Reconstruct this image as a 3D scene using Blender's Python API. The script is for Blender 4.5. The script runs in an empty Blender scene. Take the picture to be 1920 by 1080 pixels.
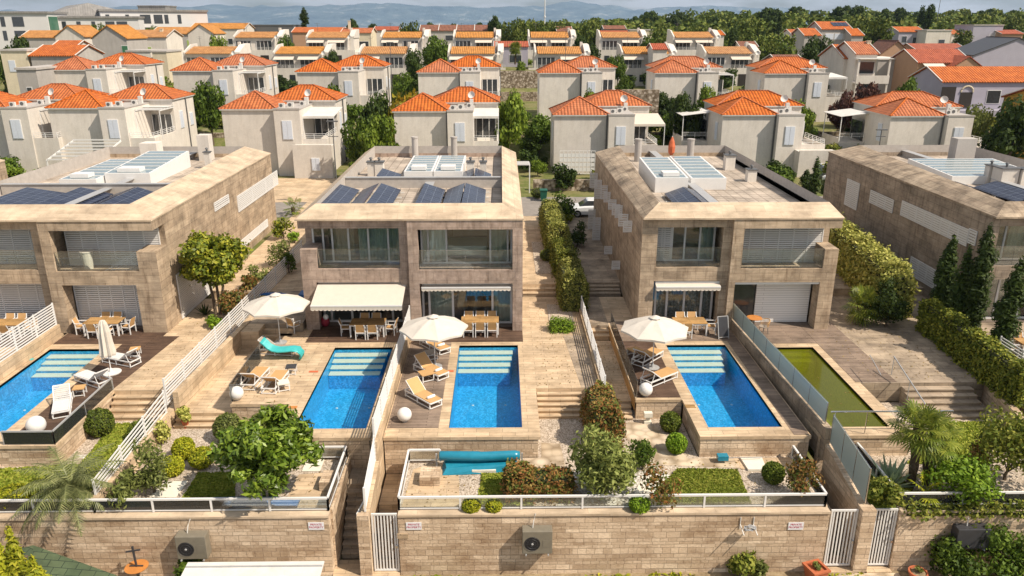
import bpy, math, random
import numpy as np
from mathutils import Vector, Matrix
R = math.radians
SC = bpy.context.scene
COL = SC.collection
# ---------------------------------------------------------------- camera, sky, sun, exposure
FPX = 1450.0; PITCH = R(18.85); YAW = R(-0.8); CAMZ = 16.4
cd = bpy.data.cameras.new('camera'); cam = bpy.data.objects.new('camera', cd); COL.objects.link(cam)
cd.sensor_width = 36; cd.lens = FPX / 1920 * 36; cd.clip_start = .5; cd.clip_end = 40000
cam.location = (0, 0, CAMZ); cam.rotation_euler = (R(90) - PITCH, 0, YAW)
SC.camera = cam
SUN_D = Vector((-.78, .41, -1.0)).normalized()
sun_el = math.asin(-SUN_D.z); sun_az = math.atan2(-SUN_D.x, -SUN_D.y)   # clockwise from +Y
W = bpy.data.worlds.new("World"); SC.world = W; W.use_nodes = True
nt = W.node_tree; nt.nodes.clear()
wo = nt.nodes.new('ShaderNodeOutputWorld'); bg = nt.nodes.new('ShaderNodeBackground')
sky = nt.nodes.new('ShaderNodeTexSky'); sky.sky_type = 'NISHITA'; sky.sun_disc = False
sky.sun_elevation = sun_el; sky.sun_rotation = sun_az; sky.air_density = 1.0; sky.dust_density = 1.2; sky.ozone_density = 1.5
tc = nt.nodes.new('ShaderNodeTexCoord'); mp = nt.nodes.new('ShaderNodeMapping'); mp.inputs['Scale'].default_value = (5, 5, 34)
cn = nt.nodes.new('ShaderNodeTexNoise'); cn.inputs['Scale'].default_value = 1.6; cn.inputs['Detail'].default_value = 7; cn.inputs['Roughness'].default_value = .55
cr = nt.nodes.new('ShaderNodeValToRGB'); cr.color_ramp.elements[0].position = .36; cr.color_ramp.elements[1].position = .58
mx = nt.nodes.new('ShaderNodeMix'); mx.data_type = 'RGBA'
mx.inputs[7].default_value = (7.6, 7.7, 8.0, 1)      # cloud radiance in sky units
L = nt.links.new
L(tc.outputs['Generated'], mp.inputs['Vector']); L(mp.outputs[0], cn.inputs['Vector']); L(cn.outputs[0], cr.inputs[0])
L(cr.outputs[0], mx.inputs[0]); L(sky.outputs[0], mx.inputs[6]); L(mx.outputs[2], bg.inputs['Color'])
bg.inputs['Strength'].default_value = .075; L(bg.outputs[0], wo.inputs[0])
sd = bpy.data.lights.new('sun', 'SUN'); sd.energy = 5.0; sd.angle = R(.53); sd.color = (1, .885, .74)
so = bpy.data.objects.new('sun', sd); COL.objects.link(so); so.rotation_euler = SUN_D.to_track_quat('-Z', 'Y').to_euler()
so.location = (60, -20, 80)
SC.view_settings.view_transform = 'Standard'; SC.view_settings.look = 'None'; SC.view_settings.exposure = 0.33; SC.view_settings.gamma = 1
SC.cycles.max_bounces = 8; SC.cycles.transparent_max_bounces = 16; SC.cycles.diffuse_bounces = 3; SC.cycles.glossy_bounces = 3
SC.cycles.use_denoising = True

# ---------------------------------------------------------------- picture -> place helpers
def ray(px, py):
    x = (px - 960) / FPX; y = -(py - 540) / FPX
    Y = math.cos(PITCH) + y * math.sin(PITCH); Z = -math.sin(PITCH) + y * math.cos(PITCH)
    c, s = math.cos(YAW), math.sin(YAW)
    return x * c - Y * s, x * s + Y * c, Z
def P(px, py, z=0.0):
    r = ray(px, py); t = (z - CAMZ) / r[2]; return Vector((r[0] * t, r[1] * t, z))
def Q(px, py, Y):
    r = ray(px, py); t = Y / r[1]; return Vector((r[0] * t, Y, CAMZ + r[2] * t))

# ---------------------------------------------------------------- materials
def nmat(name):
    m = bpy.data.materials.new(name); m.use_nodes = True
    n = m.node_tree; b = n.nodes['Principled BSDF']; return m, n, b
def rgb(c): return (c[0], c[1], c[2], 1)
def coord(n, kind='UV', scale=(1, 1, 1), rot=0):
    t = n.nodes.new('ShaderNodeTexCoord'); m = n.nodes.new('ShaderNodeMapping')
    m.inputs['Scale'].default_value = scale; m.inputs['Rotation'].default_value = (0, 0, rot)
    n.links.new(t.outputs[kind], m.inputs['Vector']); return m.outputs[0]
def noise(n, vec, scale, detail=5, rough=.6):
    t = n.nodes.new('ShaderNodeTexNoise'); t.inputs['Scale'].default_value = scale; t.inputs['Detail'].default_value = detail
    t.inputs['Roughness'].default_value = rough; n.links.new(vec, t.inputs['Vector']); return t.outputs[0]
def ramp(n, fac, stops):
    r = n.nodes.new('ShaderNodeValToRGB'); e = r.color_ramp.elements
    e[0].position, e[0].color = stops[0][0], rgb(stops[0][1]); e[1].position, e[1].color = stops[-1][0], rgb(stops[-1][1])
    for p, c in stops[1:-1]:
        k = e.new(p); k.color = rgb(c)
    n.links.new(fac, r.inputs[0]); return r.outputs[0]
def mixc(n, a, b, fac, mode='MIX'):
    m = n.nodes.new('ShaderNodeMix'); m.data_type = 'RGBA'; m.blend_type = mode
    for v, i in ((a, 6), (b, 7)):
        if isinstance(v, tuple): m.inputs[i].default_value = rgb(v)
        else: n.links.new(v, m.inputs[i])
    if isinstance(fac, (int, float)): m.inputs[0].default_value = fac
    else: n.links.new(fac, m.inputs[0])
    return m.outputs[2]
def bumpn(n, b, h, strength=.3, dist=.02):
    k = n.nodes.new('ShaderNodeBump'); k.inputs['Strength'].default_value = strength; k.inputs['Distance'].default_value = dist
    n.links.new(h, k.inputs['Height']); n.links.new(k.outputs[0], b.inputs['Normal'])
def plain(name, c, rough=.6, metal=0, var=.12, vs=3.0, spec=.4, coat=0):
    m, n, b = nmat(name); b.inputs['Roughness'].default_value = rough; b.inputs['Metallic'].default_value = metal
    b.inputs['Specular IOR Level'].default_value = spec
    v = coord(n, 'Object'); f = noise(n, v, vs, 6, .65)
    d = tuple(x * (1 - var) for x in c); u = tuple(min(1, x * (1 + var)) for x in c)
    n.links.new(ramp(n, f, [(.3, d), (.7, u)]), b.inputs['Base Color'])
    if coat: b.inputs['Coat Weight'].default_value = coat
    return m
def brick(name, c1, c2, mort, bw, bh, ms=.012, rough=.8, stain=.25, sc=(.5, .5, .5), bump=.4, kind='UV', offs=.5, vein=None, rot=0, streak=0):
    m, n, b = nmat(name); b.inputs['Roughness'].default_value = rough; b.inputs['Specular IOR Level'].default_value = .25
    v = coord(n, kind, rot=rot)
    t = n.nodes.new('ShaderNodeTexBrick'); t.offset = offs; n.links.new(v, t.inputs['Vector'])
    t.inputs['Scale'].default_value = 1; t.inputs['Brick Width'].default_value = bw; t.inputs['Row Height'].default_value = bh
    t.inputs['Mortar Size'].default_value = ms; t.inputs['Mortar Smooth'].default_value = .2; t.inputs['Bias'].default_value = 0
    t.inputs['Color1'].default_value = rgb(c1); t.inputs['Color2'].default_value = rgb(c2); t.inputs['Mortar'].default_value = rgb(mort)
    c = t.outputs[0]
    if vein:
        w = noise(n, coord(n, kind, vein, rot), 1.0, 6, .7)
        c = mixc(n, c, ramp(n, w, [(.3, (.74, .70, .66)), (.7, (1.13, 1.12, 1.10))]), .75, 'MULTIPLY')
    if stain:
        s = noise(n, coord(n, kind, sc), 1.3, 8, .7)
        c = mixc(n, c, ramp(n, s, [(.32, (1 - stain * 1.6,) * 3), (.6, (1.08,) * 3)]), 1.0, 'MULTIPLY')
    if streak:
        s = noise(n, coord(n, kind, (3.2, .35, 1)), 1.0, 6, .75)
        c = mixc(n, c, ramp(n, s, [(.36, (.42, .36, .32)), (.5, (1, 1, 1))]), streak, 'MULTIPLY')
    n.links.new(c, b.inputs['Base Color'])
    g = n.nodes.new('ShaderNodeRGBToBW'); n.links.new(c, g.inputs[0]); bumpn(n, b, g.outputs[0], bump, .03)
    return m
def tiles(name, c1, c2, w=.36, h=.42):
    m, n, b = nmat(name); b.inputs['Roughness'].default_value = .75; b.inputs['Specular IOR Level'].default_value = .25
    v = coord(n, 'UV')
    t = n.nodes.new('ShaderNodeTexBrick'); t.offset = 0; n.links.new(v, t.inputs['Vector'])
    t.inputs['Scale'].default_value = 1; t.inputs['Brick Width'].default_value = w; t.inputs['Row Height'].default_value = h
    t.inputs['Mortar Size'].default_value = .035; t.inputs['Mortar Smooth'].default_value = .6
    t.inputs['Color1'].default_value = rgb(c1); t.inputs['Color2'].default_value = rgb(c2)
    t.inputs['Mortar'].default_value = rgb(tuple(x * .35 for x in c1))
    s = noise(n, coord(n, 'UV', (.6, .6, 1)), 1.5, 7, .7)
    c = mixc(n, t.outputs[0], ramp(n, s, [(.3, (.66, .6, .55)), (.65, (1.1, 1.08, 1.05))]), .9, 'MULTIPLY')
    l_ = noise(n, coord(n, 'Object', (1, 1, 1)), 1.7, 9, .8); c = mixc(n, c, (.22, .19, .13), ramp(n, l_, [(.60, (0, 0, 0)), (.78, (.55, .55, .55))]))
    oi = n.nodes.new('ShaderNodeObjectInfo'); hs = n.nodes.new('ShaderNodeHueSaturation'); q = n.nodes.new('ShaderNodeMapRange'); q.inputs[3].default_value = .93; q.inputs[4].default_value = 1.08; n.links.new(oi.outputs['Random'], q.inputs[0]); n.links.new(q.outputs[0], hs.inputs['Value']); n.links.new(q.outputs[0], hs.inputs['Saturation']); n.links.new(c, hs.inputs['Color']); c = hs.outputs[0]
    n.links.new(c, b.inputs['Base Color'])
    wv = n.nodes.new('ShaderNodeTexWave'); wv.bands_direction = 'X'; wv.inputs['Scale'].default_value = 1 / w * .3142 * 1.0; wv.inputs['Distortion'].default_value = 0
    n.links.new(v, wv.inputs['Vector'])
    a = n.nodes.new('ShaderNodeMath'); a.operation = 'MULTIPLY_ADD'; n.links.new(wv.outputs['Fac'], a.inputs[0]); a.inputs[1].default_value = 1.0
    g = n.nodes.new('ShaderNodeRGBToBW'); n.links.new(t.outputs[0], g.inputs[0]); n.links.new(g.outputs[0], a.inputs[2])
    bumpn(n, b, a.outputs[0], .8, .09)
    return m
def planks(name, c1, c2, w=.14, rot=0, rough=.7):
    return brick(name, c1, c2, tuple(x * .25 for x in c1), 2.4, w, .012, rough, .3, (.6, .6, 1), .35, 'UV', .37, (.8, 9, 1), rot)
def glassm(name, tint, refl=1.0, alpha=.85, rough=.02):
    m = bpy.data.materials.new(name); m.use_nodes = True; n = m.node_tree; n.nodes.clear()
    o = n.nodes.new('ShaderNodeOutputMaterial'); t = n.nodes.new('ShaderNodeBsdfTransparent'); g = n.nodes.new('ShaderNodeBsdfGlossy')
    d = n.nodes.new('ShaderNodeBsdfDiffuse'); d.inputs[0].default_value = rgb(tint)
    t.inputs[0].default_value = rgb(tint); g.inputs['Roughness'].default_value = rough
    f = n.nodes.new('ShaderNodeFresnel'); f.inputs[0].default_value = 1.6
    mu = n.nodes.new('ShaderNodeMath'); mu.operation = 'MULTIPLY'; mu.inputs[1].default_value = refl; mu.use_clamp = True; n.links.new(f.outputs[0], mu.inputs[0])
    m0 = n.nodes.new('ShaderNodeMixShader'); m0.inputs[0].default_value = alpha; n.links.new(d.outputs[0], m0.inputs[1]); n.links.new(t.outputs[0], m0.inputs[2])
    m1 = n.nodes.new('ShaderNodeMixShader'); n.links.new(mu.outputs[0], m1.inputs[0]); n.links.new(m0.outputs[0], m1.inputs[1]); n.links.new(g.outputs[0], m1.inputs[2])
    n.links.new(m1.outputs[0], o.inputs[0]); return m
def waterm(name, tint, depthcol, alpha, bump=.12, bs=2.2):
    m = glassm(name, tint, .9, alpha, .03); n = m.node_tree
    d = [x for x in n.nodes if x.type == 'BSDF_DIFFUSE'][0]; d.inputs[0].default_value = rgb(depthcol)
    f = [x for x in n.nodes if x.type == 'FRESNEL'][0]; f.inputs[0].default_value = 1.33
    g = [x for x in n.nodes if x.type == 'BSDF_GLOSSY'][0]
    k = n.nodes.new('ShaderNodeBump'); k.inputs['Strength'].default_value = bump; k.inputs['Distance'].default_value = .06
    n.links.new(noise(n, coord(n, 'Object'), bs, 5, .6), k.inputs['Height'])
    n.links.new(k.outputs[0], g.inputs['Normal']); n.links.new(k.outputs[0], f.inputs['Normal']); return m
def leafm(name, cols, rough=.6, trans=.25, spec=.22, nsc=1.1):
    cols = [(c[0] * 1.36, c[1] * 1.30, c[2] * .9) for c in cols]
    m = bpy.data.materials.new(name); m.use_nodes = True; n = m.node_tree; b = n.nodes['Principled BSDF']
    b.inputs['Roughness'].default_value = rough; b.inputs['Specular IOR Level'].default_value = spec
    g = n.nodes.new('ShaderNodeNewGeometry'); oi = n.nodes.new('ShaderNodeObjectInfo')
    a = n.nodes.new('ShaderNodeMath'); a.operation = 'MULTIPLY_ADD'; a.inputs[1].default_value = .55
    n.links.new(g.outputs['Random Per Island'], a.inputs[0])
    s = noise(n, coord(n, 'Object'), nsc, 3); k = n.nodes.new('ShaderNodeMath'); k.operation = 'MULTIPLY'; k.inputs[1].default_value = .5
    n.links.new(s, k.inputs[0]); n.links.new(k.outputs[0], a.inputs[2])
    st = [(.15 + .7 * i / (len(cols) - 1), c) for i, c in enumerate(cols)]
    c = ramp(n, a.outputs[0], st)
    h = n.nodes.new('ShaderNodeHueSaturation'); n.links.new(c, h.inputs['Color'])
    q = n.nodes.new('ShaderNodeMapRange'); q.inputs[3].default_value = .82; q.inputs[4].default_value = 1.2
    n.links.new(oi.outputs['Random'], q.inputs[0]); n.links.new(q.outputs[0], h.inputs['Value'])
    n.links.new(h.outputs[0], b.inputs['Base Color'])
    tr = n.nodes.new('ShaderNodeBsdfTranslucent'); n.links.new(h.outputs[0], tr.inputs[0])
    mxs = n.nodes.new('ShaderNodeMixShader'); mxs.inputs[0].default_value = trans
    o = n.nodes['Material Output']; n.links.new(b.outputs[0], mxs.inputs[1]); n.links.new(tr.outputs[0], mxs.inputs[2]); n.links.new(mxs.outputs[0], o.inputs[0])
    return m
def ground(name, stops, scale=2.0, detail=10, bump=.5, rough=.95, kind='Object', dist=.05):
    m, n, b = nmat(name); b.inputs['Roughness'].default_value = rough; b.inputs['Specular IOR Level'].default_value = .15
    f = noise(n, coord(n, kind), scale, detail, .75); n.links.new(ramp(n, f, stops), b.inputs['Base Color']); bumpn(n, b, f, bump, dist); return m
def pebbles(name, cols, scale=9, bump=.8):
    m, n, b = nmat(name); b.inputs['Roughness'].default_value = .9; b.inputs['Specular IOR Level'].default_value = .2
    t = n.nodes.new('ShaderNodeTexVoronoi'); t.inputs['Scale'].default_value = scale; n.links.new(coord(n, 'Object'), t.inputs['Vector'])
    g = n.nodes.new('ShaderNodeRGBToBW'); n.links.new(t.outputs['Color'], g.inputs[0])
    c = ramp(n, g.outputs[0], [(.2 + .6 * i / (len(cols) - 1), x) for i, x in enumerate(cols)])
    c = mixc(n, c, ramp(n, t.outputs['Distance'], [(.3, (1, 1, 1)), (.75, (.5, .47, .43))]), 1, 'MULTIPLY')
    s = noise(n, coord(n, 'Object'), .8, 4); c = mixc(n, c, ramp(n, s, [(.3, (.8,) * 3), (.7, (1.1,) * 3)]), .8, 'MULTIPLY')
    n.links.new(c, b.inputs['Base Color'])
    bumpn(n, b, t.outputs['Distance'], -bump, .05); return m
M = {}
M['facade'] = brick('facade_stone', (.52, .41, .295), (.42, .325, .23), (.22, .165, .115), 1.5, .42, .009, .75, .30, (.6, .8, .6), .25, 'UV', .5, (.8, 8, 1), 0, .6)
M['facade_pink'] = brick('facade_stone_pink', (.44, .34, .28), (.40, .31, .25), (.24, .185, .15), 1.5, .5, .009, .75, .28, (.8, .8, .8), .3, 'UV', .5, (2.5, 3.5, 1), 0, .6)
M['facade_grey'] = brick('facade_stone_grey', (.40, .33, .26), (.34, .28, .22), (.16, .13, .1), 1.4, .42, .008, .8, .3, (.5, .7, .5), .35, 'UV', .5, (1.0, 5, 1), 0, .6)
M['coping'] = brick('coping_stone', (.62, .50, .365), (.54, .43, .31), (.34, .27, .2), 1.6, .6, .006, .7, .26, (.4, .4, .4), .12, 'UV', .5, (.5, 2.2, 1))
M['coping_old'] = brick('coping_weathered', (.47, .38, .28), (.38, .30, .22), (.16, .13, .1), 1.6, .5, .01, .8, .4, (.5, .5, .5), .25, 'UV', .5, (.7, 4, 1), 0, .55)
def ashlar(name):
    m, n, b = nmat(name); b.inputs['Roughness'].default_value = .9; b.inputs['Specular IOR Level'].default_value = .2
    v = coord(n, 'UV'); w = n.nodes.new('ShaderNodeVectorMath'); w.operation = 'MULTIPLY_ADD'; ns = n.nodes.new('ShaderNodeTexNoise'); ns.inputs['Scale'].default_value = 1.1; ns.inputs['Detail'].default_value = 5
    n.links.new(v, ns.inputs['Vector']); n.links.new(ns.outputs['Color'], w.inputs[0]); w.inputs[1].default_value = (.10, .03, 0); n.links.new(v, w.inputs[2]); sx = n.nodes.new('ShaderNodeSeparateXYZ'); n.links.new(w.outputs[0], sx.inputs[0])
    sn = n.nodes.new('ShaderNodeMath'); sn.operation = 'SINE'; m7 = n.nodes.new('ShaderNodeMath'); m7.operation = 'MULTIPLY'; m7.inputs[1].default_value = 8.3; n.links.new(sx.outputs[1], m7.inputs[0]); n.links.new(m7.outputs[0], sn.inputs[0])
    ma = n.nodes.new('ShaderNodeMath'); ma.operation = 'MULTIPLY_ADD'; ma.inputs[1].default_value = .055; n.links.new(sn.outputs[0], ma.inputs[0]); n.links.new(sx.outputs[1], ma.inputs[2]); cx = n.nodes.new('ShaderNodeCombineXYZ'); n.links.new(sx.outputs[0], cx.inputs[0]); n.links.new(ma.outputs[0], cx.inputs[1]); v = cx.outputs[0]
    def bk(bw, bh, off, sq, fr, c1, c2, mo):
        t = n.nodes.new('ShaderNodeTexBrick'); t.offset = off; t.squash = sq; t.squash_frequency = fr; n.links.new(v, t.inputs['Vector']); t.inputs['Scale'].default_value = 1
        t.inputs['Brick Width'].default_value = bw; t.inputs['Row Height'].default_value = bh; t.inputs['Mortar Size'].default_value = .009; t.inputs['Mortar Smooth'].default_value = .3
        for k, c in (('Color1', c1), ('Color2', c2), ('Mortar', mo)): t.inputs[k].default_value = rgb(c)
        return t
    t = bk(.52, .18, .37, .62, 3, (.76, .62, .46), (.60, .47, .335), (.34, .26, .19)); u = bk(1.35, .18, .61, 1.3, 2, (1.06, 1.05, 1.04), (.60, .54, .48), (.9, .9, .9))
    c = mixc(n, t.outputs[0], u.outputs[0], .75, 'MULTIPLY')
    c = mixc(n, c, ramp(n, noise(n, coord(n, 'UV', (.35, .6, 1)), 1.2, 8, .72), [(.33, (.55, .47, .40)), (.52, (1, 1, 1)), (.75, (1.15, 1.13, 1.1))]), .9, 'MULTIPLY')
    c = mixc(n, c, ramp(n, noise(n, coord(n, 'UV', (9, 14, 1)), 1, 5, .7), [(.3, (.75, .72, .7)), (.65, (1.08, 1.08, 1.08))]), .8, 'MULTIPLY')
    n.links.new(c, b.inputs['Base Color']); g = n.nodes.new('ShaderNodeRGBToBW'); n.links.new(c, g.inputs[0]); bumpn(n, b, g.outputs[0], .9, .05); return m
M['ashlar'] = ashlar('ashlar_wall')
M['paving'] = brick('paving_stone', (.64, .495, .335), (.52, .39, .255), (.27, .20, .14), 1.1, .3, .009, .75, .24, (.5, .5, .5), .25, 'UV', .5, (.9, 7, 1))
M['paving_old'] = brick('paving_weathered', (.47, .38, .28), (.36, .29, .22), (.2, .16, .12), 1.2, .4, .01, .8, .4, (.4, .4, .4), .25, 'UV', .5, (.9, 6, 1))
M['deck'] = planks('deck_dark', (.150, .095, .066), (.10, .060, .042))
M['deck_old'] = planks('deck_weathered', (.34, .26, .20), (.24, .18, .14))
M['teak'] = planks('teak', (.62, .38, .16), (.52, .31, .12), .09)
M['tile'] = tiles('roof_tile', (.58, .185, .062), (.45, .13, .045))
M['tile_y'] = tiles('roof_tile_ochre', (.60, .30, .10), (.49, .225, .075))
M['tile_r'] = tiles('roof_tile_red', (.46, .135, .075), (.36, .10, .06))
M['tile_b'] = tiles('roof_tile_brown', (.30, .13, .08), (.22, .10, .07))
M['white'] = plain('white_paint', (.70, .69, .67), .45, var=.04)
M['white_dirty'] = plain('white_weathered', (.62, .60, .56), .6, var=.1, vs=1.5)
def stuccom(name, c):
    m, n, b = nmat(name); b.inputs['Roughness'].default_value = .9; b.inputs['Specular IOR Level'].default_value = .15
    a = ramp(n, noise(n, coord(n, 'Object'), .5, 7, .7), [(.3, tuple(x * .88 for x in c)), (.7, tuple(x * 1.07 for x in c))])
    a = mixc(n, a, ramp(n, noise(n, coord(n, 'Object', (1.6, 1.6, .16)), 1.3, 8, .75), [(.34, (.78, .75, .71)), (.54, (1, 1, 1))]), .45, 'MULTIPLY')
    a = mixc(n, a, ramp(n, noise(n, coord(n, 'Object'), 6, 4, .7), [(.3, (.93,) * 3), (.7, (1.04,) * 3)]), 1, 'MULTIPLY')
    oi = n.nodes.new('ShaderNodeObjectInfo'); hs = n.nodes.new('ShaderNodeHueSaturation'); q = n.nodes.new('ShaderNodeMapRange'); q.inputs[3].default_value = .92; q.inputs[4].default_value = 1.05; n.links.new(oi.outputs['Random'], q.inputs[0]); n.links.new(q.outputs[0], hs.inputs['Value']); n.links.new(a, hs.inputs['Color'])
    n.links.new(hs.outputs[0], b.inputs['Base Color']); return m
M['stucco'] = stuccom('stucco_white', (.68, .63, .565))
M['stucco_y'] = stuccom('stucco_cream', (.66, .58, .43))
M['stucco_g'] = stuccom('stucco_grey', (.44, .41, .38))
M['stucco_l'] = plain('stucco_lavender', (.38, .36, .42), .9, var=.06, vs=.6, spec=.15)
M['stucco_t'] = plain('stucco_tan', (.42, .26, .17), .9, var=.06, vs=.6, spec=.15)
M['stucco_m'] = plain('stucco_mustard', (.42, .24, .05), .9, var=.06, vs=.6, spec=.15)
M['grey_metal'] = plain('grey_metal', (.14, .14, .14), .5, .4)
M['steel'] = plain('steel', (.62, .62, .64), .25, 1.0, .05)
M['dark'] = plain('dark_panel', (.03, .024, .02), .8)  # flat dark colour for doors, and for shade painted into openings
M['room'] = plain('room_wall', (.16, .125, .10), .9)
M['black'] = plain('black_plastic', (.02, .02, .022), .45)
M['charcoal'] = plain('charcoal_box', (.045, .045, .05), .4)
M['olive_box'] = plain('taupe_box', (.19, .17, .13), .45)
M['canvas'] = plain('canvas', (.60, .55, .48), .9, var=.06, vs=2)
M['awning'] = plain('awning_cloth', (.58, .52, .44), .85, var=.04)
M['sling'] = plain('tan_sling', (.52, .31, .13), .8, var=.06)
M['sling_d'] = plain('taupe_sling', (.33, .28, .23), .8, var=.06)
M['terracotta'] = plain('terracotta_pot', (.42, .12, .05), .7, var=.15)
M['curtain'] = plain('curtain_pale', (.42, .47, .43), .9, var=.1)
M['towel'] = plain('towel', (.82, .82, .80), .9, var=.03)
M['turq'] = plain('turquoise_cover', (.012, .20, .30), .3, var=.15, spec=.6)
M['turq_l'] = plain('turquoise_float', (.05, .42, .42), .35, var=.1)
M['blue'] = plain('blue_cover', (.01, .10, .30), .5)
M['soil'] = ground('dry_soil', [(.3, (.14, .10, .06)), (.55, (.30, .23, .14)), (.75, (.42, .34, .22))], 3)
M['grass'] = ground('grass', [(.25, (.10, .12, .02)), (.5, (.17, .20, .03)), (.75, (.29, .27, .07))], 2.2)
M['gravel'] = pebbles('gravel', [(.50, .42, .33), (.58, .49, .40), (.66, .57, .47)], 17, .4)
M['pebble'] = pebbles('white_pebbles', [(.55, .52, .46), (.72, .68, .62), (.8, .78, .72)], 11)
M['flag'] = pebbles('flagstone', [(.55, .44, .31), (.66, .54, .40), (.6, .5, .38)], 1.9, .3)
M['rubble'] = pebbles('rubble_wall', [(.20, .15, .10), (.40, .33, .25), (.55, .47, .38)], 3.4, 1.2)
M['asphalt'] = ground('asphalt', [(.3, (.20, .18, .16)), (.7, (.30, .27, .24))], 1.2, bump=.1)
M['winglass'] = plain('window_glass', (.035, .04, .045), .08, var=.3, spec=.9)
M['pane'] = glassm('pane_glass', (.90, .95, .93), 1.5, .98)
M['rail_glass'] = glassm('rail_glass', (.93, .965, .95), 1.1, .97)
M['frost'] = glassm('frosted_glass', (.62, .74, .70), 1.0, .38, .25)
M['water'] = waterm('pool_water', (.84, .95, .975), (.0, .28, .6), .95, .4, 1.6)
M['water_g'] = waterm('green_water', (.60, .64, .12), (.17, .18, .015), .6, .12)
def pooltile(name, a, b_):
    m, n, b = nmat(name); b.inputs['Roughness'].default_value = .35
    t = n.nodes.new('ShaderNodeTexVoronoi'); t.inputs['Scale'].default_value = 1.9
    dv = noise(n, coord(n, 'Object'), 1.3, 3); 
    v = n.nodes.new('ShaderNodeVectorMath'); v.operation = 'ADD'; n.links.new(coord(n, 'Object'), v.inputs[0]); n.links.new(dv, v.inputs[1]); n.links.new(v.outputs[0], t.inputs['Vector'])
    t.feature = 'DISTANCE_TO_EDGE'
    mo = n.nodes.new('ShaderNodeTexVoronoi'); mo.inputs['Scale'].default_value = 13; n.links.new(coord(n, 'Object'), mo.inputs['Vector']); bw = n.nodes.new('ShaderNodeRGBToBW'); n.links.new(mo.outputs['Color'], bw.inputs[0])
    c = ramp(n, bw.outputs[0], [(.2, tuple(x * .8 for x in a)), (.5, a), (.8, b_)])
    n.links.new(c, b.inputs['Base Color']); return m
M['pool_tile'] = pooltile('pool_mosaic', (.014, .32, .64), (.055, .45, .80))
M['pool_tile_g'] = pooltile('pool_mosaic_green', (.50, .52, .06), (.56, .58, .08))
M['pool_step'] = plain('pool_step', (.70, .66, .52), .4, var=.05)
M['bark'] = ground('bark', [(.3, (.07, .05, .035)), (.7, (.20, .155, .11))], 6)
M['palm_bark'] = ground('palm_bark', [(.3, (.035, .025, .018)), (.7, (.14, .10, .065))], 9, bump=1, dist=.1)
M['lf_mid'] = leafm('leaf_mid', [(.022, .045, .008), (.055, .095, .014), (.11, .165, .028)])
M['lf_dark'] = leafm('leaf_dark', [(.012, .026, .008), (.030, .052, .012), (.055, .085, .02)])
M['lf_bright'] = leafm('leaf_bright', [(.05, .10, .01), (.12, .21, .02), (.22, .32, .04)])
M['lf_olive'] = leafm('leaf_olive', [(.065, .09, .028), (.13, .16, .055), (.23, .26, .11)])
M['lf_yellow'] = leafm('leaf_yellow', [(.09, .12, .01), (.21, .24, .02), (.38, .36, .04)])
M['lf_ball'] = leafm('leaf_ball', [(.035, .055, .012), (.08, .115, .022), (.17, .20, .045)])
M['lf_mag'] = leafm('leaf_magnolia', [(.03, .05, .008), (.10, .13, .012), (.30, .29, .04)], .5, .15, .3)
M['lf_red'] = leafm('leaf_red', [(.035, .065, .02), (.09, .115, .03), (.20, .085, .04), (.25, .20, .08)])
M['lf_hedge'] = leafm('leaf_hedge', [(.04, .065, .012), (.11, .14, .025), (.26, .26, .07)])
M['lf_variegated'] = leafm('leaf_variegated', [(.10, .12, .03), (.25, .27, .08), (.48, .46, .20)])
M['lf_palm'] = leafm('leaf_palm', [(.05, .085, .015), (.12, .16, .03), (.24, .26, .06)], .4)
M['lf_palmg'] = leafm('leaf_palm_grey', [(.06, .075, .04), (.12, .14, .075), (.20, .215, .13)], .4)
M['lf_agave'] = leafm('leaf_agave', [(.10, .15, .13), (.15, .20, .17), (.20, .26, .22)], .5, .05)
M['lf_plum'] = leafm('leaf_plum', [(.03, .012, .015), (.07, .03, .035), (.11, .06, .05)])
M['lf_far'] = leafm('leaf_far', [(.018, .036, .010), (.045, .072, .015), (.095, .125, .03), (.14, .15, .04)], .7, .15, .2, .05)
M['core'] = plain('dark_infill', (.035, .04, .015), .95)  # solid dark core added behind the leaf shell to darken its gaps
M['mount'] = ground('haze_blue_limestone', [(.38, (.05, .10, .15)), (.56, (.12, .18, .22)), (.7, (.48, .49, .48))], .0035, 10, .8, dist=80)  # limestone tones with the blue of distant air mixed into the colour
M['sea'] = plain('sea', (.05, .13, .2), .3, var=.1, vs=.002)
M['solar'] = brick('solar_cells', (.016, .022, .045), (.022, .03, .06), (.12, .14, .18), .5, .5, .012, .22, 0, (1, 1, 1), .05, 'UV', 0)
M['skyglass'] = plain('skylight_glass', (.19, .25, .27), .1, var=.1, spec=.7)
M['roofgravel'] = brick('roof_pavers', (.52, .44, .36), (.44, .37, .30), (.26, .21, .17), .6, .6, .03, .85, .35, (.4, .4, .4), .3, 'UV', 0)
M['parawall'] = plain('roof_inner_wall', (.42, .385, .35), .9, var=.12)
M['shingle'] = brick('green_shingle', (.07, .10, .055), (.10, .13, .07), (.03, .045, .03), .5, .3, .015, .9, .25, (.6, .6, 1), .6)
M['ivory'] = plain('ivory_box', (.70, .66, .56), .6, var=.04)
M['globe'] = plain('globe_lamp', (.70, .68, .65), .35, var=.02)
M['sign'] = plain('sign_plate', (.72, .72, .74), .4, var=.03)
M['ink'] = plain('sign_ink', (.45, .06, .10), .6)
M['ink2'] = plain('sign_ink_blue', (.10, .12, .35), .6)
M['carpaint'] = plain('car_paint_white', (.72, .74, .76), .2, var=.02, coat=.6)
M['carblue'] = plain('car_paint_blue', (.12, .25, .36), .25, var=.05, coat=.6)
M['rubber'] = plain('tyre_rubber', (.02, .02, .02), .8)
M['red'] = plain('red_fabric', (.35, .03, .05), .7)
M['rust'] = plain('rust_umbrella', (.55, .13, .05), .7)
M['field'] = ground('field_grass', [(.3, (.22, .26, .03)), (.7, (.34, .36, .06))], .2)

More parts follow.
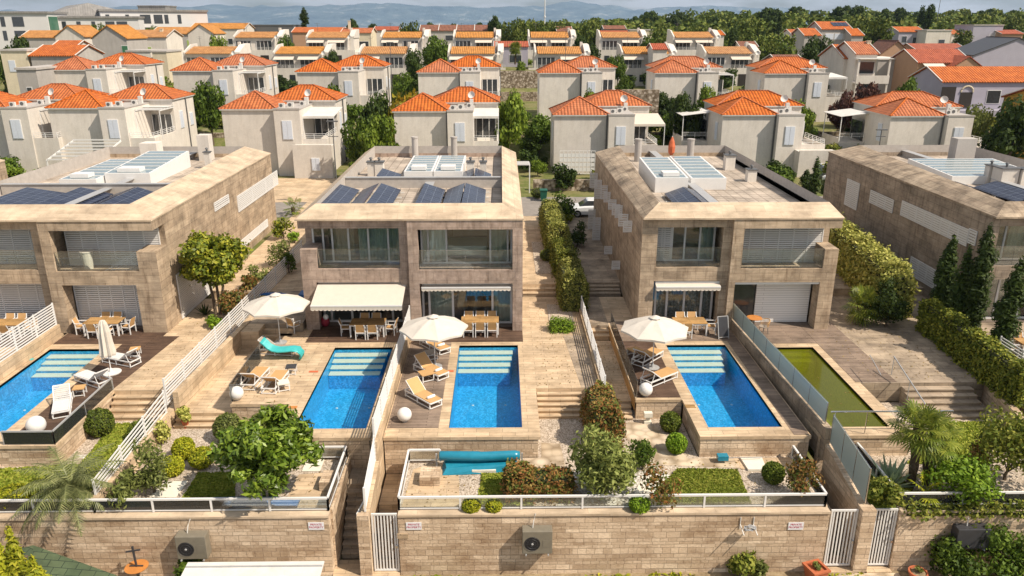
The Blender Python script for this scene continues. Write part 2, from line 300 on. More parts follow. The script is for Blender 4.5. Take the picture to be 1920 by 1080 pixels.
# ---------------------------------------------------------------- mesh helpers
class MB:
    def __init__(s): s.v = []; s.f = []
    def add(s, vs, fs):
        k = len(s.v); s.v += [tuple(v) for v in vs]; s.f += [tuple(i + k for i in f) for f in fs]; return s
    def box(s, x0, y0, z0, x1, y1, z1):
        if x0 > x1: x0, x1 = x1, x0
        if y0 > y1: y0, y1 = y1, y0
        if z0 > z1: z0, z1 = z1, z0
        return s.add([(x0, y0, z0), (x1, y0, z0), (x1, y1, z0), (x0, y1, z0), (x0, y0, z1), (x1, y0, z1), (x1, y1, z1), (x0, y1, z1)],
                     [(0, 3, 2, 1), (4, 5, 6, 7), (0, 1, 5, 4), (1, 2, 6, 5), (2, 3, 7, 6), (3, 0, 4, 7)])
    def quad(s, *p): return s.add(p, [tuple(range(len(p)))])
    def prism(s, poly, z0, z1):
        n = len(poly); a = [(p[0], p[1], z0) for p in poly]; b = [(p[0], p[1], z1) for p in poly]
        return s.add(a + b, [tuple(reversed(range(n))), tuple(range(n, 2 * n))] + [(i, (i + 1) % n, n + (i + 1) % n, n + i) for i in range(n)])
    def hexa(s, a, b):   # two quads (4 pts each) joined
        return s.add(list(a) + list(b), [(3, 2, 1, 0), (4, 5, 6, 7), (0, 1, 5, 4), (1, 2, 6, 5), (2, 3, 7, 6), (3, 0, 4, 7)])
    def beam(s, p, q, w=.04, h=None):
        h = h or w; p = Vector(p); q = Vector(q); d = (q - p)
        if d.length < 1e-6: return s
        d.normalize(); up = Vector((0, 0, 1)) if abs(d.z) < .95 else Vector((0, 1, 0))
        a = d.cross(up).normalized() * w / 2; b = a.cross(d).normalized() * h / 2
        f = lambda c: [c - a - b, c + a - b, c + a + b, c - a + b]
        return s.hexa(f(p), f(q))
    def tube(s, pts, r, n=7, cap=True):
        pts = [Vector(p) for p in pts]; rs = r if isinstance(r, (list, tuple)) else [r] * len(pts); k0 = len(s.v)
        for i, p in enumerate(pts):
            d = (pts[min(i + 1, len(pts) - 1)] - pts[max(i - 1, 0)]).normalized()
            up = Vector((0, 0, 1)) if abs(d.z) < .9 else Vector((0, 1, 0)); a = d.cross(up).normalized(); b = a.cross(d)
            for j in range(n):
                t = 2 * math.pi * j / n; s.v.append(tuple(p + (a * math.cos(t) + b * math.sin(t)) * rs[i]))
        for i in range(len(pts) - 1):
            for j in range(n):
                s.f.append((k0 + i * n + j, k0 + i * n + (j + 1) % n, k0 + (i + 1) * n + (j + 1) % n, k0 + (i + 1) * n + j))
        if cap: s.f.append(tuple(k0 + j for j in reversed(range(n)))); s.f.append(tuple(k0 + (len(pts) - 1) * n + j for j in range(n)))
        return s
    def lathe(s, c, prof, n=16):
        c = Vector(c); k0 = len(s.v)
        for r, z in prof:
            for j in range(n):
                t = 2 * math.pi * j / n; s.v.append((c.x + r * math.cos(t), c.y + r * math.sin(t), c.z + z))
        for i in range(len(prof) - 1):
            for j in range(n):
                s.f.append((k0 + i * n + j, k0 + i * n + (j + 1) % n, k0 + (i + 1) * n + (j + 1) % n, k0 + (i + 1) * n + j))
        s.f.append(tuple(k0 + j for j in reversed(range(n)))); s.f.append(tuple(k0 + (len(prof) - 1) * n + j for j in range(n)))
        return s
    def sphere(s, c, r, n=14, sx=1, sy=1, sz=1):
        k0 = len(s.v); m = n // 2
        for i in range(m + 1):
            a = math.pi * i / m
            for j in range(n):
                t = 2 * math.pi * j / n
                s.v.append((c[0] + r * sx * math.sin(a) * math.cos(t), c[1] + r * sy * math.sin(a) * math.sin(t), c[2] + r * sz * math.cos(a)))
        for i in range(m):
            for j in range(n): s.f.append((k0 + i * n + j, k0 + (i + 1) * n + j, k0 + (i + 1) * n + (j + 1) % n, k0 + i * n + (j + 1) % n))
        return s
    def build(s, name, m, parent=None, smooth=False, world=False, label=None, bevel=0):
        if world and parent is not None:
            r = parent
            while r.parent: r = r.parent
            o0 = r.location; vs = [(v[0] - o0.x, v[1] - o0.y, v[2] - o0.z) for v in s.v]
        else: vs = s.v
        me = bpy.data.meshes.new(name); me.from_pydata(vs, [], s.f); me.update()
        uv = me.uv_layers.new(name='uv'); n = len(me.loops); dat = np.zeros((n, 2), np.float32)
        co = np.array(vs, np.float32) if world is False or parent is None else np.array(s.v, np.float32)
        for p in me.polygons:
            nn = p.normal
            if abs(nn.z) > .97: ua = Vector((1, 0, 0)); va = Vector((0, 1, 0))
            else: ua = Vector((0, 0, 1)).cross(nn).normalized(); va = nn.cross(ua)
            for li in p.loop_indices:
                c = co[me.loops[li].vertex_index]; dat[li] = (c[0] * ua.x + c[1] * ua.y + c[2] * ua.z, c[0] * va.x + c[1] * va.y + c[2] * va.z)
        uv.data.foreach_set('uv', dat.ravel())
        if smooth: me.polygons.foreach_set('use_smooth', [True] * len(me.polygons))
        o = bpy.data.objects.new(name, me); COL.objects.link(o); me.materials.append(M[m] if isinstance(m, str) else m)
        if parent is not None: o.parent = parent
        if label: o['label'] = label
        if bevel:
            b = o.modifiers.new('bevel', 'BEVEL'); b.width = bevel; b.segments = 2; b.limit_method = 'ANGLE'
        return o
def thing(name, label, cat, loc=(0, 0, 0), rz=0, group=None):
    o = bpy.data.objects.new(name, None); COL.objects.link(o); o.location = loc; o.rotation_euler = (0, 0, rz)
    o['label'] = label; o['category'] = cat; o.empty_display_size = .3
    if group: o['group'] = group
    return o
def tag(o, label, cat, group=None):
    o['label'] = label; o['category'] = cat
    if group: o['group'] = group
    return o
def struct(o, kind='structure'): o['kind'] = kind; return o
KC = {}
def dup(r, loc, rz=0, label=None, group=None, sc=None):
    def cp(o, par):
        c = o.copy(); COL.objects.link(c)
        if par is not None: c.parent = par
        for ch in list(KIDS.get(o.name, ())): cp(ch, c)
        return c
    KIDS = KC.get(r.name)
    if KIDS is None:
        KIDS = KC[r.name] = {}
        for o in r.children_recursive: KIDS.setdefault(o.parent.name, []).append(o)
    c = cp(r, None); c.location = loc; c.rotation_euler = (0, 0, rz)
    if label: c['label'] = label
    if group: c['group'] = group
    if sc: c.scale = sc if isinstance(sc, (tuple, list)) else (sc,) * 3
    return c
RNG = np.random.default_rng(7); random.seed(5)
def leafmesh(name, C, Nn, s, asp=1.7):
    """many single leaf quads: centres C, outward directions Nn, sizes s"""
    n = len(C); Nn = Nn + RNG.normal(0, .55, (n, 3)); Nn /= np.linalg.norm(Nn, axis=1)[:, None] + 1e-9
    a = RNG.normal(0, 1, (n, 3)); a = np.cross(Nn, a); a /= np.linalg.norm(a, axis=1)[:, None] + 1e-9; b = np.cross(Nn, a)
    s = (s * RNG.uniform(.65, 1.3, n))[:, None]; a = a * s * .5 * asp; b = b * s * .5
    V = np.stack([C - a, C - b * 1.0, C + a, C + b * 1.0], 1).reshape(-1, 3).astype(np.float32)
    me = bpy.data.meshes.new(name); me.vertices.add(4 * n); me.vertices.foreach_set('co', V.ravel())
    me.loops.add(4 * n); me.loops.foreach_set('vertex_index', np.arange(4 * n, dtype=np.int32))
    me.polygons.add(n); me.polygons.foreach_set('loop_start', np.arange(0, 4 * n, 4, dtype=np.int32)); me.polygons.foreach_set('loop_total', np.full(n, 4, np.int32))
    me.update(calc_edges=True); return me
def lobj(name, me, m, parent=None):
    o = bpy.data.objects.new(name, me); COL.objects.link(o); me.materials.append(M[m]); o.parent = parent; return o
def blobs_pts(bl, n, lo=.55):
    """bl: list of (cx,cy,cz,rx,ry,rz); leaves spread in each blob's outer shell"""
    w = np.array([b[3] * b[4] + b[4] * b[5] for b in bl]); w = w / w.sum(); k = RNG.choice(len(bl), n, p=w); B = np.array(bl)[k]
    d = RNG.normal(0, 1, (n, 3)); d /= np.linalg.norm(d, axis=1)[:, None]; r = RNG.uniform(lo, 1.03, (n, 1)) ** .7
    return B[:, :3] + d * r * B[:, 3:], d / B[:, 3:] * B[:, 3:].mean(1)[:, None]
def crown_blobs(n, rx, ry, rz, cz, br=.42, seed=0, flat=.0):
    rn = np.random.default_rng(seed); out = []
    for i in range(n):
        d = rn.normal(0, 1, 3); d /= np.linalg.norm(d); r = rn.uniform(.45, .82); k = rn.uniform(.7, 1.25) * br
        z = d[2] * rz * r
        if z < -rz * .5: z *= .6
        out.append((d[0] * rx * r, d[1] * ry * r, cz + z, rx * k, ry * k, rz * k * (1 - flat)))
    return out
# ================================================================ terrain
def TZ(x, y):
    if y < 47.65: return -3.65
    ys = [47.65, 47.75, 97, 103, 141, 146, 171, 177, 205, 260, 420, 700, 1100, 2500]
    c = [-3.65, .45, .45, 3.1, 3.4, 4.9, 5.2, 7.2, 7.6, 8.5, 7.0, 0, -13, -19]
    r = [-3.65, .45, .45, 3.1, 3.4, 4.9, 5.2, 7.2, 8.5, 9.8, 15.0, 14, -6, -19]
    l = [-3.65, .45, .45, 3.1, 3.4, 4.9, 5.2, 7.2, 9.0, 12.0, 9.0, -2, -14, -19]
    a = np.interp(y, ys, c); b = np.interp(y, ys, r); d = np.interp(y, ys, l)
    if x > 0: t = min(1, x / 110.0); return float(a + (b - a) * t)
    t = min(1, max(0, (-x - 45) / 70.0)); return float(a + (d - a) * t)
xs = sorted(set([-6000, -3000, -1500, -800, -500, -350] + list(range(-260, 261, 20)) + [350, 500, 800, 1500, 3000, 6000]))
ys = [-60, 0, 20, 47.6, 47.65, 47.75, 60, 80, 97, 100, 103, 120, 141, 146, 160, 171, 177, 190, 205, 230, 260, 300, 350, 420, 500, 600, 700, 850, 1100, 1600, 2500]
mb = MB(); mb.v = [(x, y, TZ(x, y)) for y in ys for x in xs]; nx = len(xs)
mb.f = [(j * nx + i, j * nx + i + 1, (j + 1) * nx + i + 1, (j + 1) * nx + i) for j in range(len(ys) - 1) for i in range(nx - 1)]
M['groundmix'] = ground('dry_ground', [(.3, (.08, .10, .02)), (.45, (.20, .18, .08)), (.55, (.10, .125, .028)), (.66, (.30, .25, .16)), (.8, (.12, .14, .03))], .22, 12, .6)
struct(mb.build('ground', 'groundmix'))
struct(MB().quad((-16000, 900, -15), (16000, 900, -15), (16000, 13000, -15), (-16000, 13000, -15)).build('sea', 'sea'))
# far mountains, a ridge with real depth
nxm, nym = 260, 26; xsM = np.linspace(-9500, 9500, nxm); V = []
from mathutils import noise as mno
for j in range(nym):
    v = j / (nym - 1)
    for i, x in enumerate(xsM):
        u = x / 9500
        base = 215 + 70 * mno.noise((x / 2600, 3.3, 0)) + 36 * math.sin(u * 5 + 1.2)
        base *= 1 - .35 * max(0, u - .25)
        h = math.sin(min(1, v * 1.15) * math.pi / 2) ** .8 if v < .87 else 1 - (v - .87) * 2
        k = mno.fractal((x / 900, v * 3.2, 1.7), .9, 2.1, 6) * 90 * (.3 + h * .6)
        V.append((x, 8600 + v * 2300, -16 + h * base + k * min(1, v * 5)))
mb = MB(); mb.v = V; mb.f = [(j * nxm + i, j * nxm + i + 1, (j + 1) * nxm + i + 1, (j + 1) * nxm + i) for j in range(nym - 1) for i in range(nxm - 1)]
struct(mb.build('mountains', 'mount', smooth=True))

# ================================================================ levels in front: terraces, pools, gardens
def sheet(name, m, pts, z, kind='structure', label=None):
    o = MB().quad(*[(p[0], p[1], z) for p in pts]).build(name, m)
    if kind: o['kind'] = kind
    return o
def rect(x0, x1, y0, y1): return [(x0, y0), (x1, y0), (x1, y1), (x0, y1)]
def slab(name, x0, x1, y0, y1, z0, z1, m, hole=None):
    if hole is None:
        mb = MB().box(x0, y0, z0, x1, y1, z1)
    else:
        a, b, c, d = hole; mb = MB()
        O = [(x0, y0), (x1, y0), (x1, y1), (x0, y1)]; I = [(a, c), (b, c), (b, d), (a, d)]
        vs = [(p[0], p[1], z) for z in (z0, z1) for p in O + I]
        fs = []
        for i in range(4):
            j = (i + 1) % 4
            fs += [(8 + i, 8 + j, 12 + j, 12 + i), (i, 4 + i, 4 + j, j), (i, j, 8 + j, 8 + i), (4 + j, 4 + i, 12 + i, 12 + j)]
        mb.add(vs, fs)
    return struct(mb.build(name, m))
def retaining(label, pts, z0, z1, th=.3, m='ashlar', cat='stone wall', name='retaining_wall', group=None):
    mb = MB()
    for k_, (a, b) in enumerate(zip(pts[:-1], pts[1:])):
        a = Vector((a[0], a[1], 0)); b = Vector((b[0], b[1], 0)); d = (b - a).normalized(); n = Vector((-d.y, d.x, 0)) * th
        if k_: a = a + d * (th + .001)
        mb.prism([tuple(a)[:2], tuple(b)[:2], tuple(b + n)[:2], tuple(a + n)[:2]], z0, z1)
    return tag(mb.build(name, m), label, cat, group)
def pool(x0, x1, y0, y1, label, watermat='water', tile='pool_tile', nst=4, water=-.13, group='swimming pools'):
    t = thing('swimming_pool', label, 'swimming pool', ((x0 + x1) / 2, (y0 + y1) / 2, 0), 0, group)
    d = -1.45; mb = MB()
    mb.quad((x0, y0, d), (x1, y0, d), (x1, y1, d), (x0, y1, d))
    e = .0
    mb.quad((x0, y0, d), (x0, y1, d), (x0, y1, -.02), (x0, y0, -.02)); mb.quad((x1, y1, d), (x1, y0, d), (x1, y0, -.02), (x1, y1, -.02))
    mb.quad((x1, y0, d), (x0, y0, d), (x0, y0, -.02), (x1, y0, -.02)); mb.quad((x0, y1, d), (x1, y1, d), (x1, y1, -.02), (x0, y1, -.02))
    mb.build('basin', tile, t, world=True)
    sx = .28 if nst > 3 else .1
    for i in range(nst):
        yb = y1 - .02 - .5 * (i + 1); zt = water - .03 - .13 * (i + 1)
        MB().box(x0 + .02, yb, d + .01, x1 - sx - .06 * i, yb + .48, zt - .03).build('step_base', tile, t, world=True); MB().box(x0 + .02, yb - .01, zt - .028, x1 - sx - .06 * i, yb + .47, zt).build('step', 'pool_step' if watermat == 'water' else 'pool_tile_g', t, world=True)
    for xx in (x0 + (x1 - x0) * .27, x0 + (x1 - x0) * .78): MB().lathe((xx, y1 - 4.2, d + .01), [(.06, 0), (.06, .02), (.0, .025)], 10).build('floor_light', 'globe', t, world=True)
    w = MB(); nx_, ny_ = 2, 2
    w.quad((x0 + .002, y0 + .002, water), (x1 - .002, y0 + .002, water), (x1 - .002, y1 - .002, water), (x0 + .002, y1 - .002, water)).build('water_surface', watermat, t, world=True)
    return t
# pools
pool(-24.1, -21.15, 29.45, 38.3, 'blue pool at the far left beside the white slatted loungers')
pool(-8.95, -5.85, 29.5, 38.3, 'blue pool left of the central white slatted fence')
pool(-2.3, .85, 29.5, 38.5, 'blue pool in the middle, right of the three tan loungers')
pool(8.85, 12.05, 29.4, 38.4, 'blue pool with sun glitter beside the frosted glass fence')
pool(13.85, 16.66, 29.35, 38.0, 'neglected pool filled with murky green water', 'water_g', 'pool_tile_g', 2)
# terrace tops (0.14 m stone slabs with the pools cut out)
TB = -.14
slab('terrace', -24.35, -18.35, 28.25, 46.2, TB, 0, 'paving', (-24.1, -21.15, 29.45, 38.3))
slab('terrace', -18.35, -14.9, 33.3, 46.2, -1.0, 0, 'paving')
slab('terrace', -40, -24.6, 28.2, 46.2, TB, 0, 'paving')
slab('terrace', -12.4, -9.72, 31.8, 46.2, TB, 0, 'paving')
slab('terrace', -9.72, -5.55, 28.72, 46.2, TB, 0, 'paving', (-8.95, -5.85, 29.5, 38.3))
slab('terrace', -5.0, 1.6, 28.7, 46.2, TB, 0, 'paving', (-2.3, .85, 29.5, 38.5))
slab('terrace', 1.6, 4.62, 33.25, 46.2, -1.0, 0, 'paving')
slab('terrace', 6.15, 8.3, 32.0, 46.2, TB, 0, 'paving')
slab('terrace', 8.3, 13.0, 28.6, 46.2, TB, 0, 'paving', (8.85, 12.05, 29.4, 38.4))
slab('terrace', 13.35, 17.3, 28.6, 46.2, TB, 0, 'paving', (13.85, 16.66, 29.35, 38.0))
slab('terrace', 17.3, 24.1, 33.6, 46.2, -1.0, 0, 'paving_old')
slab('terrace', 24.1, 60, 30, 46.2, -1.0, 0, 'paving_old')
# gardens (1 m lower) and the strip in front of the long wall
for a in ((-60, -15.35, 24.95, 28.4, -1), (-18.45, -15.35, 28.401, 33.2, -1), (-15.05, -6.5, 24.95, 28.8, -1), (-15.05, -9.6, 28.801, 31.9, -1), (-3.95, 12.3, 24.95, 28.65, -1), (1.5, 8.3, 28.651, 33.2, -1), (14.95, 60, 24.95, 28.7, -1), (17.2, 60, 28.701, 33.5, -1)):
    slab('garden', a[0], a[1], a[2], a[3], -3.7, a[4], 'gravel')
# alleys
slab('alley', -15.0, -12.4, 31.95, 39.4, -.9, -.5, 'paving')
slab('alley', 4.9, 6.15, 32.9, 40.2, -.9, -.5, 'paving')
slab('alley', 4.9, 6.15, 41.3, 46.2, -.9, -.0, 'paving_old')
slab('alley', -5.55, -5.02, 28.72, 46.2, -.6, -.08, 'paving_old')
slab('alley', -6.4, -5.3, 27.6, 28.72, -3.6, -1.5, 'paving_old')
slab('alley', -4.95, -4.0, 26.5, 28.7, -3.6, -1.75, 'paving')
slab('alley', 12.35, 13.1, 25.6, 28.6, -3.6, -1.9, 'paving_old')
slab('alley', 13.6, 14.9, 25.6, 28.6, -3.6, -1.9, 'paving_old')
sheet('road', 'soil', rect(-60, 60, 5, 24.9), -3.63)
def stairs(x0, x1, ytop, ybot, ztop, zbot, n, m='paving', label='', group='stone steps'):
    mb = MB(); dy = (ytop - ybot) / n; dz = (ztop - zbot) / n
    for i in range(n - 1 if n > 1 else 1):
        y1 = ytop - dy * i; z = ztop - dz * (i + 1)
        mb.box(x0, y1 - dy, zbot - .2, x1, y1 + .0, z - .05); mb.box(x0 - .01, y1 - dy - .04, z - .05, x1 + .01, y1 - .003, z)
    return tag(mb.build('steps', m), label, 'steps', group)
stairs(-18.3, -15.25, 33.28, 31.9, 0, -1, 5, label='wide stone steps down to the lawn at far left')
stairs(1.65, 3.75, 33.22, 31.85, 0, -1, 6, label='stone steps down to the gravel beside the middle pool')
stairs(-14.9, -12.9, 31.93, 31.1, -.5, -1, 3, label='three low stone steps beside the potted yellow plant')
stairs(-13.3, -11.7, 40.6, 39.4, .5, -.5, 4, label='stone steps behind the left open parasol')
stairs(4.92, 6.1, 41.28, 40.2, 0, -.5, 3, label='stone steps in the alley left of the right parasol')
stairs(4.95, 6.05, 32.85, 31.6, -.5, -1.02, 4, label='stone steps at the lower end of the narrow alley')
stairs(19.3, 22.6, 33.58, 31.4, 0, -1, 6, 'paving_old', label='broad stone steps with steel handrail at the right')
stairs(1.35, 3.69, 47.3, 46.1, .5, 0, 3, label='stone steps beside the middle villa, left of the hedge')
stairs(5.0, 7.6, 47.6, 46.2, .5, 0, 4, 'paving_old', label='shaded stone steps between hedge and right-hand villa')
stairs(-6.35, -5.35, 27.6, 25.3, -1.5, -3.55, 9, 'paving_old', label='narrow stairway down to the open gate')
stairs(-4.95, -4.0, 26.5, 25.4, -1.75, -3.55, 6, label='stairway behind the central barred gate')
slab('path', -18.3, -11.5, 46.2, 72, -1, .5, 'paving')
slab('path', 1.3, 3.7, 47.3, 66, -1, .5, 'paving')
slab('path', 4.6, 7.7, 47.6, 66, -1, .5, 'paving_old')
slab('path', 18.9, 27, 46.2, 66, -1, .5, 'paving_old')
slab('path', -14.6, -11.2, 40.6, 46.2, -1, .5, 'paving_old'); slab('path', -14.6, -13.31, 39.41, 40.59, -1, .49, 'paving')
slab('path', -12.41, -11.7, 39.3, 40.6, -1, -.01, 'paving')
struct(MB().box(3.7, 46.3, -1, 4.6, 66, .47).build('planting_bed', 'gravel'))
struct(MB().box(2.75, 41.5, .004, 4.2, 44.8, .03).build('planting_bed', 'gravel'))
struct(MB().box(2.3, 49.5, .505, 3.6, 57.5, .53).build('planting_bed', 'gravel'))
slab('street', -50, 60, 66, 74, .38, .47, 'asphalt')
slab('street', -34, -10, 72, 84, .38, .49, 'paving')
# retaining walls
retaining('ashlar wall under the far left pool terrace', [(-24.3, 28.3), (-18.4, 28.3), (-18.4, 33.2)], -1, TB - .003)
retaining('short ashlar wall under the left lounger platform', [(-12.35, 31.83), (-9.75, 31.83)], -1, TB - .003)
retaining('ashlar wall under the pool left of centre', [(-9.67, 31.8), (-9.67, 28.76), (-5.6, 28.76)], -1.6, TB - .003)
retaining('tall ashlar wall behind the turquoise pool cover roll', [(-4.97, 28.74), (1.5, 28.74), (1.5, 33.2)], -1.8, TB - .003)
retaining('ashlar wall under the lounger platform with white box', [(6.2, 32.03), (8.3, 32.03)], -1, TB - .003)
retaining('ashlar wall under the pool beside the glass fence', [(8.35, 31.9), (8.35, 28.65), (12.95, 28.65)], -1.05, TB - .003)
retaining('ashlar wall under the green pool', [(13.4, 28.65), (17.25, 28.65)], -1.9, TB - .003)
retaining('low stone wall along the right edge of the green pool steps', [(22.7, 28.5), (23.6, 33.5)], -1, .1)
MB_ = MB().box(6.12, 32.1, -.6, 6.15, 41.2, .0); tag(MB_.build('retaining_wall', 'teak'), 'timber-clad side of the deck along the narrow alley', 'wall')
# decks
DZ = .012
struct(MB().box(-24.3, 38.95, 0.001, -18.8, 41.9, DZ).build('deck', 'deck'))
struct(MB().prism([(-20.55, 28.4), (-18.45, 28.4), (-18.45, 33.6), (-17.9, 40.0), (-18.8, 40.0), (-18.8, 38.94), (-20.55, 38.94)], .001, DZ).build('deck', 'deck'))
struct(MB().box(-40, 38.6, .001, -24.7, 41.9, DZ).build('deck', 'deck'))
struct(MB().box(-10.7, 39.0, .001, -5.57, 41.9, DZ).build('deck', 'deck'))
struct(MB().box(-4.95, 38.95, .001, 1.15, 41.9, DZ).build('deck', 'deck'))
struct(MB().box(-4.95, 29.5, .001, -2.75, 38.94, DZ).build('deck', 'deck_old'))
struct(MB().box(6.25, 38.9, .001, 12.3, 41.9, DZ).build('deck', 'deck_old'))
struct(MB().box(6.25, 32.2, .001, 8.28, 38.89, DZ).build('deck', 'deck'))
struct(MB().box(12.3, 28.7, .001, 12.95, 41.9, DZ).build('deck', 'deck_old'))
struct(MB().box(17.1, 33.7, .001, 19.1, 41.9, DZ).build('deck', 'deck_old'))
struct(MB().box(13.4, 38.5, .001, 17.09, 41.9, DZ).build('deck', 'deck_old'))
# side of path right of middle pool: darker stone strip
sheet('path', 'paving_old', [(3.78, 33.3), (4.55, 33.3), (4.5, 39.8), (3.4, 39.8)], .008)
# lawns and beds in the gardens
def lawn(pts, z=-.985, n=2600):
    o = struct(MB().prism(pts, -.999, z).build('lawn', 'grass'), 'stuff')
    P2 = np.array(pts); lo = P2.min(0); hi = P2.max(0); a = RNG.uniform(lo, hi, (n * 3, 2)); ok = []
    for p in a:
        c = False; j = len(pts) - 1
        for i in range(len(pts)):
            if (pts[i][1] > p[1]) != (pts[j][1] > p[1]) and p[0] < (pts[j][0] - pts[i][0]) * (p[1] - pts[i][1]) / (pts[j][1] - pts[i][1]) + pts[i][0]: c = not c
            j = i
        if c: ok.append(p)
    A = np.array(ok); C = np.c_[A, np.full(len(A), z + .03)]
    me = leafmesh('grass', C, np.tile((.0, -.5, .2), (len(C), 1)), .085, 1.6); g = lobj('grass', me, 'lf_grass'); g['kind'] = 'stuff'
M['lf_grass'] = leafm('leaf_grass', [(.08, .11, .015), (.16, .21, .03), (.30, .30, .08)], .7, .2)
lawn([P(0, 880, -1)[:2], P(150, 872, -1)[:2], P(215, 795, -1)[:2], P(300, 795, -1)[:2], P(225, 870, -1)[:2], (-16.3, 25.2), (-24, 25.2)], n=9000)
lawn([P(372, 888, -1)[:2], P(440, 888, -1)[:2], P(440, 940, -1)[:2], P(340, 940, -1)[:2]], n=1500)
lawn([P(905, 884, -1)[:2], P(1000, 880, -1)[:2], P(1000, 955, -1)[:2], P(893, 955, -1)[:2]], n=1500)
lawn([P(1270, 880, -1)[:2], P(1382, 882, -1)[:2], P(1412, 955, -1)[:2], P(1200, 955, -1)[:2]], n=4500)
lawn([P(1600, 895, -1)[:2], P(1680, 880, -1)[:2], P(1730, 956, -1)[:2], P(1625, 956, -1)[:2]], n=1500)
lawn([P(1760, 792, -1)[:2], P(1850, 792, -1)[:2], P(1850, 870, -1)[:2], P(1700, 870, -1)[:2]], n=2500)
def pp(*q): return [P(a, b, -1)[:2] for a, b in q]
sheet('path', 'flag', pp((1180, 790), (1230, 800), (1290, 860), (1380, 858), (1395, 878), (1230, 872), (1160, 810)), -.990)
sheet('path', 'flag', pp((1015, 830), (1050, 832), (1062, 880), (960, 872), (880, 885), (880, 868), (1015, 858)), -.990)
sheet('path', 'flag', pp((395, 812), (470, 800), (525, 850), (505, 865)), -.990)
sheet('path', 'pebble', pp((1065, 880), (1250, 885), (1270, 950), (1040, 955)), -.988)
sheet('path', 'pebble', pp((140, 855), (175, 850), (235, 800), (262, 815), (190, 870)), -.994)
sheet('path', 'paving', pp((818, 868), (860, 868), (862, 952), (752, 955), (775, 880)), -.990)
sheet('path', 'paving', pp((560, 890), (628, 885), (610, 950), (530, 950)), -.990)
sheet('path', 'paving', pp((1375, 860), (1480, 858), (1495, 878), (1390, 880)), -.985)
def cover(q, label, mat_='ivory', grp=None, z0=-.99, z1=-.9):
    pts = [tuple(P(a, b, z1)[:2]) for a, b in q]
    return tag(MB().prism(pts[::-1], z0, z1).build('pit_cover', mat_), label, 'cover', grp)
cover([(1387, 856), (1428, 856), (1438, 880), (1403, 880)], 'flat white cover left of the round shrub')
cover([(886, 866), (928, 866), (930, 882), (885, 882)], 'white raised cover under the turquoise pool roll', z1=-.82)
cover([(1205, 890), (1255, 890), (1262, 925), (1190, 925)], 'white paved slab behind the olive tree', z1=-.96)
cover([(308, 902), (352, 902), (330, 932), (280, 932)], 'white square slab left of the small lawn', z1=-.96)
cover([(575, 861), (608, 861), (600, 883), (566, 883)], 'white slab beside the small fenced stair well', z1=-.96)
# ---- long front wall with its gates
def fwall(x0, x1, label, ret=None):
    t = thing('garden_wall', label, 'stone wall', ((x0 + x1) / 2, 24.8, -3.65), 0, 'front walls of the gardens')
    MB().box(x0, 24.6, -3.7, x1, 24.95, -1.0).build('wall_face', 'ashlar', t, world=True)
    MB().box(x0 - .0, 24.55, -.999, x1 + .0, 25.0, -.91).build('coping', 'coping', t, world=True)
    return t
fwall(-60, -6.5, 'long ashlar front wall left of the narrow stairway')
fwall(-3.92, 12.3, 'long ashlar front wall between the two barred gates')
fwall(14.95, 60, 'ashlar front wall behind the flowering shrubs at right')
tag(MB().box(-6.52, 24.96, -3.7, -6.42, 28.7, -.9).build('garden_wall', 'ashlar'), 'side wall of the left garden along the stairway', 'stone wall')
tag(MB().box(-3.99, 25.0, -3.7, -3.93, 28.6, -1.0).build('garden_wall', 'ashlar'), 'side wall behind the central gate', 'stone wall')
tag(MB().box(12.3, 25.0, -3.7, 12.36, 28.5, -.95).build('garden_wall', 'ashlar'), 'side wall of the garden beside the gate passage', 'stone wall')
tag(MB().box(-15.35, 24.96, -1.0, -15.05, 46, -.3).build('garden_wall', 'paving'), 'low pale wall under the long left slatted fence', 'wall')
tag(MB().prism([(-15.0, 31.95), (-14.75, 31.95), (-13.9, 46), (-14.2, 46)], -.5, .55).build('garden_wall', 'paving'), 'pale plastered wall behind the left sphere lamp', 'wall')
# centre fence wall: high part, lower part
tag(MB().hexa([(-5.3, 24.7, -3.65), (-4.98, 24.7, -3.65), (-4.98, 27.39, -3.65), (-5.3, 27.39, -3.65)], [(-5.3, 24.7, -.87), (-4.98, 24.7, -.87), (-4.98, 27.39, -.3), (-5.3, 27.39, -.3)]).build('garden_wall', 'paving'), 'sloping-lit pale wall right of the narrow stairway', 'wall')
tag(MB().box(-5.25, 27.4, -3.6, -5.03, 40.4, .55).build('garden_wall', 'paving'), 'pale wall under the white fence between the two middle pools', 'wall')
tag(MB().box(-5.42, 24.45, -3.65, -4.98, 24.69, -.85).build('gate_pillar', 'ashlar'), 'ashlar gate pillar left of the central gate', 'pillar')
tag(MB().box(13.45, 24.45, -3.65, 13.98, 24.85, -.8).build('gate_pillar', 'ashlar'), 'ashlar pillar between the two right-hand gates', 'pillar')
tag(MB().hexa([(13.5, 24.86, -3.65), (13.9, 24.86, -3.65), (13.9, 28.3, -3.65), (13.5, 28.3, -3.65)], [(13.5, 24.86, -.85), (13.9, 24.86, -.85), (13.9, 28.3, -.2), (13.5, 28.3, -.2)]).build('garden_wall', 'ashlar'), 'ashlar wall carrying the lower frosted glass panels', 'stone wall')
tag(MB().prism([(12.95, 41), (13.25, 41), (13.72, 28.3), (13.42, 28.3)][::-1], -1.0, .5).build('garden_wall', 'coping_old'), 'stone wall carrying the upper frosted glass panels', 'stone wall')
tag(MB().box(4.64, 31.8, -1, 4.88, 43.5, .22).build('garden_wall', 'paving'), 'pale wall under the slatted fence right of the hedge path', 'wall')
tag(MB().box(-24.6, 28.2, -1, -24.36, 40.0, .75).build('garden_wall', 'paving'), 'pale wall under the far left slatted fence', 'wall')
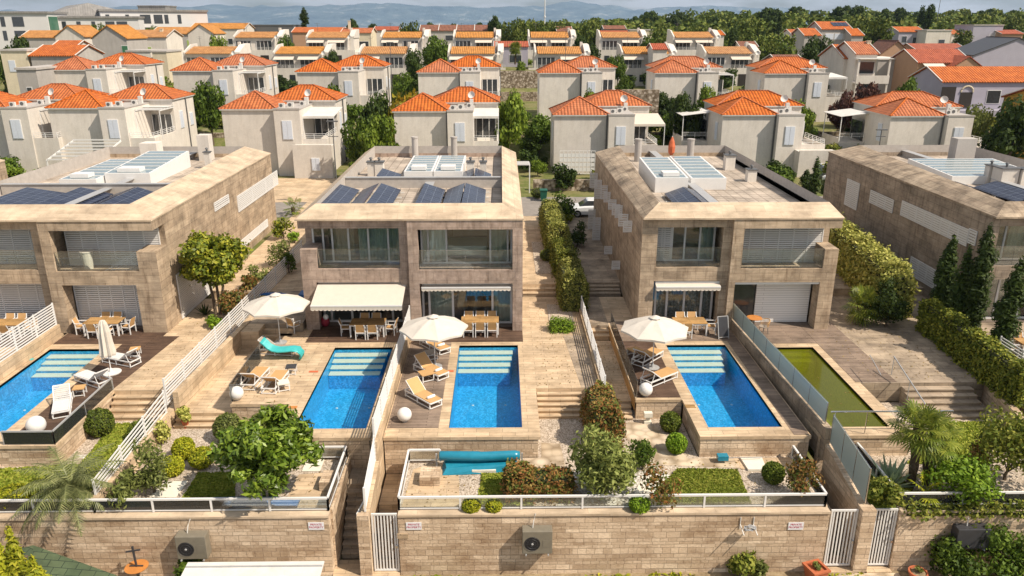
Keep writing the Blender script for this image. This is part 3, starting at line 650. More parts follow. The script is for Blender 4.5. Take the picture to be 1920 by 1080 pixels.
# ================================================================ stone villas
def S(px, py, X):
    r = ray(px, py); t = X / r[0]; return Vector((X, r[1] * t, CAMZ + r[2] * t))
def louvre(par, a, b, z1, npan=3, pitch=.12, name='shutter', m='white', out=.04, z0=None):
    """slatted shutter between bottom points a and b up to height z1"""
    a = Vector(a); b = Vector(b); mb = MB(); d = (b - a); n = d.normalized(); up = Vector((0, 0, 1))
    h = z1 - a.z
    mb.beam(a + up * .03, b + up * .03, .05, .06); mb.beam(a + up * (h - .03), b + up * (h - .03), .05, .06)
    for i in range(npan + 1):
        p = a + d * (i / npan); mb.beam(p, p + up * h, .06, .06)
    k = int(h / pitch)
    for i in range(1, k): mb.beam(a + up * i * h / k, b + up * i * h / k, .02, pitch * .80)
    o = mb.build(name, m, par, world=True)
    return o
def pane_wall(par, x0, x1, z0, z1, Y, mull, fr=.09, glass='pane', name='window', mid=None):
    mb = MB().box(x0, Y, z0, x1, Y + .08, z0 + fr).box(x0, Y, z1 - fr, x1, Y + .08, z1)
    for x in [x0 + fr / 2] + list(mull) + [x1 - fr / 2]: mb.box(x - fr / 2, Y - .004, z0 + .001, x + fr / 2, Y + .084, z1 - .001)
    if mid: mb.box(x0, Y + .004, mid - .04, x1, Y + .07, mid + .04)
    w = mb.build(name, 'white', par, world=True)
    MB().box(x0 + .02, Y + .03, z0 + .02, x1 - .02, Y + .045, z1 - .02).build('pane', glass, w, world=True)
    return w
def curtain(par, x0, x1, z0, z1, Y, m='curtain', amp=.05, seed=0):
    n = max(8, int((x1 - x0) / .05)); mb = MB(); rn = random.Random(seed); ph = rn.random() * 6; vs = []
    for j in range(2):
        for i in range(n + 1):
            x = x0 + (x1 - x0) * i / n; y = Y + amp * math.sin(i * 1.1 + ph) + .03 * math.sin(i * .37 + ph)
            vs.append((x, y, z0 if j == 0 else z1))
    mb.add(vs, [(i, i + 1, n + 2 + i, n + 1 + i) for i in range(n)])
    return mb.build('curtain', m, par, world=True, smooth=True)
def rail_glass(par, pts, z0, z1, posts=2, m='rail_glass', top='steel', name='balustrade', postm='steel', pr=.02, toph=.03):
    """glass balustrade along pts; panes are its sub-part"""
    mb = MB(); g = MB()
    for a, b in zip(pts[:-1], pts[1:]):
        za0, za1 = (a[2], a[3]) if len(a) > 3 else (z0, z1); zb0, zb1 = (b[2], b[3]) if len(b) > 3 else (z0, z1)
        A = Vector((a[0], a[1], za1)); B = Vector((b[0], b[1], zb1)); A0 = Vector((a[0], a[1], za0)); B0 = Vector((b[0], b[1], zb0))
        mb.beam(A, B, toph, toph)
        n = max(1, int(round((B - A).length / posts)))
        for i in range(n + 1):
            t = i / n; mb.beam(A0.lerp(B0, t), A.lerp(B, t), pr * 2, pr * 2)
        d = (B0 - A0).normalized(); nn = Vector((-d.y, d.x, 0)).normalized() * .006; e = d * .03
        u = Vector((0, 0, .04))
        g.hexa([A0 + e - nn + u, B0 - e - nn + u, B0 - e + nn + u, A0 + e + nn + u], [A + e - nn - u, B - e - nn - u, B - e + nn - u, A + e + nn - u])
    o = mb.build(name, postm if isinstance(postm, str) else 'steel', par, world=par is not None)
    g.build('pane', m, o, world=par is not None)
    return o
def chimney(par, x, y, z, h, w=.45, m='stucco', cap=True, rnd=False):
    mb = MB()
    if rnd: mb.lathe((x, y, z), [(w / 2, 0), (w / 2, h * .93), (w / 2 + .03, h * .94), (w / 2 + .03, h)], 14)
    else: mb.box(x - w / 2, y - w / 2, z, x + w / 2, y + w / 2, z + h)
    o = mb.build('chimney', m, par, world=True)
    if cap:
        MB().box(x - w / 2 - .06, y - w / 2 - .06, z + h + .002, x + w / 2 + .06, y + w / 2 + .06, z + h + .07).lathe((x, y, z + h + .07), [(.07, 0), (.07, .16), (.13, .17), (.10, .25), (.02, .28)], 10).build('cap', 'grey_metal', o, world=True)
def solar(par, prof, y0, y1, z=6.28, hi=.55, lo=.12, nrow=4):
    """prof: list of (xa, ha, xb, hb) strips"""
    for xa, ha, xb, hb in prof:
        mb = MB(); za = z + (hi if ha else lo); zb = z + (hi if hb else lo)
        for i in range(nrow):
            ya = y0 + (y1 - y0) * i / nrow + .015; yb = y0 + (y1 - y0) * (i + 1) / nrow - .015
            mb.hexa([(xa, ya, za), (xb, ya, zb), (xb, yb, zb), (xa, yb, za)], [(xa, ya, za + .04), (xb, ya, zb + .04), (xb, yb, zb + .04), (xa, yb, za + .04)])
        o = mb.build('solar_panel', 'solar', par, world=True)
        r = MB()
        for yy in (y0 + .08, (y0 + y1) / 2, y1 - .08):
            r.beam((xa + .03, yy, z - .07), (xa + .03, yy, za - .01), .05).beam((xb - .03, yy, z - .07), (xb - .03, yy, zb - .01), .05)
        for yy in np.linspace(y0, y1, nrow + 1): r.box(min(xa, xb) - .2, yy - .05, z - .075, max(xa, xb) + .2, yy + .05, z - .0)
        r.build('frame', 'white_dirty', o, world=True)
def skylight(par, x0, x1, y0, y1, z0, zf, zb, hatch=True):
    o = MB().hexa([(x0, y0, z0), (x1, y0, z0), (x1, y1, z0), (x0, y1, z0)], [(x0, y0, zf), (x1, y0, zf), (x1, y1, zb), (x0, y1, zb)]).build('skylight', 'white', par, world=True)
    g = .12; t = lambda y: zf + (zb - zf) * (y - y0) / (y1 - y0) + .006
    MB().hexa([(x0 + g, y0 + g, t(y0 + g) - .005), (x1 - g, y0 + g, t(y0 + g) - .005), (x1 - g, y1 - g, t(y1 - g) - .005), (x0 + g, y1 - g, t(y1 - g) - .005)],
              [(x0 + g, y0 + g, t(y0 + g)), (x1 - g, y0 + g, t(y0 + g)), (x1 - g, y1 - g, t(y1 - g)), (x0 + g, y1 - g, t(y1 - g))]).build('pane', 'skyglass', o, world=True)
    mb = MB()
    for i in range(1, 7):
        y = y0 + (y1 - y0) * i / 7; mb.box(x0 + g, y - .03, t(y) + .001, x1 - g, y + .03, t(y) + .04)
    mb.build('glazing_bar', 'white', o, world=True)
    if hatch:
        h = MB().box(x0 + (x1 - x0) * .25, y0 + .25, t(y0) + .03, x1 - (x1 - x0) * .25, y0 + 1.1, t(y0) + .28).build('hatch', 'white', o, world=True)
def awning(par, x0, x1, Yb, zb, Yf, zf, val=.28, m='awning'):
    mb = MB(); n = int((x1 - x0) / .22); xw = (x1 - x0) / n
    mb.hexa([(x0, Yf, zf - .03), (x1, Yf, zf - .03), (x1, Yb, zb - .03), (x0, Yb, zb - .03)], [(x0, Yf, zf), (x1, Yf, zf), (x1, Yb, zb), (x0, Yb, zb)])
    o = mb.build('awning', m, par, world=True)
    v = MB()
    for i in range(n):
        a = x0 + i * xw; vs = [(a, Yf - .02, zf)]; 
        for k in range(5): vs.append((a + xw * k / 4, Yf - .02 - .01 * math.sin(k * .8), zf - val + .05 * (abs(k - 2) / 2) ** 2))
        vs.append((a + xw, Yf - .02, zf)); v.add(vs, [tuple(range(len(vs)))])
    v.build('valance', m, o, world=True)
    MB().beam((x0 + .3, Yb, zb - .1), (x0 + .35, Yf, zf - .06), .05).beam((x1 - .3, Yb, zb - .1), (x1 - .35, Yf, zf - .06), .05).beam((x0, Yf, zf - .015), (x1, Yf, zf - .015), .07).box(x0, Yb - .0, zb - .02, x1, Yb + .14, zb + .1).build('awning_frame', 'white', o, world=True)
    return o
def stone_house(label, X0, Xm, X1, bays, wl, wr, open_l=False, open_r=False, wall='facade', cop='coping', Y0=40.55, Y1=63.2, tr=9.7, rec=.32, back=True, splitx=None, wlb=None, wrb=None, cop_l=None):
    t = thing('stone_villa', label, 'villa', ((X0 + X1) / 2, Y0, 0), 0, 'flat-roofed stone villas')
    mb = MB(); YL = Y0 + rec
    # side and back walls
    for X, sg, op, Yf in ((X0, 1, open_l, YL), (X1, -1, open_r, Y0)):
        a, b = (X, X + .35 * sg)
        if op:
            mb.box(a, Yf + 1.5, 0, b, Y1, 6.5); mb.box(a, Yf, 0, b, Yf + 1.498, 4.72); mb.box(a, Yf, 5.9, b, Yf + 1.498, 6.5)
        else: mb.box(a, Yf, 0, b, Y1, 6.5)
    mb.box(X0 + .36, Y1 - .35, 0, X1 - .36, Y1 - .002, 6.5)
    mb.box(Xm - .2, Y0 + .5, 0, Xm + .2, Y0 + 6, 6.19)
    inner = MB()
    for (xa, xb, Y, bd) in ((X0, Xm, YL, bays[0]), (Xm, X1, Y0, bays[1])):
        cl, crr = bd['cols']; ol = open_l and xa == X0; orr = open_r and xb == X1
        xi = xa + .352 if xa == X0 else xa; xj = xb - .352 if xb == X1 else xb
        mb.box(xi, Y, 5.9, xj, Y + .45, 6.5); mb.box(xi, Y, 2.82, xj, Y + .45, 3.61)
        for (ca, cb, op) in ((xi, xa + cl, ol), (xb - crr, xj, orr)):
            if cb - ca > .01:
                mb.box(ca, Y + .002, 3.61, cb, Y + (.45 if not op else 1.4), 4.72 if op else 5.9)
        l0, l1 = bd.get('lcols', (cl, crr))
        if xa + l0 - xi > .01: mb.box(xi, Y + .001, 0, xa + l0, Y + bd.get('ld', .6), 2.82)
        if xj - (xb - l1) > .01: mb.box(xb - l1, Y + .001, 0, xj, Y + bd.get('ld', .6), 2.82)
        mb.box(xi, Y + .452, 3.2, xj, Y0 + 6, 3.5); 
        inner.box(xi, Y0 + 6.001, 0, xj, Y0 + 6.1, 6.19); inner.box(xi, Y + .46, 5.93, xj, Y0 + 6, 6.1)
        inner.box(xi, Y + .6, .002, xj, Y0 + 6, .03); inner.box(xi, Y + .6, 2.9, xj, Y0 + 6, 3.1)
        YU = Y + 1.5; YD = Y + 1.1
        ux0 = xa + (.36 if ol else cl); ux1 = xb - (.36 if orr else crr)
        k = bd['up']
        if k == 'louvre': louvre(t, (ux0, YU, 3.52), (ux1, YU, 3.52), 5.88, 6)
        else:
            w = ux1 - ux0; ml = [ux0 + w * f for f in k]; pane_wall(t, ux0, ux1, 3.52, 5.88, YU, ml, .1, mid=None)
            for c0, c1, cm in bd.get('cur', ()): curtain(t, ux0 + w * c0, ux0 + w * c1, 3.56, 5.84, YU + .35, cm, seed=int(c0 * 99))
        k = bd['lo']; lx0, lx1 = xa + l0, xb - l1
        if k == 'louvre': louvre(t, (lx0, YD, .03), (lx1, YD, .03), 2.78, 6)
        elif k: 
            w = lx1 - lx0; pane_wall(t, lx0, lx1, .03, 2.6, YD, [lx0 + w * f for f in k], .12)
            for c0, c1, cm in bd.get('lcur', ()): curtain(t, lx0 + w * c0, lx0 + w * c1, .05, 2.55, YD + .35, cm, seed=int(c0 * 77))
        pts = [(ux0 if not ol else xa + .36, Y + .12), (xb - crr, Y + .12)]
        if ol: pts = [(xa - .0 + .3, Y + 1.45, 4.75, 4.8), (xa + .3, Y + .2, 4.75, 4.8)] and [(xa + cl, Y + .12), (xb - crr, Y + .12)]
        rail_glass(t, [(xa + cl, Y + .12), (xb - crr, Y + .12)], 3.6, 4.7, 1.3, pr=.006, toph=.02)
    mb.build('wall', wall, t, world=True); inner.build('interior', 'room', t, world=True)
    # sloping parapet band
    zo, zi, zr = 6.5, 7.08, 6.2; wf, wb = 1.25, .32
    O = [(X0 - .04, Y0 - .05), (X1 + .04, Y0 - .05), (X1 + .04, Y1), (X0 - .04, Y1)]; I = [(X0 + wl, Y0 + wf), (X1 - wr, Y0 + wf), (X1 - wr, Y1 - wb), (X0 + wl, Y1 - wb)]
    if wrb: I[2] = (X1 - wrb, Y1 - wb)
    if wlb: I[3] = (X0 + wlb, Y1 - wb)
    pb = MB(); vs = [(p[0], p[1], zo - .0) for p in O] + [(p[0], p[1], zi) for p in I] + [(p[0], p[1], zo - .09) for p in O]
    fs = [];
    for i in range(4):
        j = (i + 1) % 4; fs += [(i, j, 4 + j, 4 + i), (8 + i, 8 + j, j, i)]
    if cop_l: o_l = MB().quad(vs[3], vs[0], vs[4], vs[7]); fs = [f for f in fs if set(f) != {3, 0, 4, 7}]
    pb.add(vs, fs); Oi = [(X0 + .3, Y0 + .5), (X1 - .3, Y0 + .5), (X1 - .3, Y1 - .3), (X0 + .3, Y1 - .3)]
    pb.add([(p[0], p[1], zo - .09) for p in O] + [(p[0], p[1], zo - .09) for p in Oi], [(i, 4 + i, 4 + (i + 1) % 4, (i + 1) % 4) for i in range(4)])
    pb.build('parapet', cop, t, world=True)
    if cop_l: o_l.build('parapet', cop_l, t, world=True, label='weathered dark-streaked left slope of the roof edge')
    pi = MB()
    for i in range(4):
        j = (i + 1) % 4; pi.quad((*I[i], zi - .002), (*I[j], zi - .002), (*I[j], zr), (*I[i], zr))
    # capping strip, cross wall and dividing upstand
    yt = Y0 + tr; xl = I[0][0] + .01; xr = I[1][0] - .01
    if tr: pi.box(xl, yt, zr, xr, yt + .2, 6.88)
    sx = splitx if splitx is not None else Xm + .25
    pi.box(sx, Y0 + wf + .01, zr, sx + .12, yt if tr else Y1 - wb - .01, 6.62)
    pi.build('roof_upstand', 'parawall', t, world=True)
    if tr: MB().box(xl, yt - .06, 6.882, xr, yt + .26, 6.93).box(sx - .1, Y0 + wf + .02, 6.622, sx + .5, yt - .07, 6.66).build('metal_capping', 'steel_dull', t, world=True)
    else: MB().box(sx - .1, Y0 + wf + .02, 6.622, sx + .45, Y1 - wb - .02, 6.66).build('metal_capping', 'steel_dull', t, world=True)
    MB().quad((I[0][0], I[0][1], zr), (I[1][0], I[1][1], zr), (I[2][0], I[2][1], zr), (I[3][0], I[3][1], zr)).build('roof', 'roofgravel', t, world=True)
    return t
M['steel_dull'] = plain('zinc_capping', (.40, .40, .40), .5, .2, .08)
M['curtain_d'] = plain('curtain_dark', (.16, .15, .14), .9)
M['curtain_b'] = plain('curtain_patterned', (.30, .30, .30), .9, var=.7, vs=9)
# -- middle villa
h2 = stone_house('flat-roofed stone villa in the middle with a spread awning and two wide balconies', -11.05, -5.1, 1.15, [
    dict(cols=(.9, .5), lcols=(.75, .5), up=(.12, .22, .4, .62, .84), cur=((.22, .45, 'sling_d'), (.5, 1, 'curtain')), lo=(.1, .35, .62, .85), lcur=((0, .12, 'curtain'),)),
    dict(cols=(.55, .55), up=(.08, .28, .76, .95), cur=((.0, .27, 'towel'), (.76, .95, 'curtain')), lo=(.08, .34, .78), lcur=((.06, .33, 'curtain'), (.78, 1, 'curtain')))],
    .85, 1.1, open_l=True, wall='facade_pink')
awning(h2, -10.25, -5.35, 41.1, 2.72, 39.0, 2.12)
awning(h2, -4.45, .5, 40.9, 2.66, 40.62, 2.58, .22)
def sx_(px): return P(px, 380, 6.5)[0]
solar(h2, [(sx_(607), 1, sx_(652), 0), (sx_(658), 0, sx_(692), 1), (sx_(697), 1, sx_(736), 0), (sx_(785), 1, sx_(826), 0), (sx_(830), 0, sx_(866), 1), (sx_(868), 1, sx_(909), 0)], 42.7, 48.6)
solar(h2, [(-8.3, 1, -7.0, 0), (-3.0, 0, -1.9, 1), (-1.8, 1, -.7, 0)], 51.2, 54, nrow=2)
skylight(h2, -6.6, -4.65, 52.2, 58.6, 6.2, 6.95, 7.0); skylight(h2, -4.6, -2.65, 52.2, 58.6, 6.2, 6.95, 7.0)
for px, h in ((779, .6), (852, .6)): q = Q(px, 290, 62.4); chimney(h2, q.x, 62.3, 6.2, h + 1.1, .5, 'stucco_g', False, True)
for px, w in ((703, .5), (718, .6), (884, .5), (907, .45)): q = P(px, 322, 6.2); chimney(h2, q.x, 54.8, 6.2, .95, w)
# lived-in bits behind the glass
MB().box(-3.2, 43.6, 3.52, -.9, 45.6, 4.1).build('bed', 'towel', h2, world=True)
MB().box(-3.0, 46.4, 4.0, -.9, 46.5, 5.6).build('picture_panel', 'stucco_g', h2, world=True)
MB().lathe((-2.4, 44.2, .04), [(.3, 0), (.34, .8), (.28, 1.1)], 14).lathe((-1.6, 44.6, .04), [(.42, 0), (.5, 1.0), (.4, 1.5), (.1, 1.55)], 14).build('armchair', 'sling_d', h2, world=True)
# -- left villa
h1 = stone_house('flat-roofed stone villa at the left with white slatted shutters behind its balconies', -32.0, -24.85, -18.75, [
    dict(cols=(.5, .6), up='louvre', lo='louvre'), dict(cols=(.55, 1.05), lcols=(.7, 1.35), ld=.9, up='louvre', lo='louvre')],
    .5, 1.6, open_r=True, tr=0, splitx=-24.9, wall='facade', wrb=1.9)
MB().box(-31.4, 48.4, 6.2, -20.4, 48.6, 6.86).build('roof_upstand', 'parawall', h1, world=True); MB().box(-31.4, 48.34, 6.863, -20.4, 48.66, 6.91).build('metal_capping', 'steel_dull', h1, world=True)
solar(h1, [(sx_(3), 1, sx_(92), 0), (sx_(108), 1, sx_(170), 0), (sx_(174), 0, sx_(216), 1), (sx_(220), 1, sx_(262), 0)], 42.8, 47.6)
skylight(h1, -28.9, -26.5, 50.5, 57.5, 6.2, 6.8, 6.95); skylight(h1, -26.4, -23.4, 51.5, 58.5, 6.2, 7.0, 7.4)
q = P(243, 312, 6.2); MB().box(-28.2, 61.0, 6.2, -26.9, 62.2, 7.6).build('roof_unit', 'stucco', h1, world=True)
chimney(h1, -23.3, 61.6, 6.2, 2.0, .9, 'stucco', False); chimney(h1, -21.8, 57.8, 6.2, 1.2, .4)
for (a, b, c, d), n in ((((403, 375), (430, 367), (430, 383), (403, 393)), 1), (((447, 357), (522, 325), (522, 352), (447, 390)), 3), (((453, 441), (503, 417), (503, 430), (453, 460)), 3), (((312, 515), (368, 548), (370, 562), (312, 603)), 2)):
    X = -18.71; A = S(*d, X); B = S(*c, X); C = S(*a, X); z0 = (A.z + B.z) / 2; z1 = (C.z + S(*b, X).z) / 2
    if n == 2: A = Vector((X, 42.6, .05)); B = Vector((X, 47.5, .05)); z0, z1 = .05, 2.75
    louvre(h1, (X, A.y, z0), (X, B.y, z0), z1, n, .12)
# planter and lamp details on the corner
MB().lathe((-22.9, 41.3, 3.52), [(.22, 0), (.33, 1.0), (.36, 1.0), (.36, 1.06), (.3, 1.06)], 14).build('planter', 'ivory', h1, world=True)
# -- villa right of the hedge
h3 = stone_house('flat-roofed stone villa right of the hedge with opened shutters on its side wall', 7.7, 12.6, 18.5, [
    dict(cols=(.85, .45), lcols=(.8, .4), up=(.2, .32, .52, .76), cur=((.78, 1, 'curtain'), (0, .2, 'towel')), lo=(.1, .28, .55, .82), lcur=((.1, 1, 'curtain_b'),)),
    dict(cols=(.6, .75), lcols=(.35, .8), ld=.9, up='louvre', lo=None)], 1.0, .35, open_r=True, tr=0, wall='facade', splitx=12.1, wlb=1.85, cop_l='coping_old')
louvre(h3, (7.9 + .65, 42.3, 3.55), (9.6, 42.3, 3.55), 5.8, 2)
awning(h3, 8.6, 12.2, 40.95, 2.66, 40.6, 2.56, .24)
solar(h3, [(sx_(1264), 0, sx_(1301), 1), (sx_(1303), 1, sx_(1342), 0)], 42.7, 47.2, nrow=3)
skylight(h3, 9.8, 11.9, 48.6, 54.8, 6.2, 7.15, 7.45); skylight(h3, 12.3, 14.6, 49.5, 56.5, 6.2, 6.95, 7.25, False)
for px in (1196, 1294): q = Q(px, 290, 60.5); chimney(h3, q.x, 60.5, 6.2, 1.75, .55, 'stucco_g', False, True)
q = P(1366, 318, 6.2); chimney(h3, q.x, q.y, 6.2, 1.05, .7); q = P(1407, 340, 6.2); chimney(h3, q.x, q.y, 6.2, .8, .6)
MB().box(12.96, 41.75, .02, 14.55, 41.8, 2.6).build('window', 'winglass', h3, world=True)
w_ = MB().box(14.56, 41.6, .05, 17.66, 41.7, 2.62)
M['slatwhite'] = brick('slat_white', (.78, .77, .75), (.76, .75, .73), (.42, .41, .4), 6, .14, .012, .5, 0, bump=.3)
w_.build('roller_shutter', 'slatwhite', h3, world=True)
MB().box(12.95, 40.62, 2.68, 17.7, 40.8, 2.8).build('awning_box', 'white', h3, world=True)
zz = lambda x, y: (960 + x / 3.6, 320 + y / 3.6)
for (xa, xb, ya, yb) in ((525, 572, 10, 115), (555, 600, 55, 190), (600, 640, 95, 192), (620, 660, 140, 213), (650, 700, 190, 262), (675, 725, 222, 300), (695, 740, 228, 318), (718, 778, 287, 375), (750, 805, 332, 415), (622, 672, 505, 563), (672, 725, 603, 666), (540, 590, 303, 503), (512, 556, 250, 436)):
    a = S(*zz(xb, yb), 7.62); b = S(*zz(xb, ya), 7.62); wdt = (zz(xb, 0)[0] - zz(xa, 0)[0]) / FPX * a.y
    if a.z < .5: a.z = .5
    louvre(h3, (7.62 - wdt, a.y, a.z), (7.62, a.y, a.z), b.z, 1, .13)
# -- far right villa
h4 = stone_house('weathered stone villa at the right edge with long slatted windows in its side wall', 26.85, 32.5, 38.5, [
    dict(cols=(.5, .45), lcols=(.5, .45), up=(.3, .6), cur=((.4, 1, 'curtain'),), lo=(.3, .6)), dict(cols=(.5, .5), up='louvre', lo='louvre')],
    1.15, .5, wall='facade_grey', cop='coping_old', tr=0, wlb=2.4)
z6 = lambda x, y: (1560 + x / 2.92, 250 + y / 2.92)
for (xa, ya0, ya1, xb, yb0, yb1), n in (((66, 235, 395, 132, 270, 415), 2), ((203, 310, 385, 328, 355, 430), 3), ((372, 375, 460, 735, 505, 605), 8), ((738, 515, 600, 780, 530, 612), 1), ((118, 530, 585, 213, 580, 635), 2), ((420, 690, 760, 600, 740, 890), 4)):
    X = 26.8; p0 = S(*z6(xa, ya1), X); p1 = S(*z6(xb, yb1), X); t0 = S(*z6(xa, ya0), X); t1 = S(*z6(xb, yb0), X)
    louvre(h4, (X, p1.y, (p0.z + p1.z) / 2), (X, p0.y, (p0.z + p1.z) / 2), (t0.z + t1.z) / 2, n, .14)
skylight(h4, 30.2, 36.5, 51, 57, 6.2, 6.75, 6.95, False)
solar(h4, [(29.2, 1, 30.5, 0), (30.55, 0, 31.9, 1), (31.95, 1, 33.2, 0)], 44.6, 49, hi=.5)
for px, py, w in ((1880, 350, 1.1), (1852, 345, .5), (1915, 352, .7)): q = P(px, py, 6.2); chimney(h4, q.x, q.y, 6.2, 1.25, w)
q = P(1806, 310, 6.2); MB().box(q.x - .75, q.y, 6.2, q.x + .75, q.y + 1, 8.2).build('chimney', 'stucco_g', h4, world=True)
# -- villa far left, behind
h0 = stone_house('pale-coped stone villa cut by the left edge, behind the solar roof', -52, -45, -38.2, [dict(cols=(.5, .5), up='louvre', lo='louvre'), dict(cols=(.5, .5), up='louvre', lo='louvre')], .5, 2.2, tr=0, Y0=41, Y1=60)
a0 = S(10, 340, -38.15); louvre(h0, (-38.15, 47, 4.2), (-38.15, 56, 4.2), 5.6, 6)
# ================================================================ houses behind
def hip(par, x0, x1, y0, y1, z, rise, m='tile', o=.22):
    x0 -= o; x1 += o; y0 -= o; y1 += o; w = x1 - x0; d = y1 - y0; h = min(w, d) / 2
    if w >= d: a, b = (x0 + h, (y0 + y1) / 2), (x1 - h, (y0 + y1) / 2)
    else: a, b = ((x0 + x1) / 2, y0 + h), ((x0 + x1) / 2, y1 - h)
    A = (*a, z + rise); B = (*b, z + rise); p = [(x0, y0, z), (x1, y0, z), (x1, y1, z), (x0, y1, z)]
    mb = MB()
    if w >= d: mb.quad(p[0], p[1], B, A).quad(p[1], p[2], B).quad(p[2], p[3], A, B).quad(p[3], p[0], A)
    else: mb.quad(p[0], p[1], A).quad(p[1], p[2], B, A).quad(p[2], p[3], B).quad(p[3], p[0], A, B)
    mb.quad(p[3], p[2], p[1], p[0])
    r = mb.build('roof', m, par)
    c = MB()
    for q, e in ((p[0], A), (p[1], A if w < d else B), (p[2], B), (p[3], B if w < d else A), (A, B)):
        if (Vector(q) - Vector(e)).length > .1: c.beam(Vector(q) + Vector((0, 0, .03)), Vector(e) + Vector((0, 0, .03)), .2, .12)
    c.build('ridge_tiles', m, r)
    MB().box(x0 + .05, y0 + .02, z - .14, x1 - .05, y1 - .02, z - .004).build('eaves', 'white_dirty', r)
    return r
def acunit(par, x, y, z, s=1.0, name='air_conditioner'):
    o = MB().box(x, y, z, x + .85 * s, y + .35 * s, z + .65 * s).build(name, 'white_dirty', par)
    MB().lathe((0, 0, 0), [(.24 * s, 0), (.24 * s, .02)], 12).build('fan', 'grey_metal', o)
    f = o.children[0]; f.location = (x + .35 * s, y - .021, z + .33 * s); f.rotation_euler = (R(90), 0, 0); f.location.y = y
    return o
def dish(par, x, y, z, r=.42):
    mb = MB().lathe((0, 0, 0), [(.02, 0), (r * .6, .05), (r, .16), (r, .18), (r * .6, .07), (.02, .02)], 16)
    o = mb.build('satellite_dish', 'white_dirty', par); o.location = (x, y, z + .75); o.rotation_euler = (R(68), 0, R(-22))
    MB().beam((x, y + .05, z - .1), (x, y + .1, z + .75), .06).build('dish_pole', 'grey_metal', par)
def shutterwin(par, x, y, z, w, h, ax='y', m='shutter_blue', name='window'):
    """shuttered window lying on a wall facing -y ('y') or +x/-x ('x','-x')"""
    f = MB(); s = MB()
    if ax == 'y':
        f.box(x - .06, y - .07, z - .06, x + w + .06, y + .02, z + h + .06)
        s.box(x, y - .10, z, x + w / 2 - .02, y - .072, z + h).box(x + w / 2 + .02, y - .10, z, x + w, y - .072, z + h)
        s2 = 1
    else:
        k = 1 if ax == 'x' else -1
        f.box(x - .02 * k, y - .06, z - .06, x + .07 * k, y + w + .06, z + h + .06)
        s.box(x + .072 * k, y, z, x + .10 * k, y + w / 2 - .02, z + h).box(x + .072 * k, y + w / 2 + .02, z, x + .10 * k, y + w, z + h)
    a = f.build(name, 'white', par); s.build('shutter', m, a); return a
M['shutter_blue'] = brick('shutter_pale', (.66, .70, .76), (.62, .66, .73), (.40, .44, .52), 4, .09, .012, .5, 0, bump=.2)
M['shutter_green'] = plain('shutter_green', (.05, .16, .08), .6)
def hrail(par, pts, h=.95, bars=4, m='white', name='railing'):
    mb = MB()
    for a, b in zip(pts[:-1], pts[1:]):
        a = Vector(a); b = Vector(b); n = max(1, int((b - a).length / 1.1))
        for i in range(n + 1): p = a.lerp(b, i / n); mb.beam(p, p + Vector((0, 0, h)), .05)
        for k in range(bars): z = Vector((0, 0, h * (k + 1) / bars)); mb.beam(a + z, b + z, .04)
    return mb.build(name, m, par)
def hip_house(kind, roof='tile'):
    r = bpy.data.objects.new('hip_roofed_house', None); COL.objects.link(r)
    W2 = (3.6, 11.4) if kind == 'L' else (.8, 10.6)
    H = 6.9
    w = MB().box(0, .95, -3, 5.9, 7, H).box(5.9, 0, -3, 8.7, 6.2, H - .01)
    w.box(8.7, .15, -3, 11.4, 6.2, 3.3).box(W2[0], 6.2, -3, W2[1], 12.4, H + .45)
    w.box(8.7, .15, 3.3, 11.4, .3, 3.75).box(11.25, .3, 3.3, 11.4, 6.2, 3.75)
    w.build('wall', 'stucco', r)
    MB().box(5.85, -.05, H - .008, 8.75, 6.1, H + .1).box(5.85, -.05, H + .1, 8.75, .07, H + .16).build('flat_roof', 'stucco_g', r)
    hip(r, 0, 5.9, .95, 7, H, 1.65); hip(r, W2[0], W2[1], 6.2, 12.4, H + .46, 1.45)
    shutterwin(r, 6.75, 0, 3.75, 1.0, 1.95)
    MB().tube([(5.8, .82, H), (5.8, .82, -1)], .09, 6).build('drainpipe', 'grey_metal', r)
    MB().tube([(W2[1] + .08, 9.8, H + .4), (W2[1] + .08, 9.8, -1)], .08, 6).build('drainpipe', 'grey_metal', r)
    shutterwin(r, W2[1], 7.6, 3.9, .9, 1.9, 'x'); shutterwin(r, W2[1], 10.6, 3.9, .9, 1.4, 'x')
    shutterwin(r, -0, 2.6, 3.9, .9, 1.9, '-x'); 
    acunit(r, 6.2, 1.2, H + .1, .72); acunit(r, 7.0, 1.7, H + .1, .8); acunit(r, 7.9, 3.6, H + .1, .7); MB().box(8.2, 4.6, H, 8.6, 5.0, H + .9).build('vent', 'white_dirty', r)
    dish(r, 8.4, 6.0, H + .5)
    # terrace: dark doors, awning, railing, furniture
    MB().box(8.8, 6.12, 3.35, 11.1, 6.19, 5.6).build('window', 'winglass', r)
    f = MB()
    for x in (8.8, 9.55, 10.3, 11.05): f.box(x, 6.06, 3.35, x + .09, 6.118, 5.6)
    f.build('window_frame', 'white', r)
    hrail(r, [(8.75, .22, 3.75), (11.3, .22, 3.75), (11.3, 6.0, 3.75)], .55, 3)
    return r
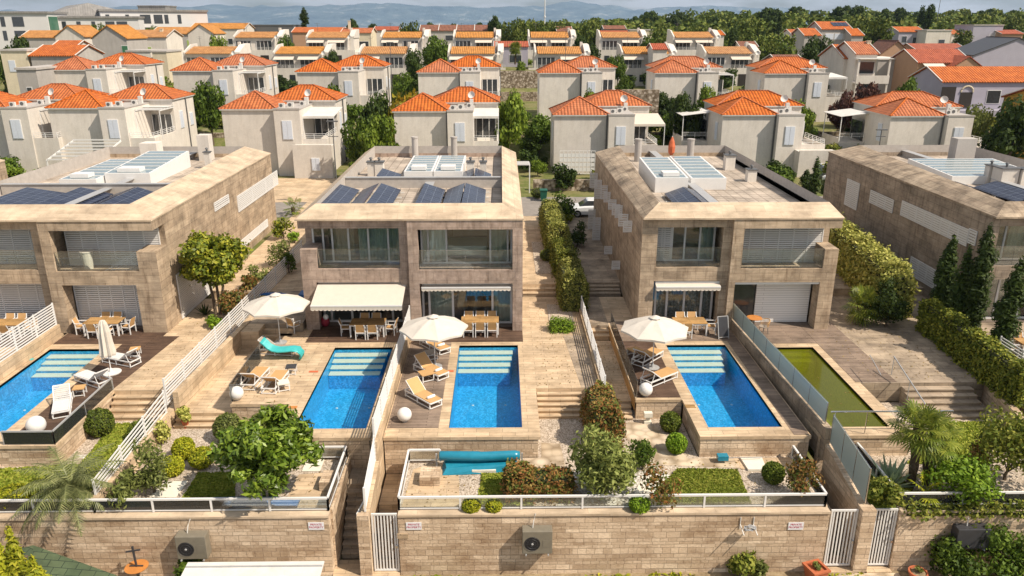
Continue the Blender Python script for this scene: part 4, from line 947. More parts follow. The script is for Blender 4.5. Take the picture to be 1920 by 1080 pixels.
def add_awning(r, z=6.55, x0=8.7, x1=11.5, yb=6.1, yf=2.2, drop=.45, m='white_dirty', beams=False):
    if beams:
        mb = MB()
        for i in range(6): y = yf + (yb - yf) * i / 5; mb.beam((x0, y, z), (x1, y, z), .07, .1)
        for x in (x0 + .05, x1 - .05): mb.beam((x, yf, z - .1), (x, yb, z - .1), .08, .12)
        mb.beam((x1 - .05, yf, 3.4), (x1 - .05, yf, z), .08).beam((x0 + .05, yf, 3.4), (x0 + .05, yf, z), .08)
        o = mb.build('pergola', 'white', r)
        MB().box(x0, yf + 2.2, z + .06, x1, yb, z + .09).build('shade_cloth', 'white_dirty', o)
    else:
        o = MB().hexa([(x0, yf, z - drop - .04), (x1, yf, z - drop - .04), (x1, yb, z - .04), (x0, yb, z - .04)], [(x0, yf, z - drop), (x1, yf, z - drop), (x1, yb, z), (x0, yb, z)]).build('awning', m, r)
        MB().box(x0, yf - .03, z - drop - .25, x1, yf, z - drop).build('valance', m, o)
        MB().beam((x1 - .05, yf, 3.4), (x1 - .05, yf, z - drop - .05), .07).build('awning_post', 'white', o); MB().beam((x0 + .05, yf, 3.4), (x0 + .05, yf, z - drop - .05), .07).build('awning_post', 'white', o)
    return o
def side_terrace(r):
    MB().box(-3.1, 6.5, -3, 0, 11.5, 3.2).box(-3.1, 6.5, 3.2, -2.95, 11.5, 3.7).build('side_terrace', 'stucco', r)
    hrail(r, [(-3.0, 6.6, 3.65), (-.1, 6.6, 3.65)], .6, 3)
    o = MB().hexa([(-3.3, 6.2, 6.2), (.1, 6.2, 6.6), (.1, 11.5, 6.6), (-3.3, 11.5, 6.2)], [(-3.3, 6.2, 6.25), (.1, 6.2, 6.65), (.1, 11.5, 6.65), (-3.3, 11.5, 6.25)]).build('awning', 'white_dirty', r)
    MB().beam((-3.1, 6.4, 3.3), (-3.1, 6.4, 6.2), .08).build('awning_post', 'white', o); MB().beam((-3.1, 11.2, 3.3), (-3.1, 11.2, 6.2), .08).build('awning_post', 'white', o)
    MB().box(-.03, 7.6, 3.3, .0, 10.5, 5.5).build('window', 'winglass', r)
def lower_box(r):
    o = MB().box(8.0, -1.6, -3, 12.2, .14, 3.2).box(8.0, -1.6, 3.2, 12.2, -1.45, 3.35).build('lower_wing', 'stucco', r)
    shutterwin(r, 10.0, -1.6, .6, .8, 1.3)
protoL = hip_house('L'); protoR = hip_house('R')
names_ord = ['first', 'second', 'third', 'fourth', 'fifth', 'sixth', 'seventh', 'eighth']
A_ = [(-98, 203, 'L', 'b'), (85, 203, 'L', 'b'), (412, 205, 'L', 'al'), (737, 209, 'L', 'a'), (1040, 216, 'L', 'a2'), (1358, 216, 'R', 's'), (1675, 218, 'R', 's')]
B_ = [(83, 131, 'L', 'b'), (320, 133, 'L', 'b'), (555, 135, 'L', 'n'), (783, 136, 'L', 'n'), (1012, 137, 'L', 'n'), (1230, 137, 'R', 'b'), (1437, 138, 'R', 'a')]
xa = {'b': 'white pergola', 'al': 'low front wing', 'a': 'flat balcony awning', 'a2': 'tilted awning', 's': 'covered left balcony', 'n': 'open balcony'}
for rows, Y, rn_ in ((A_, 86.0, 'nearest'), (B_, 112.0, 'second')):
    for i, (px, ye, k, ex) in enumerate(rows):
        q = Q(px, ye, Y)
        h = dup(protoL if k == 'L' else protoR, (q.x, Y - .5, q.z - 6.9), 0)
        tag(h, f'{names_ord[i]} hip-roofed house from left in the {rn_} row, with {xa[ex]}', 'house', f'orange hip-roofed houses, {rn_} row')
        if ex == 'b': add_awning(h, beams=True)
        if ex == 'al': add_awning(h, 6.6, 8.7, 12.2, 6.0, 1.0, .5); lower_box(h)
        if ex == 'a': add_awning(h, 6.7, 8.7, 11.5, 6.0, .4, .3)
        if ex == 'a2': add_awning(h, 6.5, 8.9, 12.4, 6.0, 1.5, .7, 'awning')
        if ex == 's': side_terrace(h); lower_box(h)
for p in (protoL, protoR):
    for c in list(p.children_recursive) + [p]: bpy.data.objects.remove(c)
# ---- stepped terraces with ochre roof strips (rows three and four)
def strip_house():
    r = bpy.data.objects.new('terrace_house', None); COL.objects.link(r)
    MB().box(0, 0, -3, 12.4, 9, 3.0).box(1.2, 1.8, 3.0, 11.9, 9, 6.0).box(10.5, 1.2, 3.0, 10.75, 1.79, 5.9).box(0, 0, 3, 12.4, .15, 3.45).build('wall', 'stucco', r)
    for x, th in ((10.9, 1.15), (1.25, .3)):
        g = MB().add([(x, 1.8, 5.9), (x, 9, 5.9), (x, 9, 7.75), (x, 5.6, 7.6), (x, 1.8, 6.3), (x + th, 1.8, 5.9), (x + th, 9, 5.9), (x + th, 9, 7.75), (x + th, 5.6, 7.6), (x + th, 1.8, 6.3)], [(0, 1, 2, 3, 4), (9, 8, 7, 6, 5), (0, 4, 9, 5), (4, 3, 8, 9), (3, 2, 7, 8), (2, 1, 6, 7)])
        g.build('gable_wall', 'stucco', r)
    MB().box(10.4, 6.3, 6, 10.89, 6.9, 8.1).build('chimney', 'stucco', r)
    MB().hexa([(1.8, 1.3, 6.0), (10.3, 1.3, 6.0), (10.3, 6.2, 6.0), (1.8, 6.2, 6.0)], [(1.8, 1.3, 6.1), (10.3, 1.3, 6.1), (10.3, 6.2, 7.25), (1.8, 6.2, 7.25)]).build('roof', 'tile_y', r)
    for a, b in ((1.8, 5.2), (6.4, 9.8)):
        o = MB().box(a, 1.72, 3.2, b, 1.79, 5.3).build('window', 'winglass', r)
        f = MB(); n = 4
        for i in range(n + 1): x = a + (b - a) * i / n; f.box(x - .04, 1.66, 3.2, x + .04, 1.715, 5.3)
        f.build('frame', 'white', o)
    MB().box(7.6, -.06, .1, 9.4, -.01, 2.3).build('door', 'dark', r)
    hrail(r, [(.1, .08, 3.4), (12.3, .08, 3.4)], .6, 3, 'white_dirty')
    dish(r, 11.2, .9, 5.4, .4)
    MB().beam((3.0, 6.5, 6.9), (3.0, 6.5, 9.2), .05).beam((2.4, 6.5, 9.0), (3.6, 6.5, 9.0), .04).beam((2.6, 6.5, 8.7), (3.4, 6.5, 8.7), .04).build('aerial', 'grey_metal', r)
    MB().box(2.2, -.05, .9, 3.3, -.01, 2.2).build('window', 'winglass', r); MB().box(4.6, -.05, .9, 5.7, -.01, 2.2).build('window', 'winglass', r)
    return r
sp = strip_house()
def cd_awn(h, x0, x1, m='awning'):
    o = MB().hexa([(x0, .2, 4.95), (x1, .2, 4.95), (x1, 1.75, 5.55), (x0, 1.75, 5.55)], [(x0, .2, 5.0), (x1, .2, 5.0), (x1, 1.75, 5.6), (x0, 1.75, 5.6)]).build('awning', m, h)
rowC = [(324, 0), (494, 3), (656, 1), (826, 3), (991, 2), (1156, 3), (1314, 2)]; rowD = [(421, 0), (559, 3), (700, 1), (838, 2), (981, 3), (1116, 2), (1255, 3)]
ex4 = ['no awning', 'left awning', 'right awning', 'two awnings']
for rows, Y, yy, rn_ in ((rowC, 154.0, 101.5, 'third'), (rowD, 181.0, 71.0, 'fourth')):
    for i, (px, a) in enumerate(rows):
        q = Q(px, yy, Y); h = dup(sp, (q.x, Y, q.z - 6.0), 0)
        tag(h, f'{names_ord[i]} ochre-roofed terrace house from left in the {rn_} row, {ex4[a]}', 'house', f'ochre-roofed terrace houses, {rn_} row')
        if a in (1, 3): cd_awn(h, 1.6, 5.4)
        if a in (2, 3): cd_awn(h, 6.2, 10.0)
for c in list(sp.children_recursive) + [sp]: bpy.data.objects.remove(c)
# ---- free-standing gabled houses
def gable(label, px, ye, Y, wpx, d, h, rise, ridge='x', wall='stucco', roof='tile', wins=(), chim=(), rz=0, cat='house', name='gabled_house', trim='white_dirty', dy=0):
    q = Q(px, ye, Y); w = wpx / FPX * (Y * .946 + (CAMZ - q.z) * .323)
    r = thing(name, label, cat, (q.x, Y, q.z - h), rz)
    if ridge == 'x': rise = max(.9, rise * .62)
    if ridge == 'x':
        e = [(0, 0, -4), (0, d, -4), (0, d, h), (0, d / 2, h + rise), (0, 0, h)]; f = [(w, p[1], p[2]) for p in e]
        MB().add(e + f, [(4, 3, 2, 1, 0), (5, 6, 7, 8, 9), (0, 5, 9, 4), (1, 2, 7, 6)]).build('wall', wall, r)
        s = MB(); o = .25; k = rise / (d / 2) * o
        a = [(-o, -o, h - k), (w + o, -o, h - k), (w + o, d / 2, h + rise), (-o, d / 2, h + rise)]; b = [(-o, d / 2, h + rise), (w + o, d / 2, h + rise), (w + o, d + o, h - k), (-o, d + o, h - k)]
    else:
        e = [(0, 0, -4), (w, 0, -4), (w, 0, h), (w / 2, 0, h + rise), (0, 0, h)]; f = [(p[0], d, p[2]) for p in e]
        MB().add(e + f, [(0, 1, 2, 3, 4), (9, 8, 7, 6, 5), (1, 6, 7, 2), (0, 4, 9, 5)]).build('wall', wall, r)
        s = MB(); o = .25; k = rise / (w / 2) * o
        a = [(w / 2, -o, h + rise), (w + o, -o, h - k), (w + o, d + o, h - k), (w / 2, d + o, h + rise)]; b = [(-o, -o, h - k), (w / 2, -o, h + rise), (w / 2, d + o, h + rise), (-o, d + o, h - k)]
    for q4 in (a, b):
        lo = [(p[0], p[1], p[2] + .03) for p in q4]; hi = [(p[0], p[1], p[2] + .17) for p in q4]; s.hexa(lo, hi)
    ro = s.build('roof', roof, r)
    t = MB(); up = Vector((0, 0, .2))
    if ridge == 'x':
        for x in (-o, w + o): t.beam(Vector((x, -o, h - k)) + up, Vector((x, d / 2, h + rise)) + up, .11, .1).beam(Vector((x, d + o, h - k)) + up, Vector((x, d / 2, h + rise)) + up, .11, .1)
    else: t.beam(Vector((w / 2, -o, h + rise)) + up, Vector((w / 2, d + o, h + rise)) + up, .2, .12)
    t.build('ridge_tiles', trim if ridge == 'x' else roof, ro)
    for wn in wins:
        x, z, ww, hh = wn[:4]; m = wn[4] if len(wn) > 4 else 'winglass'
        a_ = MB().box(x - .08, -.05, z - .08, x + ww + .08, -.003, z + hh + .08).build('window', 'white', r)
        MB().box(x, -.07, z, x + ww, -.052, z + hh).build('pane', m, a_)
    for x, y, hh in chim:
        MB().box(x, y, h, x + .6, y + .6, h + rise + hh).box(x - .06, y - .06, h + rise + hh + .003, x + .66, y + .66, h + rise + hh + .1).build('chimney', 'stucco_y', r)
    return r
w2 = [(1, 3, 1, 1.2), (4, 3, 1, 1.2)]
g = gable('house with vivid orange gable roof and lit white end wall, behind the left hip roofs', 57, 105, 125, 81, 9, 6.5, 2.2, 'x', 'stucco_g', 'tile', ())
gable('small house with orange roof rising right behind the vivid orange gable', 97, 90, 134, 42, 6, 6, 1.6, 'x', 'stucco', 'tile')
gable('grey house with ochre gable roof and green window below the hotel', 38, 71, 185, 67, 9, 5, 2.3, 'x', 'stucco_g', 'tile_y', [(4.5, 1.2, 1.4, 1.2, 'shutter_green')])
gable('grey-gabled house with ochre roof sloping right and a cream side wall', 103, 69, 170, 54, 9, 6, 2.1, 'y', 'stucco', 'tile_y', [(2.2, 3, .8, 1.4)])
gable('larger grey-gabled house with ochre roof and green shutter, left cluster', 172, 72, 160, 64, 9, 7, 2.3, 'y', 'stucco_g', 'tile_y', [(5.6, 3.8, 1.1, 1.8, 'shutter_green')])
gable('ochre-roofed house with white right gable and round dish, left cluster', 237, 70, 175, 73, 9, 6, 2.2, 'x', 'stucco', 'tile_y', [(3, 2.0, 1.5, 2, 'lime'), (1, 2.2, 1, 1.4)]) if False else None
M['lime'] = plain('lime_shutter', (.35, .45, .12), .6)
gable('ochre-roofed house with lime shutters and white right gable, left cluster', 237, 70, 175, 73, 9, 6, 2.2, 'x', 'stucco', 'tile_y', [(3.2, 2.2, 1.8, 1.8, 'lime')], [(6, 3, .3)])
gable('long ochre-roofed house behind the lime-shuttered one', 283, 64, 200, 82, 10, 6, 2.4, 'x', 'stucco_g', 'tile_y', [(8.5, 3, 1.4, 1.6, 'lime'), (1, 3, .9, 1.6)])
gable('narrow grey-gabled house with ochre roof right of the long ochre roof', 352, 63, 192, 48, 8, 6, 2.0, 'y', 'stucco', 'tile_y')
gable('long ochre-roofed house with white right gable in front of the mountains', 357, 54, 225, 100, 9, 6, 2.2, 'x', 'stucco', 'tile_y', [(10, 2, 1.2, 1.4)])
gable('red-roofed long house with rust walls left of the chimneyed house', 548, 61, 215, 92, 9, 5, 1.9, 'x', 'stucco_t', 'tile')
gable('cream house with red roof, tall brown chimney and dark windows', 640, 62, 203, 55, 9, 6, 1.7, 'x', 'stucco_y', 'tile', [(1, 2.5, 2.4, 1.5), (4.2, 2.5, 2.4, 1.5)], [(1.2, 3, 1.8)])
gable('small white house with brick-red roof beside the leafy tree', 702, 57, 230, 44, 7, 4, 1.5, 'x', 'stucco', 'tile_r')
b = gable('long row building with faded brown tiled roof in four bays', 788, 58, 215, 130, 9, 5, 2.2, 'x', 'stucco_g', 'tile_b', [(2 + 4.6 * i, 2.6, 2.4, 1.3) for i in range(4)])
for i in range(1, 4):
    t_ = MB()
    x = 19.0 * i / 4; t_.beam((x, -.2, 5.15), (x, 4.5, 6.6), .16, .12); t_.build('roof_divider', 'white_dirty', b)

gable('low house with red roofs behind the small palm', 928, 88, 165, 62, 8, 4, 1.3, 'x', 'stucco_l', 'tile_r', [(3, 1, 2.4, 1.4)])
gable('small house with brown tiled roof half hidden by pines, centre right', 1045, 59, 235, 27, 8, 5, 2, 'x', 'stucco', 'tile_b')
gable('small brown-roofed house behind the red-roofed one, centre right', 1133, 55, 250, 40, 8, 5, 1.6, 'x', 'stucco_g', 'tile_b')
gable('low red-roofed house between terrace rows, centre right', 1128, 66, 225, 52, 9, 5, 1.7, 'x', 'stucco_g', 'tile_r')
gable('tiny red roof showing between two terraced houses', 1225, 93, 150, 26, 6, 4, 1.3, 'x', 'stucco', 'tile_r')
gable('white-walled house with red roof left of the twin cypresses', 1338, 66, 200, 20, 8, 7, 1.6, 'x', 'stucco', 'tile')
gable('low house with brown-red roof in front of the big hedge tree', 1391, 92, 185, 32, 9, 4, 2.4, 'x', 'stucco', 'tile_b')
gable('grey low-pitched house behind the big dark tree', 1460, 118, 135, 48, 8, 4, 1.7, 'x', 'stucco_g', 'tile_b')
gable('white house with red roof and tall grey left gable', 1584, 110, 125, 24, 10, 8, 3.0, 'x', 'stucco', 'tile', (), ())
g = gable('raised white block with red roof and two stacked balconies', 1606, 102, 122, 40, 9, 9.2, 2.6, 'x', 'stucco', 'tile', [(.7, 6.4, 2.2, 1.7)], [(3.0, 3.5, .2)])
MB().box(-.4, -2.0, 2.0, 4.6, -.06, 2.25).box(-.4, -2.0, 2.25, 4.6, -1.88, 3.2).box(-.4, -2.0, 5.0, 4.6, -.06, 5.2).box(-.4, -2.0, 5.2, 4.6, -1.88, 6.2).box(-.38, -1.9, -3, -.1, -1.7, 8.6).box(4.3, -1.9, -3, 4.55, -1.7, 8.6).build('balcony', 'stucco', g)
MB().box(-.5, -2.1, 8.62, 4.8, -.1, 8.7).build('canopy', 'white_dirty', g)
MB().box(1, -.06, 2.9, 3.6, -.02, 4.8).build('window', 'winglass', g)
g = gable('orange-roofed house with a block of solar panels on its roof', 1541, 55, 190, 56, 9, 5, 2.6, 'x', 'stucco_g', 'tile', [(1 + 2.2 * i, 2.8, 1.9, 1.2, 'shutter_blue') for i in range(3)])
for i in range(4): MB().hexa([(3.2 + i * .95, 1.4, 5.7), (4.05 + i * .95, 1.4, 5.7), (4.05 + i * .95, 3.6, 6.5), (3.2 + i * .95, 3.6, 6.5)], [(3.2 + i * .95, 1.4, 5.77), (4.05 + i * .95, 1.4, 5.77), (4.05 + i * .95, 3.6, 6.57), (3.2 + i * .95, 3.6, 6.57)]).build('solar_panel', 'solar', g)
gable('low orange-roofed wing left of the solar-roofed house', 1509, 67, 185, 30, 9, 4, 2.4, 'x', 'stucco_g', 'tile')
gable('small orange gable roof leftmost beside the solar-roofed house', 1486, 66, 192, 18, 8, 4, 1.9, 'x', 'stucco', 'tile')
gable('orange-roofed wing right of the solar-roofed house', 1597, 67, 186, 22, 8, 4, 2.3, 'x', 'stucco_g', 'tile')
g = gable('tan house with red roof and white scalloped awning', 1722, 118, 132, 100, 10, 8, 3.0, 'x', 'stucco_t', 'tile_r', [(.8, 4.5, 1.2, 1.8), (2.2, .8, 1.8, 1.8)])
MB().hexa([(1.0, -2.4, 6.6), (4.4, -2.4, 6.6), (4.0, .0, 8.0), (.6, .0, 8.0)], [(1.0, -2.4, 6.66), (4.4, -2.4, 6.66), (4.0, .0, 8.06), (.6, .0, 8.06)]).build('awning', 'canvas', g)
e = [(4.8, -1.8, -3), (9.6, -1.8, -3), (9.6, -1.8, 7.4), (7.2, -1.8, 9.0), (4.8, -1.8, 7.4)]; f = [(p[0], .05, p[2]) for p in e]
wg = MB().add(e + f, [(0, 1, 2, 3, 4), (9, 8, 7, 6, 5), (1, 6, 7, 2), (0, 4, 9, 5)]).build('gable_wing', 'stucco_t', g)
MB().hexa([(4.6, -2, 7.33), (7.2, -2, 9.05), (7.2, 2.6, 9.05), (4.6, 2.6, 7.33)], [(4.6, -2, 7.45), (7.2, -2, 9.17), (7.2, 2.6, 9.17), (4.6, 2.6, 7.45)]).hexa([(7.21, -2, 9.05), (9.8, -2, 7.33), (9.8, 2.6, 7.33), (7.21, 2.6, 9.05)], [(7.21, -2, 9.17), (9.8, -2, 7.45), (9.8, 2.6, 7.45), (7.21, 2.6, 9.17)]).build('wing_roof', 'tile_r', g)
for x in (5.6, 7.7): MB().box(x, -1.86, 5.2, x + 1.1, -1.81, 6.9).build('shutter', 'white', g)
MB().box(.1, -1.5, 3.0, 4.79, -.06, 4.0).build('balcony', 'stucco_t', g)
gable('red-brown roofed house standing behind the tan one', 1722, 97, 165, 95, 10, 5, 2.2, 'x', 'stucco_t', 'tile_r')
gable('grey-brown gabled house left behind the tan one', 1650, 102, 158, 60, 8, 5, 2.4, 'y', 'stucco_t', 'tile_b')
g = gable('lavender house with long bright orange roof and arched veranda', 1768, 154, 104, 190, 8.5, 5.5, 2.6, 'x', 'stucco_l', 'tile', [(6.2, 2.8, 1.7, 1.6), (12, 2.8, 1.2, 1.3)])
MB().box(-.0, -.06, 2.2, 1.9, -.01, 4.9).box(2.6, -.06, 2.2, 4.2, -.01, 4.2).lathe((0, 0, -99), [(.01, 0), (.01, .01)], 3).build('veranda_shade_panel', 'dark', g)  # flat dark panels on the wall, coloured as the shade inside the veranda
MB().tube([(2.6 + .8 - .8 * math.cos(a), -.05, 4.2 + .8 * math.sin(a)) for a in np.linspace(0, math.pi, 12)], .12, 6).build('arch', 'stucco_y', g)
MB().box(-.5, -1.6, 1.2, 12, -.07, 2.0).build('balcony', 'stucco_l', g)
acunit(g, 9.6, -.45, 2.9, 1.1)
gable('mustard-walled house cut by the right edge', 1975, 196, 88, 150, 9, 5, 2.2, 'x', 'stucco_m', 'tile_r', [(3, 1, 1, 1.5)])
g = gable('grey house with three arches and dark gabled roof at the right edge', 1826, 104, 150, 160, 10, 6, 3.0, 'y', 'stucco_l', 'charcoal')
for i in range(3):
    x = 2.2 + i * 2.4; MB().box(x, -.07, .6, x + 1.7, -.01, 2.3).add([(x + .85 + .85 * math.cos(a), -.07, 2.31 + .85 * math.sin(a)) for a in np.linspace(0, math.pi, 12)], [tuple(range(11, -1, -1))]).build('arch_shade_panel', 'dark', g)  # flat dark panels standing for the shade under the arches
gable('orange-roofed house with white veranda beyond the pines at right', 1686, 60, 220, 48, 9, 4.5, 2.0, 'x', 'stucco_l', 'tile', [(1, 1.8, 1.3, 1.6), (4, 1.5, 2.4, 1.6)])
gable('small white house with orange roof right of the white cubic house', 1785, 64, 218, 22, 8, 4, 1.6, 'x', 'stucco', 'tile')
gable('low house with thin red roof at far right of the hill', 1879, 64, 212, 40, 8, 4, 1.2, 'x', 'stucco_t', 'tile_r')
def cube_house(label, px, yt, Y, wpx, d, h, wall='stucco', wins=(), roof='stucco_g', name='flat_roofed_house', rz=0):
    q = Q(px, yt, Y); w = wpx / FPX * (Y * .946 + 3)
    r = thing(name, label, 'building', (q.x, Y, q.z - h), rz)
    MB().box(0, 0, -6, w, d, h).build('wall', wall, r); MB().box(-.15, -.15, h + .002, w + .15, d + .15, h + .28).build('roof', roof, r)
    for wn in wins:
        x, z, ww, hh = wn[:4]; m = wn[4] if len(wn) > 4 else 'winglass'
        a_ = MB().box(x - .08, -.05, z - .08, x + ww + .08, -.003, z + hh + .08).build('window', 'white', r)
        MB().box(x, -.07, z, x + ww, -.052, z + hh).build('pane', m, a_)
    return r
cube_house('white cubic house with one large dark window at right', 1738, 58, 215, 46, 9, 5, wins=[(3.6, .8, 1.6, 2.0)])
g = cube_house('grey flat-roofed house with roof terrace on the right hillside', 1826, 48, 215, 56, 9, 6, 'stucco_l', [(4, 1.2, 3, 1.3)])
hrail(g, [(4, -1.2, 3.2), (8.2, -1.2, 3.2)], 1, 3)
cube_house('white flat roof between the balcony block and the tan house', 1647, 112, 140, 46, 8, 4, 'stucco_g', roof='stucco')
cube_house('white flat-roofed wall building right of the low red roof', 1181, 57, 228, 42, 6, 3, 'stucco_y')
cube_house('dark grey long flat building left of the spruce', 466, 48, 235, 82, 12, 4.5, 'grey_metal', roof='grey_metal')
cube_house('cream stepped house at the left edge beside the dark tree', 0, 96, 125, 48, 8, 6, 'stucco_y', [(1, 3, .9, 1.6, 'shutter_blue')])
cube_house('grey lower block next to the cream stepped house', 30, 131, 108, 36, 8, 5.5, 'stucco_g', [(1, 2, .6, 1.2)])
cube_house('pale low block in front of the grey-gabled houses', 237, 97, 150, 44, 7, 4, 'stucco')
cube_house('pale low annex right of the grey gabled house', 285, 98, 148, 26, 7, 4, 'stucco_y', [(1, 1.2, .5, 1.4)])
# ---- hotel on the left skyline
def hotel(label, px, yt, Y, L_, rz, h, seed, slabs=True):
    q = Q(px, yt, Y); r = thing('hotel_block', label, 'hotel', (q.x, Y, q.z - h), rz, 'white hotel blocks on the left skyline')
    MB().box(0, 0, -8, L_, 14, h).build('wall', 'stucco_w', r); MB().box(-.3, -.4, h + .003, L_ + .3, 14.2, h + .5).build('roof', 'zinc', r)
    rn = random.Random(seed); x = 1.2
    while x < L_ - 3:
        for z in (h - 3.1, h - 6.4):
            ww = rn.choice((.9, .9, 1.0, 2.6, 2.2)); a_ = MB().box(x, -.06, z, x + ww, -.01, z + 2.3).build('window', 'winglass', r)
        x += ww + rn.choice((1.2, 1.8, 2.6))
    return r
M['stucco_w'] = plain('stucco_bright', (.58, .57, .56), .85, var=.04, vs=.4)
M['zinc'] = brick('zinc_roof', (.26, .25, .235), (.22, .21, .20), (.14, .13, .12), .6, 30, .04, .55, .15, bump=.2)
M['glass_green'] = plain('green_glass', (.05, .14, .09), .15, spec=.8)
hotel('left hotel block with dark balcony windows', -40, 25, 205, 15.5, R(9), 6, 1)
g = hotel('low middle hotel block right of the green glass stair', 88, 34, 214, 22, R(12), 5, 2)
q = Q(64, 31, 208); tag(MB().box(q.x, 208, 6, q.x + 3.6, 212, q.z).build('stair_tower', 'glass_green'), 'green glass stair tower between the left hotel blocks', 'tower')
hotel('tall right hotel block stretching along the skyline', 187, 21, 220, 27, R(28), 7, 3)
q = Q(83, 28, 222); g = thing('metal_roof_hall', 'dark zinc trapezoid roof hall above the middle hotel block', 'hall', (q.x, 222, q.z), R(12))
MB().add([(0, 0, -6), (17, 0, -6), (17, 14, -6), (0, 14, -6), (0, 0, 0), (15, 0, -3.2), (17, 14, 1.2), (2, 14, 2.6), (10, 5, 3.2)], [(0, 1, 5, 4), (1, 2, 6, 5), (4, 5, 8), (5, 6, 8), (6, 7, 8), (7, 4, 8), (2, 3, 7, 6), (3, 0, 4, 7)]).build('roof', 'zinc', g)
cube_house('grey roof penthouse at the right of the hotel', 258, 12, 238, 50, 8, 5, 'zinc', roof='zinc')
# mast
q = Q(1021, 58, 320); g = thing('antenna_mast', 'thin white radio mast against the mountains', 'mast', (q.x, 320, q.z - 4))
MB().tube([(0, 0, -4), (0, 0, 26)], [.28, .16], 8).build('pole', 'white', g); MB().lathe((0, 0, 9), [(.5, 0), (.5, .5)], 10).build('platform', 'white', g)
q = Q(1760, 20, 330); g = thing('antenna_mast', 'thin dark mast over the pines at right', 'mast', (q.x, 330, q.z - 12)); MB().tube([(0, 0, 0), (0, 0, 16)], [.2, .1], 6).build('pole', 'grey_metal', g)
# ---- rubble walls between the rows
def rubble(label, pa, pb, z0, z1, th=.5, m='rubble'):
    a = Vector((pa[0], pa[1], 0)); b = Vector((pb[0], pb[1], 0)); n = Vector((-(b - a).y, (b - a).x, 0)).normalized() * th
    return tag(MB().prism([tuple(a)[:2], tuple(b)[:2], tuple(b + n)[:2], tuple(a + n)[:2]], z0, z1).build('rubble_wall', m), label, 'stone wall')
q1 = P(1000, 358, .45); q2 = P(1118, 356, .45)
rubble('rubble garden wall behind the parked white car', q1, (q2.x, q1.y), .4, 1.55)
q1 = Q(926, 133, 150); q2 = Q(1056, 133, 150); rubble('rubble retaining wall above the central garden', q1, q2, 4.5, q1.z)
struct(MB().box(q1.x, 150.6, 4, q2.x, 171, q1.z - .05).build('terraced_garden', 'groundmix'))
q1 = Q(385, 268, 84); rubble('rubble wall between the left pair of white houses', (q1.x - 1, 90), (q1.x + 3.5, 90), .4, 3.0)
q1 = Q(655, 300, 92); rubble('rubble wall left of the third white house', (q1.x, 94), (q1.x + 5, 94), .4, 3.2)
q1 = Q(1165, 190, 105); rubble('rubble wall below the fifth terraced house', q1, (q1.x + 5, 105), .4, q1.z + 1.5)
rubble('long rubble retaining wall under the third row', (-60, 141), (75, 141), 2.8, 4.95)
rubble('long rubble retaining wall under the second row', (-75, 101.5), (75, 101.5), .2, 3.05)
rubble('rubble retaining wall under the fourth row', (-60, 171.3), (75, 171.3), 4.4, 7.1)
# ================================================================ vegetation
M['lf_litter'] = leafm('leaf_litter', [(.06, .05, .01), (.16, .10, .03), (.28, .22, .08)])
def mk_tree(name, kind, H, rx, crown_h, leaf='lf_mid', n=2400, ls=.22, nb=16, seed=1, trunk=.12, base=None, asp=1.7, br=.42, par=None, bare=0.0, lo=.55, bark='bark', stems=1):
    """trunk with limbs + crown of leaf clumps, total height H, crown half width rx, crown height crown_h"""
    r = par or bpy.data.objects.new(name, None)
    if par is None: COL.objects.link(r)
    rn = random.Random(seed); cz = H - crown_h / 2
    bl = crown_blobs(nb, rx, rx, crown_h / 2, cz, br, seed)
    tb = MB(); fork = max(.25, H - crown_h * .95)
    for s in range(stems):
        ox = (s - (stems - 1) / 2) * .25
        tb.tube([(ox, 0, -.3), (ox + .04 * H * rn.uniform(-1, 1) * .5, .02, fork * .6), (ox * 1.5, 0, fork), (ox, 0, cz)], [trunk * 1.25, trunk, trunk * .85, trunk * .3], 7)
    for b in bl[:10]:
        m = Vector((b[0] * .45, b[1] * .45, fork + (b[2] - fork) * .55)); tb.tube([(0, 0, fork * .95), m, (b[0], b[1], b[2])], [trunk * .5, trunk * .3, trunk * .08], 5)
    tb.build('trunk', bark, r)
    C, D = blobs_pts(bl, n, lo); C = C + RNG.normal(0, .035 * rx, C.shape); me = leafmesh('crown', C, D, ls, asp); lobj('crown', me, leaf, r)
    return r
def fin(r, label, cat, loc, group=None, rz=0, sc=None):
    r.location = loc; r.rotation_euler = (0, 0, rz); tag(r, label, cat, group)
    if sc: r.scale = (sc,) * 3
    return r
def mpp(loc):  # metres per 1920-picture pixel at a place
    return (loc[1] * math.cos(PITCH) + (CAMZ - loc[2]) * math.sin(PITCH)) / FPX
def ballshrub(label, px, pyc, rp, z=-1, leaf='lf_ball', n=2600, ls=.07, cat='shrub', sq=1.0, group=None):
    g = P(px, pyc + rp * .75, z); k = mpp(g); r_ = rp * k
    t = thing('round_shrub', label, cat, (g.x, g.y, z), 0, group)
    MB().sphere((0, 0, r_ * .95 * sq), r_ * .9, 16, 1, 1, sq).build('dark_core', 'core', t, smooth=True)
    d = RNG.normal(0, 1, (n, 3)); d /= np.linalg.norm(d, axis=1)[:, None]
    rr = r_ * (RNG.uniform(.9, 1.04, (n, 1)) + .03 * np.sin(d[:, :1] * 9 + d[:, 1:2] * 7)); C = d * rr; C[:, 2] = C[:, 2] * sq + r_ * .95 * sq
    C = C[C[:, 2] > 0.01]; dd = d[:len(C)]
    lobj('foliage', leafmesh('foliage', C, C - np.array([0, 0, r_ * .95]), ls, 1.5), leaf, t); return t
